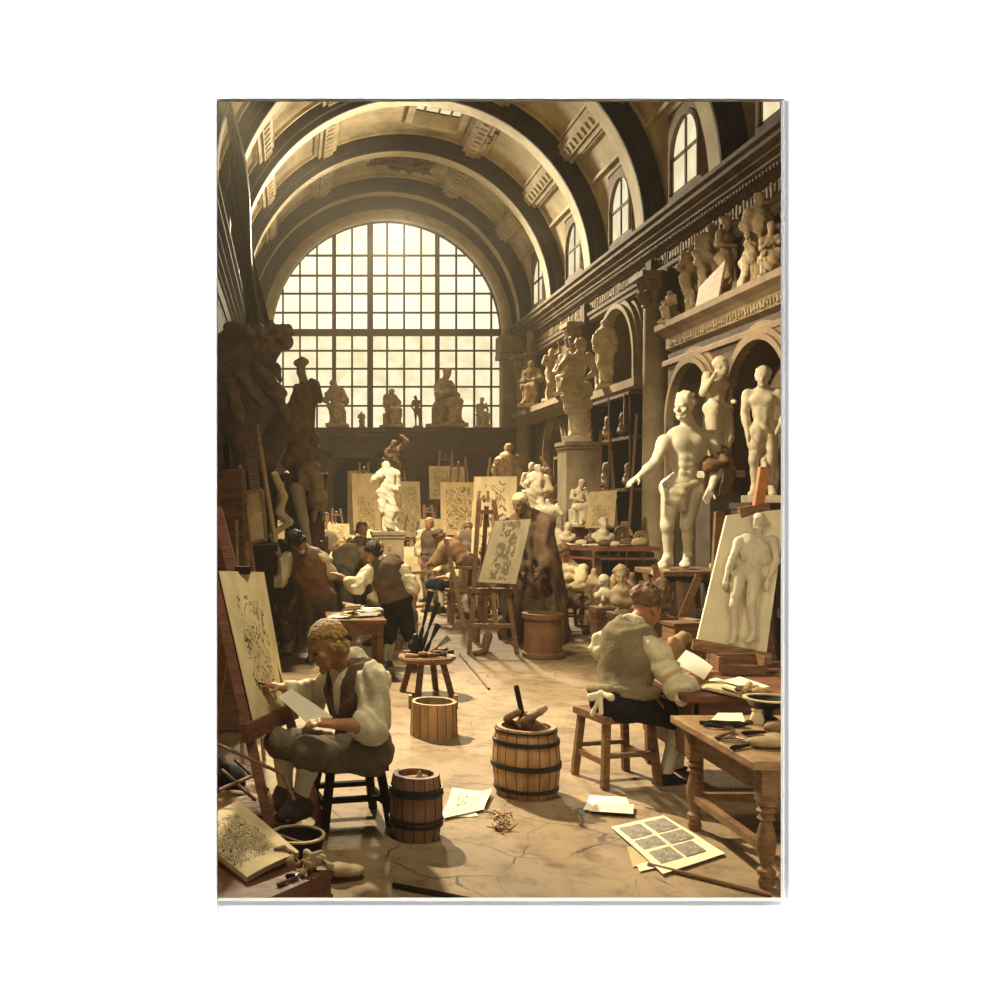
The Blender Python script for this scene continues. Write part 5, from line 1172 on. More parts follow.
# ------------------------------------------------------------------ middle table and what lies on it
def table(name,label,x0,x1,y0,y1,z,m='wood',lw=.07,th=.05,cat='table',apron=.12):
    t=thing(name,label,cat,((x0+x1)/2,(y0+y1)/2,0))
    mb=MB(); mb.box(((x0+x1)/2,(y0+y1)/2,z-th/2),(x1-x0,y1-y0,th),None,.008); mb.build('tabletop',m,t)
    for x in (x0+lw,x1-lw):
        for y in (y0+lw,y1-lw): mb=MB(); mb.box((x,y,(z-th)/2),(lw,lw,z-th)); mb.build('leg',m,t)
    if apron: 
        mb=MB(); mb.box(((x0+x1)/2,y0+lw,z-th-apron/2),(x1-x0-2*lw,.03,apron)); mb.box(((x0+x1)/2,y1-lw,z-th-apron/2),(x1-x0-2*lw,.03,apron)); mb.box((x0+lw,(y0+y1)/2,z-th-apron/2),(.03,y1-y0-2*lw,apron)); mb.box((x1-lw,(y0+y1)/2,z-th-apron/2),(.03,y1-y0-2*lw,apron)); mb.build('table_apron',m,t)
    return t
table('table','middle table heaped with papers between the man in dark waistcoat and the leather jerkin',.42,1.08,11.15,12.0,.66,'woodm')
for i in range(6):
    rs=random.Random(100+i); x=.58+.075*i; y=11.35+.09*(i%3)+.1*(i//3); a=rs.uniform(0,3); w=rs.uniform(.14,.2); z=.668+.012*i
    sheet('paper',['crumpled cream sheet at the near edge of the middle table','tan sheet lying second on the middle table','folded bright sheet in the middle of the middle table','pale sheet under the hand of the leather jerkin man','loose curled sheet on the far side of the middle table','topmost curled sheet of the heap on the middle table'][i],'paper',[V((x+w*c_1,y+w*.8*s_1,z)) for c_1,s_1 in ((math.cos(a+k*PI/2),math.sin(a+k*PI/2)) for k in (0,1,2,3))],['paper','paperd','paperw'][i%3],.003,wavy(.014,i))
lump('clay_lump','pale clay hand fragment on the middle table papers','fragment',[c_((.66,11.45,.77),(.8,11.4,.79),.035,.02),c_((.72,11.5,.77),(.62,11.6,.8),.04,.02)],'ochre',.012,.03)
# ------------------------------------------------------------------ the tool stool
tc=V((1.41,10.3,0)); TSZ=.40
t=thing('stool','low round-topped stool heaped with carving tools','stool',tc)
mb=MB(); mb.lathe([(0,TSZ-.06),(.26,TSZ-.06),(.3,TSZ-.02),(.29,TSZ),(0,TSZ)],tc,24); mb.build('seat','woodm',t,smooth=True)
for k in range(4):
    a=PI/4+k*PI/2+.3; mb=MB(); mb.bar(tc+V((math.cos(a)*.27,math.sin(a)*.27,0)),tc+V((math.cos(a)*.17,math.sin(a)*.17,TSZ-.06)),.06,.05); mb.build('leg','wood',t)
TL=[((-.1,.02),(.16,.1,.62),'long black spear-like rasp standing up among the tools on the round stool',.02),((-.06,.05),(.2,.12,.5),'second long black rasp leaning beside the first on the round stool',.018),((-.02,-.02),(.15,.1,.28),'short dark file leaning out of the tools on the round stool',.016),((.02,-.05),(.2,.0,.16),'pale-handled gouge leaning low on the round stool',.016)]
for i,(a,b,l,r) in enumerate(TL):
    A_=tc+V((a[0],a[1],TSZ+.03)); tool('rasp',l,'rasp',A_,A_+V(b),'woodblk' if i<3 else 'woodl','iron' if i<3 else 'steel',r*1.5,.6,.07)
for i,(x0_,y0_,x1_,y1_,m,l) in enumerate(((-.24,-.12,-.02,-.2,'woodl','pale mallet handle across the near left of the round stool'),(-.02,-.2,.18,-.16,'wood','dark handle lying along the near edge of the round stool'),(.05,-.1,.27,-.05,'woodm','brown handle lying toward the window wall end of the round stool'),(-.2,.0,.0,-.08,'woodblk','black handle under the rasps on the round stool'),(-.1,-.1,.12,-.12,'woodl','pale handle in the middle of the round stool'),(.08,.05,.24,.12,'woodl','pale handle at the back of the round stool'),(-.22,.1,-.06,.02,'wood','short handle at the back rim of the round stool'))):
    tool('chisel',l,'chisel',tc+V((x0_,y0_,TSZ+.018+.012*(i%3))),tc+V((x1_,y1_,TSZ+.018+.012*(i%3))),m,'iron',.026,.4,.05)
lump('pot','small dark pot on the tools of the round stool','pot',[e_(tc+V((-.14,-.02,TSZ+.1)),(.06,.05,.06)),c_(tc+V((-.14,-.02,TSZ+.12)),tc+V((-.12,-.02,TSZ+.2)),.035,.028)],'iron',.01,.02)
# ------------------------------------------------------------------ the big standing easel and its canvas
e=easel('easel','big standing easel with the painted canvas in the middle of the hall',V((2.63,12.95,0)),2.0,.62,0,'woodm',.22,.42,bw=.055)
CQ=[at(478,582,12.88),at(516,584,12.94),at(531,519,13.12),at(495,521,13.06)]
t=thing('canvas','large canvas painted with a standing draped figure on the big standing easel','painting',CQ[0])
mb=MB(); n_=(CQ[1]-CQ[0]).cross(CQ[3]-CQ[0]).normalized(); mb.slab([p-n_*.006 for p in CQ],.04); mb.build('stretcher','woodl',t)
mb=MB(); mb.slab(CQ,.006); mb.build('canvas_face',sketch('figure painting',(.7,.6,.37),(.3,.235,.13),7,3.2,.22,.62,(.26,.74,.04,.97)),t)
t=thing('boot','brown boot standing at the foot of the big standing easel','boot',fl(479,655))
bp=fl(479,655); body_mesh('boot_shaft',[c_(bp+V((.07,.0,.06)),bp+V((.12,.02,.24)),.05,.06)],'leather',t,.012,.02); body_mesh('boot_foot',[c_(bp+V((.07,0,.05)),bp+V((-.07,-.06,.035)),.048,.034)],'leather',t,.012,.02)
# the low bench behind it
t=table('bench','low wooden bench with small frames behind the big standing easel',2.55,3.2,16.0,16.45,.55,'woodm',.06,.05,'bench',0)
for i,(x,l) in enumerate(((2.72,'upright open frame on the low bench'),(2.98,'second small frame leaning on the low bench'))):
    mb=MB(); 
    for a,b in (((-.12,0),(-.1,.34)),((.12,0),(.1,.34)),((-.12,.34),(.12,.34)),((-.12,.02),(.12,.02))): mb.bar((x+a[0],16.2+.06*i,.56+a[1]),(x+b[0],16.24+.06*i,.56+b[1]),.035,.03)
    tag(mb.build('frame','woodl' if i else 'woodm'),l,'frame')
lump('box','small dark block on the low bench','block',[x_((3.08,16.15,.62),(.07,.07,.05))],'wood',.02,.01)
# ------------------------------------------------------------------ workbench on the window-less side, strewn with casts
WZ=1.2
t=thing('workbench','long dark red workbench strewn with casts and papers behind the seated reader','table',(5.5,17.6,0))
mb=MB(); mb.prism([(4.55,17.9,WZ-.07),(5.25,17.0,WZ-.07),(6.3,17.0,WZ-.07),(6.3,18.3,WZ-.07),(4.55,18.3,WZ-.07)],(0,0,.07)); mb.build('worktop','woodred',t)
mb=MB(); mb.bar((4.66,17.95,WZ-.2),(5.3,17.12,WZ-.2),.04,.26); mb.bar((5.3,17.12,WZ-.2),(6.2,17.12,WZ-.2),.04,.26); mb.build('table_apron','woodred',t)
for x,y in ((4.7,18.1),(5.3,17.2),(6.2,17.2),(6.2,18.2)): mb=MB(); mb.box((x,y,.55),(.1,.1,1.1)); mb.build('leg','wood',t)
bust('pale bust on the far corner of the workbench beside the standing board',(5.0,18.05,WZ),.42,160,1,'plaster',vox=.02)
bust('brown bust in the middle of the workbench',(5.35,17.75,WZ),.36,200,2,'browncl',vox=.02)
torso_cast('pale slanting block-like torso at the back of the workbench',(4.85,18.2,WZ),.8,150,3,'plaster',.022,(.18,.1))
for i,(x,y,l,m) in enumerate(((4.95,17.75,'cream sheet at the tapering end of the workbench','paper'),(5.3,17.35,'open pale sheet at the near corner of the workbench','paperw'),(5.75,17.3,'broad pale sheet along the near edge of the workbench','paper'),(5.55,17.55,'tan sheet under the brown bust on the workbench','paperd'))):
    w=.2+.03*i; sheet('paper',l,'paper',[V((x-w,y-.12,WZ+.006+.004*i)),V((x+w,y-.1,WZ+.006+.004*i)),V((x+w*.9,y+.14,WZ+.006+.004*i)),V((x-w*.9,y+.12,WZ+.006+.004*i))],m,.003,wavy(.01,40+i))
for i,(x,y,r,l,m) in enumerate(((5.12,17.55,.07,'small round cast on the workbench near the reader','plaster'),(5.6,17.2,.06,'egg-shaped cast at the near edge of the workbench','cream'),(5.9,17.45,.09,'dark rounded loaf-like lump on the workbench','darkcl'),(5.45,17.25,.08,'dark domed lump at the near corner of the workbench','darkcl'),(6.05,17.25,.1,'ochre twisted fragment at the wall end of the workbench','ochre'))):
    rs=random.Random(i); lump('fragment',l,'fragment',[e_((x,y,WZ+r*.7),(r*1.4,r,r*.8)),c_((x-r,y,WZ+r*.6),(x+r*1.2,y+.05,WZ+r),r*.6,r*.4)],m,.018,.04)
def scroll(label,c,r,m='ochre',n=2.2):
    c=V(c); P=[]
    k=0; pr=None
    while k<n*2*PI:
        rr=r*(1-k/(n*2*PI)*.85); p=npv(c)+npv((rr*math.cos(k),0,r+rr*math.sin(k)))
        if pr is not None: P.append(c_(pr,p,r*.16,r*.15))
        pr=p; k+=.45
    P.append(x_(c+V((0,0,.02)),(r*.8,.05,.02)))
    return lump('scroll_carving',label,'carving',P,m,.018,.015)
scroll('carved scroll bracket at the wall end of the workbench',(5.95,17.9,WZ),.17)
scroll('second carved scroll leaning by the first on the workbench',(6.15,17.55,WZ),.13,'browncl')
def board(name,label,q,m,frame=None,th=.03,cat='board',fm='woodl',fw=.04):
    q=[V(p) for p in q]; t=thing(name,label,cat,q[0]); n=(q[1]-q[0]).cross(q[3]-q[0]).normalized()
    mb=MB(); mb.slab(q,.006); mb.build('face',m,t)
    mb=MB(); mb.slab([p-n*.007 for p in q],th); mb.build('backing',fm,t)
    if frame:
        mb=MB()
        for a,b in zip(q,q[1:]+q[:1]): mb.bar(a+n*.005,b+n*.005,fw,fw,up=n)
        mb.build('frame_rim',frame,t)
    return t
skf=[sketch('old study %d'%i,p,(.2,.14,.07),sc_,6,.35,.55,bx) for i,(p,sc_,bx) in enumerate((((.66,.5,.25),6,(.15,.85,.1,.9)),((.58,.44,.22),8,(.2,.8,.05,.6)),((.72,.58,.32),4,(.25,.75,.1,.9)),((.5,.4,.22),9,(.1,.9,.1,.9))))]
board('panel','ochre board with carved figures standing on the workbench under the tall slim easel',[at(586,528,17.6),at(614,528,17.6),at(617,490,17.75),at(590,492,17.75)],skf[1],None,.05,'panel')
bust('white bust in front of the ochre board on the workbench',at(605,529,17.35)-V((0,0,0)) if False else (5.46,17.45,WZ),.5,170,7,'plaster',vox=.02)
easel('easel','tall slim pale easel standing behind the workbench',V((front(609,19.25),19.25,0)),3.35,.52,4,'woodl',.06,.62,bw=.055,back=False)
board('panel','small arched panel on the tall slim pale easel',[at(624,427,19.2),at(640,424,19.2),at(640,391,19.3),at(625,394,19.3)],'wood','woodm',.04,'panel')
pole('pole','long pole leaning beside the slim pale easel on the wall','pole',V((6.2,18.55,0)),V((6.45,18.6,3.6)),.03,'woodm')
# ------------------------------------------------------------------ tall cupboard and casts behind the workbench, toward the far end
t=thing('cupboard','dark open cupboard standing before the far arch','cupboard',(6.65,23.2,0))
mb=MB(); mb.box((6.85,23.2,1.5),(.06,1.6,3.0)); mb.build('back_panel','woodblk',t)
for z in (.1,1.0,2.0,3.0): mb=MB(); mb.box((6.6,23.2,z),(.55,1.6,.06)); mb.build('shelf','woodl' if z==3.0 else 'wood',t)
for y in (22.4,23.2,24.0): mb=MB(); mb.box((6.6,y,1.5),(.55,.06,3.0)); mb.build('upright','wood',t)
cast('draped pale cast on the stone drum behind the workbench','contra',(4.75,19.2,1.35),1.25,170,81,'plaster','full',.024)
pedestal('pedestal','squat stone drum carrying the draped cast behind the workbench',(4.75,19.2,0),.6,.6,1.35,'stonel')
cast('small kneeling cast in front of the high stone pedestal','sit',(5.4,18.72,1.5),1.1,190,82,'plaster','half',.024)
pedestal('pedestal','brown crate-like block carrying the small kneeling cast',(5.4,18.78,0),.5,.5,1.5,'wood')
CR=[('pale veiled figure standing against the corner pilaster','stand',(front(507,25.5),25.5,1.4),1.9,'ochre','full'),('thin white figure before the far columns','armup',(front(531,24.0),24.0,1.3),1.5,'plaster','loin'),('dark bowed figure cast between the far columns and the cupboard','contra',(front(547,22.5),22.5,1.3),1.35,'browncl','full'),('pale seated figure before the open cupboard','sit',(front(560,21.5),21.5,1.1),1.3,'plaster','half'),('ochre standing cast beside the open cupboard','stand',(front(541,20.5),20.5,1.1),1.2,'ochre','half')]
for i,(l,p,b,h,m,d) in enumerate(CR):
    cast(l,p,b,h,170+15*i,90+i,m,d,.03); pedestal('pedestal','block under the '+l.split(' before')[0].split(' beside')[0].split(' standing')[0].split(' between')[0],(b[0],b[1],0),.6,.6,b[2],['wood','stonel','woodm','wood','umber'][i])
# ------------------------------------------------------------------ the heap that carries the great statue
t=thing('platform','rough plank platform under the great nude statue','platform',(5.5,14.0,0))
mb=MB(); mb.box((5.48,14.0,1.0),(.95,.95,.07),rot(4),.01); mb.build('top_board','woodm',t)
mb=MB(); mb.box((5.5,14.05,.9),(.85,.85,.06),rot(-8)); mb.build('lower_board','wood',t)
for x in (-.34,.34):
    for y in (-.34,.34): mb=MB(); mb.bar((5.48+x*1.2,14+y*1.2,0),(5.48+x,14+y,.9),.08,.08); mb.build('leg','woodm',t)
mb=MB(); mb.box((5.48,13.62,.35),(.9,.05,.06)); mb.box((5.1,14,.35),(.05,.85,.06)); mb.build('cross_rail','wood',t)
def crate(label,c,s,rz=0,m='wood',name='crate'):
    c=V(c); r=rot(rz); w,d,h=s; t=thing(name,label,'crate',c)
    for n_,p,q in (('front_side',(0,-d/2,h/2),(w,.025,h)),('back_side',(0,d/2,h/2),(w,.025,h)),('end_side',(-w/2,0,h/2),(.025,d-.03,h)),('end_side',(w/2,0,h/2),(.025,d-.03,h)),('floor_board',(0,0,.012),(w-.03,d-.03,.024))):
        mb=MB(); mb.box(c+r@V(p),q,r); mb.build(n_,m,t)
    return t
crate('dark open crate left of the plank platform',(4.75,13.55,0),(.5,.45,.42),15)
crate('small brown crate on the floor before the plank platform',(5.25,12.9,0),(.42,.36,.3),-10,'woodm')
crate('open crate standing on the dark open crate',(4.78,13.6,.44),(.4,.36,.26),-5,'woodm')
stool('stool','small pale stool in front of the plank platform',(4.95,12.6,0),.36,.5,20,'woodl',.3)
stool('stool','dark three-cornered stool at the near side of the plank platform',(5.5,12.75,0),.36,.62,-15,'wood',.3)
for i,(a,b,w,l,m) in enumerate((((5.0,13.2,.03),(5.5,13.45,.98),.1,'broad plank leaning on the front of the plank platform','woodm'),((5.2,13.15,.03),(5.25,13.5,.9),.07,'narrow plank leaning on the plank platform','wood'),((5.75,13.2,.03),(5.6,13.5,1.0),.09,'dark plank leaning at the niche side of the plank platform','woodblk'),((4.9,13.1,.03),(4.7,13.25,1.05),.06,'thin plank leaning on the dark open crate','woodl'),((4.95,12.95,.03),(4.85,13.3,1.15),.08,'brown plank standing behind the heads','wood'))):
    mb=MB(); mb.bar(a,b,w,.025); tag(recentre(mb.build('plank',m)),l,'plank')
HB=[('pale bust on the floor heap nearest the man at the desk',(4.3,12.9),.62,'ochre'),('brown bust beside the pale bust on the floor heap',(4.62,12.5),.5,'browncl'),('small white head on the floor heap below the workbench',(4.28,13.6),.45,'plaster'),('dark head half hidden in the floor heap by the crates',(4.6,13.05),.42,'darkcl')]
for i,(l,p,h,m) in enumerate(HB):
    pedestal('block','low block under the '+l.split(' on the')[0].split(' beside')[0].split(' half')[0],(p[0],p[1],0),.34,.34,.55 if i!=3 else .3,'wood'); bust(l,(p[0],p[1],.55 if i!=3 else .3),h,170+20*i,20+i,m,vox=.016)
torso_cast('brown torso leaning in the floor heap behind the man at the desk',(4.95,14.35,0),.95,200,31,'browncl',.022,(.15,.1))
torso_cast('ochre torso on the floor under the workbench',(4.75,15.9,0),.9,160,32,'ochre',.024,(-.1,.1))
lump('sack','slumped grey-brown sack between the torso and the crates','sack',[e_((4.55,14.3,.3),(.3,.28,.3)),e_((4.5,14.25,.62),(.2,.2,.2)),c_((4.5,14.2,.7),(4.62,14.2,.9),.1,.06)],'tan',.022,.1,folds(.012,24,(.7,.2,.5),3))
lump('sack','dark slumped sack at the foot of the workbench','sack',[e_((4.75,14.75,.28),(.32,.28,.28)),e_((4.8,14.8,.55),(.2,.2,.16))],'cloth',.022,.1,folds(.012,24,(.7,.2,.5),4))
for i,(x,y,z,l,m) in enumerate(((5.85,13.6,1.04,'pale twist of rope on the plank platform','cream'),(5.1,13.72,.94,'pale shallow dish on the lower boards of the platform','cream'),(5.85,13.0,.0,'cream wrapped bundle on the floor beside the dark three-cornered stool','cream'))):
    lump('bundle',l,'bundle',[c_((x-.1,y,z+.06),(x+.1,y,z+.07),.05,.04),c_((x-.06,y,z+.1),(x+.08,y+.05,z+.13),.04,.03),c_((x,y,z+.05),(x+.02,y-.08,z+.05),.045,.03)],m,.014,.02)
torso_cast('ochre broken torso beyond the plank platform under the niche statues',(5.75,15.35,0),1.0,210,33,'browncl',.024)
pedestal('cabinet','dark low cabinet behind the relief board',(4.75,10.2,0),.9,.8,.85,'woodblk',cat='cabinet')
pole('pole','dark pole leaning behind the relief board','pole',V((4.55,9.3,0)),V((4.75,9.9,1.75)),.025,'woodblk')
table('table','small dark side table between the desk and the heap',3.62,4.1,9.6,10.05,.62,'wood')
t=thing('box','brown box on the small dark side table','box',(3.85,9.82,.62)); mb=MB(); mb.box((3.85,9.82,.7),(.3,.22,.15),rot(12)); mb.build('box_body','woodm',t); mb=MB(); mb.box((3.85,9.82,.79),(.33,.25,.03),rot(12)); mb.build('lid','wood',t)
lump('cloth','tan cloth hanging over the edge of the small dark side table','cloth',[c_((3.68,9.56,.66),(3.8,9.6,.68),.05,.06),c_((3.66,9.56,.62),(3.64,9.54,.4),.05,.03),c_((3.74,9.55,.62),(3.75,9.53,.35),.045,.02)],'tan',.014,.04,folds(.008,40,(1,.2,.2),3))

t=thing('shelving','dark wall shelving under the stone niche behind the workbench','shelf',(6.7,20.3,0))
for z in (1.2,2.2,3.2,4.05): mb=MB(); mb.box((6.72,20.35,z),(.5,2.7,.06)); mb.build('shelf_board','wood',t)
for y in (19.05,20.3,21.65): mb=MB(); mb.box((6.72,y,2.05),(.5,.08,4.1)); mb.build('upright','woodblk',t)
mb=MB(); mb.box((6.95,20.35,2.05),(.04,2.7,4.1)); mb.build('back_panel','woodblk',t)
for i,(y,z,h,l,m) in enumerate(((19.5,2.23,.5,'small bust on the upper middle board of the wall shelving','ochre'),(20.9,2.23,.55,'pale bust at the far side of the wall shelving','plaster'),(19.8,3.23,.5,'brown bust on the upper board of the wall shelving','browncl'),(20.8,3.23,.5,'dusty bust on the upper board of the wall shelving toward the far columns','ochre'))): bust(l,(6.62,y,z+.005),h,110,120+i,m,vox=.022)
for i,(y,z,l) in enumerate(((19.4,1.23,'box of scraps low on the wall shelving'),(21.2,1.23,'second box low on the wall shelving'))): crate(l,(6.68,y,z+.005),(.34,.5,.35),0,'woodm','box')
# ------------------------------------------------------------------ the artists at work down the hall
used=set()
def artist(label,pose,X,Y,rz,seed,shirt='shirt',vest='vest',breech='breech',hair='brownh',h=1.72,seat=True,cap=None,seatm='wood'):
    s=h/1.75; j=tj(pose,(X,Y,0),h,rz,seed,.04)
    t,G=dressed('person',label,'person',j,s,.024,1.08,shirt=shirt,vest=vest,breech=breech,hairm=hair,skin='skin' if seed%2 else 'skind',seed=seed,cap=cap,loc=(X,Y,0),stock='stock' if seed%3 else 'breech',curl=.4)
    if pose in('sit','draw') and seat:
        stool('stool','stool of the artist '+(label.split(', ')[1] if ', ' in label else label),V((X,Y,0)),.36*s,.335*s,rz,seatm,.34*s)
    return t
def station(label,X,Y,rz,h,w,cw,ch,cz,m,fm='woodl',em='woodm'):
    """an easel with a board on it, facing along rz (0: its face looks to the near end)"""
    easel('easel','easel under the '+label,V((X,Y,0)),h,w,rz,em,.16,cz/h-.01,bw=.05)
    r=rot(rz); f=lambda x,z: V((X,Y,0))+r@V((x,.16*z-.05-.02,z))
    board('canvas',label,[f(-cw/2,cz+.02),f(cw/2,cz+.02),f(cw/2,cz+ch),f(-cw/2,cz+ch)],m,None,.03,'painting',fm)
# far side, beside the white draped woman
AR=[
 ('artist in cream shirt sketching, nearest behind the middle table','draw',.78,13.7,40,1,'cream','vest','breech','darkh'),
 ('artist in tan jacket bent over, second behind the middle table','bend',.35,14.7,330,2,'tan','vesttan','breech','brownh'),
 ('artist in brown coat sketching, third behind the middle table','draw',1.0,15.6,70,3,'tan','leather','breech','brownh'),
 ('dark haired artist in cream shirt with bowed back, before the tall brown pedestal','sit',.6,16.6,20,4,'cream','vesttan','robe','darkh'),
 ('bareheaded artist in ochre shirt sketching, in the middle before the tall brown pedestal','draw',1.25,17.6,330,5,'tan','vest','robe','blond'),
 ('artist in pale smock watching, on the aisle before the tall brown pedestal','sit',1.6,18.4,350,6,'cream','cream','robe','brownh'),
 ('capped artist in brown coat sketching, at the wall end before the doorway','draw',.3,19.5,345,7,'tan','leather','breech','darkh'),
 ('artist in white shirt bent over, second from the wall in the row before the doorway','bend',.95,20.2,40,8,'shirt','vest','robe','brownh'),
 ('artist in tan smock sketching, third from the wall in the row before the doorway','draw',1.4,21.8,0,9,'tan','tan','robe','brownh'),
 ('pale smocked artist watching, just beside the doorway','stand',.9,24.0,200,10,'cream','cream','breech','darkh'),
 ('artist in brown jerkin sketching, behind the white draped woman','draw',2.3,23.6,350,11,'cream','leather','robe','brownh'),
 ('artist in dark waistcoat standing, on the aisle beside the white draped woman','stand',2.75,19.6,150,12,'cream','vest','breech','blond'),
 ('artist in cream turban watching, on the aisle facing the seated sketchers','sit',2.95,17.9,120,13,'cream','vesttan','navy','cream'),
 ('artist in ochre coat bent low, on the aisle before the low bench','bend',3.0,16.9,60,14,'tan','leather','robe','brownh'),
 ('artist in russet coat sketching, behind the low bench','draw',3.35,17.4,310,15,'leather','leather','robe','brownh'),
 ('artist in pale shirt sketching, at the foot of the slanting pale canvas','draw',3.9,19.5,330,16,'shirt','vesttan','breech','darkh'),
 ('artist in tan shirt bent over, at the foot of the wide grey-green canvas','bend',3.3,21.0,350,17,'tan','vest','robe','brownh'),
 ('artist in dark coat watching, beside the slanting pale canvas','stand',4.6,20.8,160,18,'vest','vest','navy','darkh'),
 ('artist in cream shirt sketching, far back against the panelled wall','draw',3.9,24.6,10,19,'cream','tan','robe','brownh'),
 ('artist in brown smock watching, far back beside the far columns','sit',5.2,24.2,140,20,'tan','leather','robe','darkh'),
 ('artist in pale shirt sketching, behind the robed figure','draw',3.75,16.0,320,21,'shirt','vest','breech','brownh'),

 ('artist in cream smock bent over, between the small tan board and the white draped woman','bend',2.2,22.4,30,22,'cream','cream','robe','brownh'),
 ('artist in tan coat sketching, before the narrow open stretcher','draw',3.7,22.6,330,23,'tan','leather','robe','brownh'),
 ('artist in white shirt sketching, beside the turbaned artist','draw',3.45,18.6,350,24,'shirt','vesttan','robe','blond'),
 ('artist in ochre smock watching, behind the artist bent over the wide canvas','sit',2.75,22.0,200,25,'tan','tan','robe','brownh'),
 ('artist in pale coat sketching, at the wall end behind the middle table','draw',-.1,15.4,320,26,'cream','tan','robe','darkh'),
 ('artist in brown coat standing, against the tall brown pedestal','stand',.75,15.0,190,27,'tan','leather','breech','brownh'),
 ('artist in cream shirt watching, between the pale bust and the doorway row','sit',1.0,19.0,10,28,'cream','vest','robe','blond'),
 ('artist in pale smock sketching, at the aisle end before the doorway','draw',1.85,21.4,340,29,'cream','cream','robe','brownh'),
 ('artist in tan shirt sketching, behind the tapering workbench end','draw',4.3,19.8,30,30,'tan','vesttan','robe','darkh'),
]
ITEMS=[]
def want(f,x,y,r,d=(0,0)): ITEMS.append([f,x,y,r,d])
for l,p,X,Y,rz,sd,sh,ve,br,ha in AR: want(lambda X,Y,a=(l,p,rz,sd,sh,ve,br,ha): artist(a[0],a[1],X,Y,*a[2:],h=1.66+.05*(a[3]%3),cap='navy' if a[0].startswith('capped') else None,seatm='woodm' if a[3]%2 else 'wood'),X,Y,.42 if p!='stand' else .32,tuple(rot(rz)@V((0,.24 if p!='stand' else 0,0)))[:2])
0 and artist(l,p,X,Y,rz,sd,sh,ve,br,ha,h=1.66+.05*(sd%3),cap='navy' if l.startswith('capped') else None,seatm='woodm' if sd%2 else 'wood')
ST=[('wide grey-green canvas hung high on an easel at the back',4.4,27.6,2,3.4,1.0,1.0,.95,2.0,skf[3]),
 ('pale sketched canvas under the wide grey-green one',4.15,24.9,-4,3.1,1.0,.95,1.35,1.1,skf[0]),
 ('tall slanting pale canvas with drawn figure near the corner pilaster',4.85,23.2,-22,3.0,.9,1.0,1.7,.85,skf[2]),
 ('narrow open stretcher standing before the slanting canvas',4.1,21.9,-30,2.2,.6,.45,1.25,.7,skf[1]),
 ('small tan board on an easel beside the aisle',2.45,21.0,30,1.9,.6,.6,.75,.85,skf[1]),
 ('tilted pale board before the bent artist behind the low bench',3.7,18.3,-25,1.8,.6,.5,.9,.6,skf[0]),
 ('dim greenish canvas leaning by the white draped woman',3.0,26.6,8,2.8,.9,1.1,1.5,1.0,skf[3]),
 ('narrow tall tan canvas behind the white draped woman',2.05,26.0,12,3.0,.7,.75,1.5,1.2,skf[1]),
 ('small sketch board among the seated artists before the doorway',1.15,23.2,20,1.8,.6,.55,.7,.75,skf[2]),
 ('brown-toned board among the artists behind the middle table',-.1,17.2,25,1.9,.6,.6,.8,.8,skf[1]),
 ('pale drawing board nearest behind the middle table',.25,13.9,-40,1.5,.5,.45,.6,.6,skf[0])]
for a in ST: want(lambda X,Y,a=a: station(a[0],X,Y,*a[3:]),a[1],a[2],.42,tuple(rot(a[3])@V((0,.3,0)))[:2])
# frames, boards and casts that lie about between the artists
rs=random.Random(77)
spots=[(1.75,15.2,'loose picture frame propped near the aisle behind the middle table'),(2.45,18.6,'loose pale frame on the aisle beside the turbaned artist'),(1.9,20.4,'frame leaning at the feet of the white draped woman'),(3.55,15.4,'small frame leaning behind the robed figure'),(4.35,17.4,'frame leaning on the tapering end of the workbench'),(.0,18.6,'old frame against the wall side of the doorway row'),(2.4,22.4,'frame among the artists behind the white draped woman')]
for i,(x,y,l) in enumerate(spots):
    r=rot(rs.uniform(-50,50)); w,h=rs.uniform(.35,.55),rs.uniform(.5,.75)
    def mk(x,y,r=r,w=w,h=h,i=i,l=l):
        f=lambda a,b: V((x,y,0))+r@V((a*w/2,.2*b*h,.02+b*h)); mb=MB()
        for a,b in (((-1,0),(-1,1)),((1,0),(1,1)),((-1,0),(1,0)),((-1,1),(1,1))): mb.bar(f(*a),f(*b),.06,.05)
        tag(mb.build('frame',['woodl','woodm','wood'][i%3]),l,'frame')
    want(mk,x,y,.3)
for i,(x,y,z,h,l,m) in enumerate(((1.45,14.7,.5,.55,'pale bust on a block behind the middle table','plaster'),(1.95,16.8,.45,.5,'ochre bust on a block at the aisle side of the artists','ochre'),(.35,21.3,.8,.55,'pale bust on a block before the doorway','plaster'),(3.45,22.6,.9,.55,'pale bust on a block under the wide canvas','plaster'),(4.6,18.6,.9,.5,'ochre bust on a block behind the tapering workbench end','ochre'),(-.35,19.9,1.1,.6,'white bust on a tall block by the dark side wall','plaster'))):
    def mk(x,y,i=i,z=z,h=h,l=l,m=m):
        pedestal('block','block under the '+l.split(' on a')[0]+' '+' '.join(l.split(' block ')[1].split()[:4]),(x,y,0),.36,.36,z,['wood','woodm','umber'][i%3]); bust(l,(x,y,z),h,150+30*i,60+i,m,vox=.022)
    want(mk,x,y,.3)
for i,(x,y,h,l,m,rz) in enumerate(((1.55,16.0,.8,'pale limbless torso behind the tan-jacketed artist','plaster',160),(2.1,19.2,.85,'ochre torso on the floor by the aisle','ochre',200),(-.2,16.0,1.1,'dusty torso by the tall brown pedestal','ochre',170),(2.9,20.9,.8,'broken torso between the aisle and the pale sketched canvas','browncl',150),(.15,22.4,1.2,'standing headless cast by the doorway casing','plaster',180))):
    want(lambda x,y,a=(l,h,rz,i,m): torso_cast(a[0],(x,y,0),a[1],a[2],80+a[3],a[4],.026),x,y,.3)
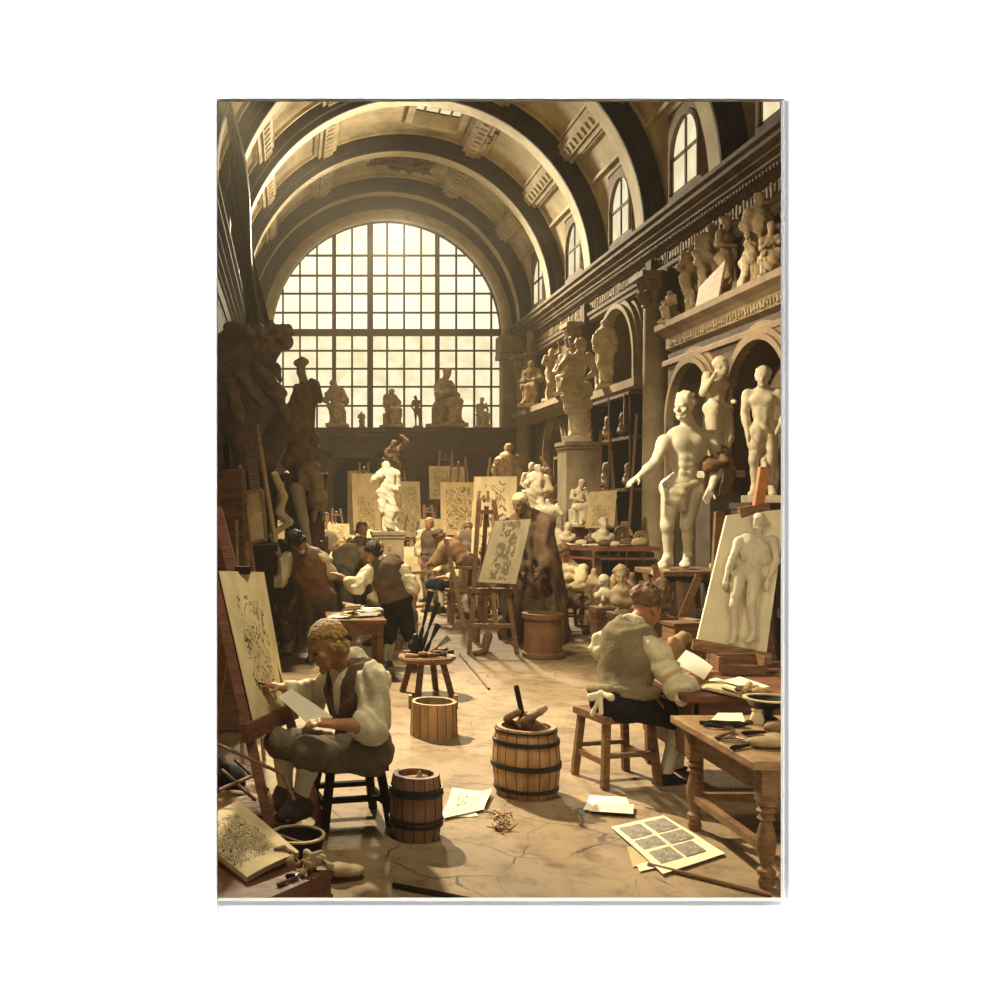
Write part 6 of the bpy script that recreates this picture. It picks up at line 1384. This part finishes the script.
want(lambda x,y: (cast('slender pale cast on a block beside the doorway','stand',(x,y,1.2),1.4,190,95,'ochre','full',.03), pedestal('pedestal','block under the slender pale cast beside the doorway',(x,y,0),.6,.6,1.2,'wood')),-.05,25.5,.42)
want(lambda x,y: (cast('ghostly cast against the dark panelling between doorway and white woman','armup',(x,y,2.1),1.5,180,96,'browncl','full',.03), pedestal('pedestal','tall block against the dark panelling',(x,y,0),.8,.7,2.1,'umber')),2.9,28.0,.5)
FIX=[(2.06,21,.5),(.22,15.25,.52),(-.72,14.3,.9),(2.7,16.2,.38),(3.1,16.2,.38),(1.27,11.9,.5),(3.45,14.3,.6),(4.15,15,.6),(4.7,18.0,.5),(5.4,17.6,1.0),(6.2,23.2,1.0),(2.63,13.4,.6),(4.75,19.2,.45),(5.4,18.75,.45),(.38,12.4,.5),(4.75,14.8,.4),(5.76,20,.55)]+[(b[0],b[1],.45) for _,_,b,_,_,_ in CR]
for it in range(160):
    for a,A_ in enumerate(ITEMS):
        for B_ in ITEMS[a+1:]:
            dx=B_[1]+B_[4][0]-A_[1]-A_[4][0]; dy=B_[2]+B_[4][1]-A_[2]-A_[4][1]; d=math.hypot(dx,dy)+1e-6; o=A_[3]+B_[3]-d
            if o>0: A_[1]-=dx/d*o*.5; A_[2]-=dy/d*o*.5; B_[1]+=dx/d*o*.5; B_[2]+=dy/d*o*.5
        for x,y,r in FIX:
            dx=A_[1]+A_[4][0]-x; dy=A_[2]+A_[4][1]-y; d=math.hypot(dx,dy)+1e-6; o=A_[3]+r-d
            if o>0: A_[1]+=dx/d*o; A_[2]+=dy/d*o
        A_[1]=min(max(A_[1],-1.0),6.1); A_[2]=min(max(A_[2],13.5),28.3)
for f,x,y,r,d in ITEMS: f(x,y)

# ------------------------------------------------------------------ timber, boards and plaster lumps that fill the floor between the artists
rs=random.Random(321)
def free(x,y): return not (1.55<x<2.55 and y<17.5) and not (x>2.9 and y<18.6) and not(x<1.6 and y<13.4)
OCC=[(x+d[0],y+d[1],r*.95) for f,x,y,r,d in ITEMS]+[(x,y,r) for x,y,r in FIX]
def spot():
    for k in range(4000):
        y=rs.uniform(13.6,27.6); x=rs.uniform(-1.1,5.5)
        if free(x,y) and all(math.hypot(x-a,y-b)>r+.2*(1-k/4000) for a,b,r in OCC): OCC.append((x,y,.17)); return x,y
    return x,y
TONE=['woodl','woodm','cream','tan','woodl','wood']
def scatter(n,name,label,cat,group,fn):
    for i in range(n):
        x,y=spot(); o=recentre(fn(name,x,y,i)); tag(o,label,cat,group)
def stick(name,x,y,i):
    a=rs.uniform(0,6.28); h=rs.uniform(.7,1.7); d=rs.uniform(.15,.5); w=rs.uniform(.035,.07); mb=MB(); mb.bar((x,y,.01),(x+math.cos(a)*d,y+math.sin(a)*d,h),w,w*.7); return mb.build(name,TONE[i%6])
def smallboard(name,x,y,i):
    r=rot(rs.uniform(-50,50)); w,h=rs.uniform(.35,.55),rs.uniform(.55,1.15); z=.02; q=[V((x,y,z))+r@V((a*w/2,.25*b*h,b*h)) for a,b in ((-1,0),(1,0),(1,1),(-1,1))]; mb=MB(); mb.slab(q,.03); return mb.build(name,['paper','paperd','cream','paper'][i%4])
def chunk(name,x,y,i):
    z=rs.uniform(.0,.5); P=[]; s=rs.uniform(.08,.15)
    for k in range(4): P.append(e_((x+rs.uniform(-1,1)*s,y+rs.uniform(-1,1)*s,s*.8+rs.uniform(0,1.6)*s),(s*rs.uniform(.5,1),s*rs.uniform(.5,.9),s*rs.uniform(.6,1.1))))
    P.append(c_((x,y,.02),(x,y,s),s*.8,s*.7)); return body_mesh(name,P,['plaster','ochre','cream','browncl'][i%4],None,.028,.05)
scatter(46,'batten','timber batten standing up among the seated artists in the far half of the hall','batten','battens among the artists',stick)
scatter(26,'drawing_board','blank tan or cream drawing board leaning among the seated artists','drawing board','drawing boards among the artists',smallboard)
scatter(34,'plaster_fragment','broken lump of plaster or clay lying among the seated artists','fragment','plaster lumps among the artists',chunk)
# ------------------------------------------------------------------ timber, boards and casts stacked along the dark side wall
def lean(name,label,px0,py0,Y0,px1,py1,Y1,w,th,m,cat,kind='bar'):
    a=at(px0,py0,Y0); b=at(px1,py1,Y1); a.z=max(a.z,.02)
    mb=MB(); mb.bar(a,b,w,th); return tag(recentre(mb.build(name,m)),label,cat)
BD=[('tall dark board leaning nearest the frame of the drawing easel',220,640,8.6,214,470,9.0,.5,.04,'wood'),('brown board leaning behind the tall dark board',240,600,9.3,224,470,9.7,.4,.04,'woodm'),('narrow black batten against the brown board',252,610,9.0,226,445,9.5,.06,.04,'woodblk'),
    ('pale edged plank leaning up to the dark colossus',275,543,12.15,258,438,12.9,.05,.04,'woodl'),('broad brown plank beside the pale edged plank',262,543,12.15,249,436,12.8,.13,.04,'woodm'),('thin stick leaning among the planks',270,560,10.6,240,465,11.0,.03,.03,'woodl')]
for l,a,b,c,d,e,f,w,th,m in BD: 
    p=at(a,b,c); q=at(d,e,f); p.z=.02 if c<12 else p.z
    mb=MB(); mb.bar(p,q,w,th,up=(0,1,0)); tag(recentre(mb.build('board' if w>.2 else 'plank',m)),l,'board' if w>.2 else 'plank')
pole('pole','pale tipped pole standing beside the drawing easel',"pole",V((-.36,7.6,0)),at(236,520,8.2),.016,'woodl')
pole('pole','second pale tipped pole standing beside the drawing easel','pole',V((-.2,7.7,0)),at(246,541,8.2),.016,'woodl')
pole('pole','long bright pole slanting up to the dark colossus','pole',at(276,543,12.05),at(257,425,12.7),.025,'woodl')
board('panel','reddish panel leaning by the brown board',[at(218,590,8.9),at(236,585,9.0),at(229,500,9.3),at(216,500,9.2)],'orange','woodm',.04,'panel')
board('canvas','tan canvas stacked behind the pale edged plank',[at(244,545,12.0),at(266,540,12.1),at(262,490,12.3),at(246,493,12.2)],'paperd','woodm',.04,'painting')
pedestal('rack','low black rack that the stacked tan canvas stands on',(-.5,12.15,0),.7,.5,at(0,544,12.1).z,'woodblk',cat='rack')
torso_cast('ochre cast with drooping arms behind the stacked canvas',(-.62,13.1,1.25),.8,190,41,'ochre',.02,(.1,0)); pedestal('pedestal','dark block under the ochre cast with drooping arms',(-.62,13.1,0),.5,.5,1.25,'wood')
# a plaster leg and thigh casts that hang about the pedestal of the leaning torso
o=lump('leg_cast','long plaster leg standing beside the tall brown pedestal','fragment',[c_(B(303,520,-.45),B(297,490,-.42),.08,.12),c_(B(303,520,-.45),B(311,560,-.5),.075,.05),c_(B(311,560,-.5),B(310,640,-.5),.05,.06)],'plaster',.022,.05)
o=lump('draped_cast','pale hanging drapery cast on the corner of the tall brown pedestal','fragment',[c_(B(312,468,-.42),B(318,500,-.42),.12,.13),c_(B(318,500,-.42),B(314,520,-.42),.08,.03),c_(B(305,470,-.42),B(300,500,-.42),.1,.05),c_(B(320,478,-.4),B(323,520,-.4),.07,.03)],'ochre',.022,.06,folds(.014,24,(1,.2,.2),8))
lump('zigzag_bracket','pale zigzag carved bracket before the dark colossus','carving',[c_(at(275,475,12.6),at(284,497,12.6),.05),c_(at(284,497,12.6),at(279,512,12.6),.05),c_(at(279,512,12.6),at(290,522,12.6),.045),c_(at(290,522,12.6),at(272,535,12.6),.04),c_(at(272,535,12.6),at(279,556,12.6),.04)],'cream',.018,.02)
t=thing('draped_chair','chair half covered by a brown cloth behind the flat-capped man','chair',(-.8,10.2,0))
mb=MB(); mb.box((-.8,10.2,.5),(.45,.45,.05)); mb.build('seat','wood',t)
for x in (-1.01,-.59):
    for y in (10.0,10.4): mb=MB(); mb.box((x,y,.24 if y<10.2 else .55),(.05,.05,.48 if y<10.2 else 1.1)); mb.build('leg','wood',t)
mb=MB(); mb.box((-.8,10.4,1.0),(.45,.04,.16)); mb.build('backrest','wood',t)
body_mesh('cover_cloth',[c_((-1.01,10.35,1.1),(-.59,10.35,1.12),.05,.05),c_((-.95,10.32,1.05),(-.97,10.15,.55),.06,.08),c_((-.75,10.3,1.05),(-.75,10.1,.6),.06,.09),c_((-.95,10.1,.56),(-.65,10.05,.56),.06)],'cloth',t,.018,.08,folds(.014,26,(1,.2,.1),2))
# hanging cloth on the side wall, and the dark post it is tied to
def drp(u,v):
    px=222+22*v+(12+12*v)*u+3*math.sin(v*9+u*5); return at(px,96+235*v,15.5+.12*math.sin(u*19+3*v)+.15*math.sin(7*v))
mb=MB(); mb.grid(drp,30,50); mb.grid(lambda u,v: drp(1-u,v)+V((0,.06,0)),30,50); tag(mb.build('curtain','darkcl',smooth=True),'rough dark hanging drapery down the side wall above the colossus','curtain')
# ------------------------------------------------------------------ the near corner: trunk, book, pail, scraps
t=thing('chest','flat dark red chest in the near corner carrying the open book','chest',(-.1,5.3,0))
CZ=.15
Qc=[V((-.7,4.66,0)),V((-.09,4.66,0)),V((.22,5.0,0)),V((-.1,5.24,0)),V((-.7,5.5,0))]
mb=MB(); mb.prism([p+V((0,0,CZ-.03)) for p in Qc],(0,0,.03)); mb.build('lid','woodred',t)
mb=MB(); c_q=sum(Qc,V())/5; mb.prism([c_q+(p-c_q)*.97 for p in Qc],(0,0,CZ-.035)); mb.build('chest_body','woodred',t)
mb=MB(); mb.prism([c_q+(p-c_q)*.99 for p in Qc],(0,0,.03)); mb.build('plinth','wood',t)
BQ2=[on(247,877,CZ+.035),on(299,854,CZ+.045),on(238,802,.27),on(188,829,.24)]
t=thing('book','open sketchbook with dense ink drawing lying on the flat chest in the near corner','book',BQ2[0])
mb=MB(); mb.slab(BQ2,.004,12,8,lambda u,v:.012*math.sin(PI*u)+.012*u**4); mb.build('page',sketch('dense ink',(.7,.57,.33),(.06,.045,.03),8,9,.3,.56,(.0,.8,.16,.86)),t,smooth=True)
n_=(BQ2[1]-BQ2[0]).cross(BQ2[3]-BQ2[0]).normalized()
mb=MB(); mb.slab([p-n_*.006 for p in BQ2],.022,12,8,lambda u,v:.012*math.sin(PI*u)+.012*u**4); mb.build('page_block','paperd',t)
mb=MB(); mb.slab([p-n_*.03 for p in BQ2],.008); mb.build('cover','leather',t)
lump('cloth','dark folded cloth holding up the far edge of the sketchbook','cloth',[c_((-.62,5.3,.17),(-.35,5.3,.16),.035,.03),c_((-.6,5.38,.17),(-.38,5.36,.165),.035,.03)],'navy',.014,.05,folds(.008,30,(.5,1,.3),5))
pc=V((.04,5.47,0))
t=thing('pail','round wooden pail with pale rim beside the sketchbook','pail',pc)
mb=MB(); mb.lathe([(0,0),(.1,0),(.135,.1),(.15,.17),(.14,.17),(.125,.1),(.09,.02),(0,.02)],pc,28); mb.build('pail_body','woodblk',t,smooth=True)
mb=MB(); mb.lathe([(.137,.166),(.153,.166),(.154,.176),(.137,.177)],pc,28,close=True); mb.build('rim','cream',t,smooth=True)
mb=MB(); mb.tube([pc+V((-.13,.03,.17)),pc+V((-.02,-.06,.16)),pc+V((.05,-.125,.165))],.008,6); mb.build('stirring_stick','tan',t,smooth=True)
rs=random.Random(12)
SC=[('pale twisted rope end under the rim of the round pail',(.1,5.06,CZ),'cream'),('ochre leaf-like clay scrap at the corner of the flat chest',(.16,4.99,CZ),'ochre'),('small brown clay scrap before the round pail',(.0,5.1,CZ),'browncl'),('tan twist of clay beside the sketchbook corner',(.05,4.95,CZ),'tan')]
for i,(l,p,m) in enumerate(SC):
    P=[]; a=i*1.3
    for k in range(5): q=npv(p)+npv((rs.uniform(-.05,.05),rs.uniform(-.03,.03),.02+.012*k)); P.append(c_(q,q+npv((rs.uniform(-.05,.05),rs.uniform(-.04,.04),rs.uniform(-.01,.02))),.02,.01))
    lump('clay_scrap',l,'fragment',P,m,.008,.012)
lump('clay_scrap','broad pale shell of clay on the floor at the end of the flat chest','fragment',[e_((.3,5.3,.04),(.1,.07,.03)),e_((.25,5.26,.06),(.06,.06,.03))],'ochre',.01,.03)
for i,(x0_,y0_,x1_,y1_,l,m) in enumerate(((-.06,4.78,.04,4.88,'thin chisel on the front edge of the flat chest','wood'),(-.02,4.88,.07,4.92,'second chisel on the flat chest under the sketchbook edge','woodblk'),(.09,4.94,.13,5.02,'short gouge at the corner of the flat chest','wood'))):
    tool('chisel',l,'chisel',V((x0_,y0_,CZ+.012)),V((x1_,y1_,CZ+.012)),m,'steel',.012)
# scraps and cloth heaped under the drawing easel
HP=[('brown leather bag slumped under the drawing easel','bag',(-.33,6.35,.1),(.17,.14,.1),'leather'),('dark cloth heap at the frame edge under the drawing easel','cloth',(-.55,6.5,.16),(.2,.2,.16),'cloth'),('tan folded apron on the heap under the drawing easel','cloth',(-.3,6.15,.13),(.16,.12,.06),'tan'),('dark crumpled cloth near the seated draughtsman shoes','cloth',(-.18,6.05,.06),(.13,.1,.06),'robed'),('black cloth on the top of the heap under the drawing easel','cloth',(-.45,6.35,.24),(.13,.11,.05),'navy')]
for i,(l,c,p,r,m) in enumerate(HP):
    r=tuple(1.2*x for x in r); lump('bag' if c=='bag' else 'cloth',l,c,[e_(p,r),e_((p[0]+r[0]*.5,p[1]-r[1]*.4,p[2]*.8),(r[0]*.6,r[1]*.6,r[2]*.7)),c_((p[0]-r[0]*.8,p[1]-r[1]*.3,p[2]),(p[0]+r[0]*.4,p[1]-r[1]*.8,p[2]*.6),.03,.045)],m,.013,.05,folds(.014,30,(.7,.4,.5),30+i))
for i,(a,b,l,m) in enumerate(((at(217,744,5.9),at(283,774,5.75),'long bent switch lying over the heap under the drawing easel','woodm'),(at(283,774,5.75),at(294,800,5.7),'short end of the bent switch hanging to the floor','woodm'),(at(219,790,5.8),at(262,772,6.0),'pale stick in the heap under the drawing easel','woodl'),(at(235,760,6.1),at(268,790,5.9),'dark handle crossing the heap under the drawing easel','wood'),(at(222,770,6.0),at(255,800,5.75),'brown stick low in the heap under the drawing easel','wood'))): pole('stick',l,'stick',a,b,.011,m)
lump('palette','oval brown palette on the heap under the drawing easel','palette',[e_((-.22,5.98,.17),(.14,.09,.012),rot(20,25,10))],'woodm',.008,.01)
WORLD=.0
HAZE=.0014
# ------------------------------------------------------------------ camera, light
cam=bpy.data.cameras.new('camera'); co=bpy.data.objects.new('camera',cam); C.objects.link(co)
co.location=(0,0,EYE_Z); co.rotation_euler=(PI/2,0,0); cam.sensor_width=36; cam.lens=36; cam.shift_x=.21; cam.shift_y=0; cam.clip_end=200
sc=bpy.context.scene; sc.camera=co
sc.view_settings.view_transform='Standard'; sc.view_settings.look='None'; sc.view_settings.exposure=0; sc.view_settings.gamma=1
w=bpy.data.worlds.new('world'); sc.world=w; w.use_nodes=True; w.node_tree.nodes['Background'].inputs[0].default_value=(1,.9,.7,1); w.node_tree.nodes['Background'].inputs[1].default_value=WORLD
def light(name,kind,loc,to,energy,col,**k):
    l=bpy.data.lights.new(name,kind); l.energy=energy; l.color=col
    for a,b in k.items(): setattr(l,a,b)
    o=bpy.data.objects.new(name,l); C.objects.link(o); o.location=loc
    o.rotation_euler=(V(to)-V(loc)).to_track_quat('-Z','Y').to_euler(); return o
W_=(1,.86,.61)
# added area lights behind the camera wash the white wall on every side of the opening
def panel(ax,az,bx,bz,tilt,e=4.2,D=7.0,spread=.1):
    d=V((tilt[0],1,tilt[1])).normalized(); c=V(((ax+bx)/2,YF,(az+bz)/2)); sx=(bx-ax); sz=(bz-az)
    k=d.y
    if tilt[0]: sx*=k
    if tilt[1]: sz*=k
    o=light('added_wall_wash','AREA',c-d*(D/k),c,e/k*sx*sz,(1,1,1),shape='RECTANGLE',size=sx,size_y=sz,spread=R(spread))
    o.rotation_euler=(PI/2+math.atan2(tilt[1],1),0,-math.atan2(tilt[0],1))
panel(-6,-4,x0-.003,9,(0,0)); panel(x1+.003,-4,8,9,(0,0),1.4); panel(x1+.001,-4,8,9,(1.3,0),3,spread=1.0); panel(x0-.01,z1+.003,x1+.1,9,(0,0)); panel(x0-.01,-4,x1+.1,z0-.003,(0,0),1.4); panel(x0-.01,-4,x1+.1,z0-.001,(0,-1.3),3,spread=1.0)
light('sun_shaft','SPOT',(-1.0,13.2,7.6),(2.1,8.3,0),11000,W_,spot_size=R(58),spot_blend=1.0,shadow_soft_size=.18)
light('fill_far','SPOT',(2.9,28.8,9.6),(3,17,1),11000,W_,spot_size=R(110),spot_blend=.7,shadow_soft_size=.4)
light('mid_fill','SPOT',(.3,8.6,6.8),(2.9,13.6,1.2),1500,W_,spot_size=R(46),spot_blend=.9,shadow_soft_size=.3)
light('statue_key','SPOT',(-.7,12.9,6.6),(6,14.4,2.7),4600,W_,spot_size=R(60),spot_blend=.8,shadow_soft_size=.25)
light('hall_glow','SPOT',(2.9,26.5,9.8),(2.5,22,0),3000,W_,spot_size=R(100),spot_blend=.8,shadow_soft_size=.4)
light('crowd_key','SPOT',(.3,14.5,8.8),(2.2,20.5,.8),8500,W_,spot_size=R(56),spot_blend=.8,shadow_soft_size=.25)
light('clerestory_glow','SPOT',(6.3,22.9,8.0),(-1.0,22.5,9.2),2600,W_,spot_size=R(95),spot_blend=.8,shadow_soft_size=.3)

for i,(y,t) in enumerate(((20.2,(-.6,22.6,9.9)),(23.5,(-.35,26.0,9.9)))): light('window_sun','SPOT',(6.4,y,8.1),t,1500,W_,spot_size=R(17),spot_blend=.25,shadow_soft_size=.05)
light('near_fill','SPOT',(.75,4.95,4.9),(.3,6.3,.8),400,W_,spot_size=R(60),spot_blend=.9,shadow_soft_size=.4)
light('desk_fill','SPOT',(-.2,4.9,4.9),(2.9,7.4,.8),420,W_,spot_size=R(60),spot_blend=.9,shadow_soft_size=.4)
nt=w.node_tree; v=nt.nodes.new('ShaderNodeVolumeScatter'); v.inputs['Color'].default_value=(1,.9,.68,1); v.inputs['Density'].default_value=HAZE; v.inputs['Anisotropy'].default_value=.25
nt.links.new(v.outputs[0],[n for n in nt.nodes if n.type=='OUTPUT_WORLD'][0].inputs['Volume'])      # dusty air
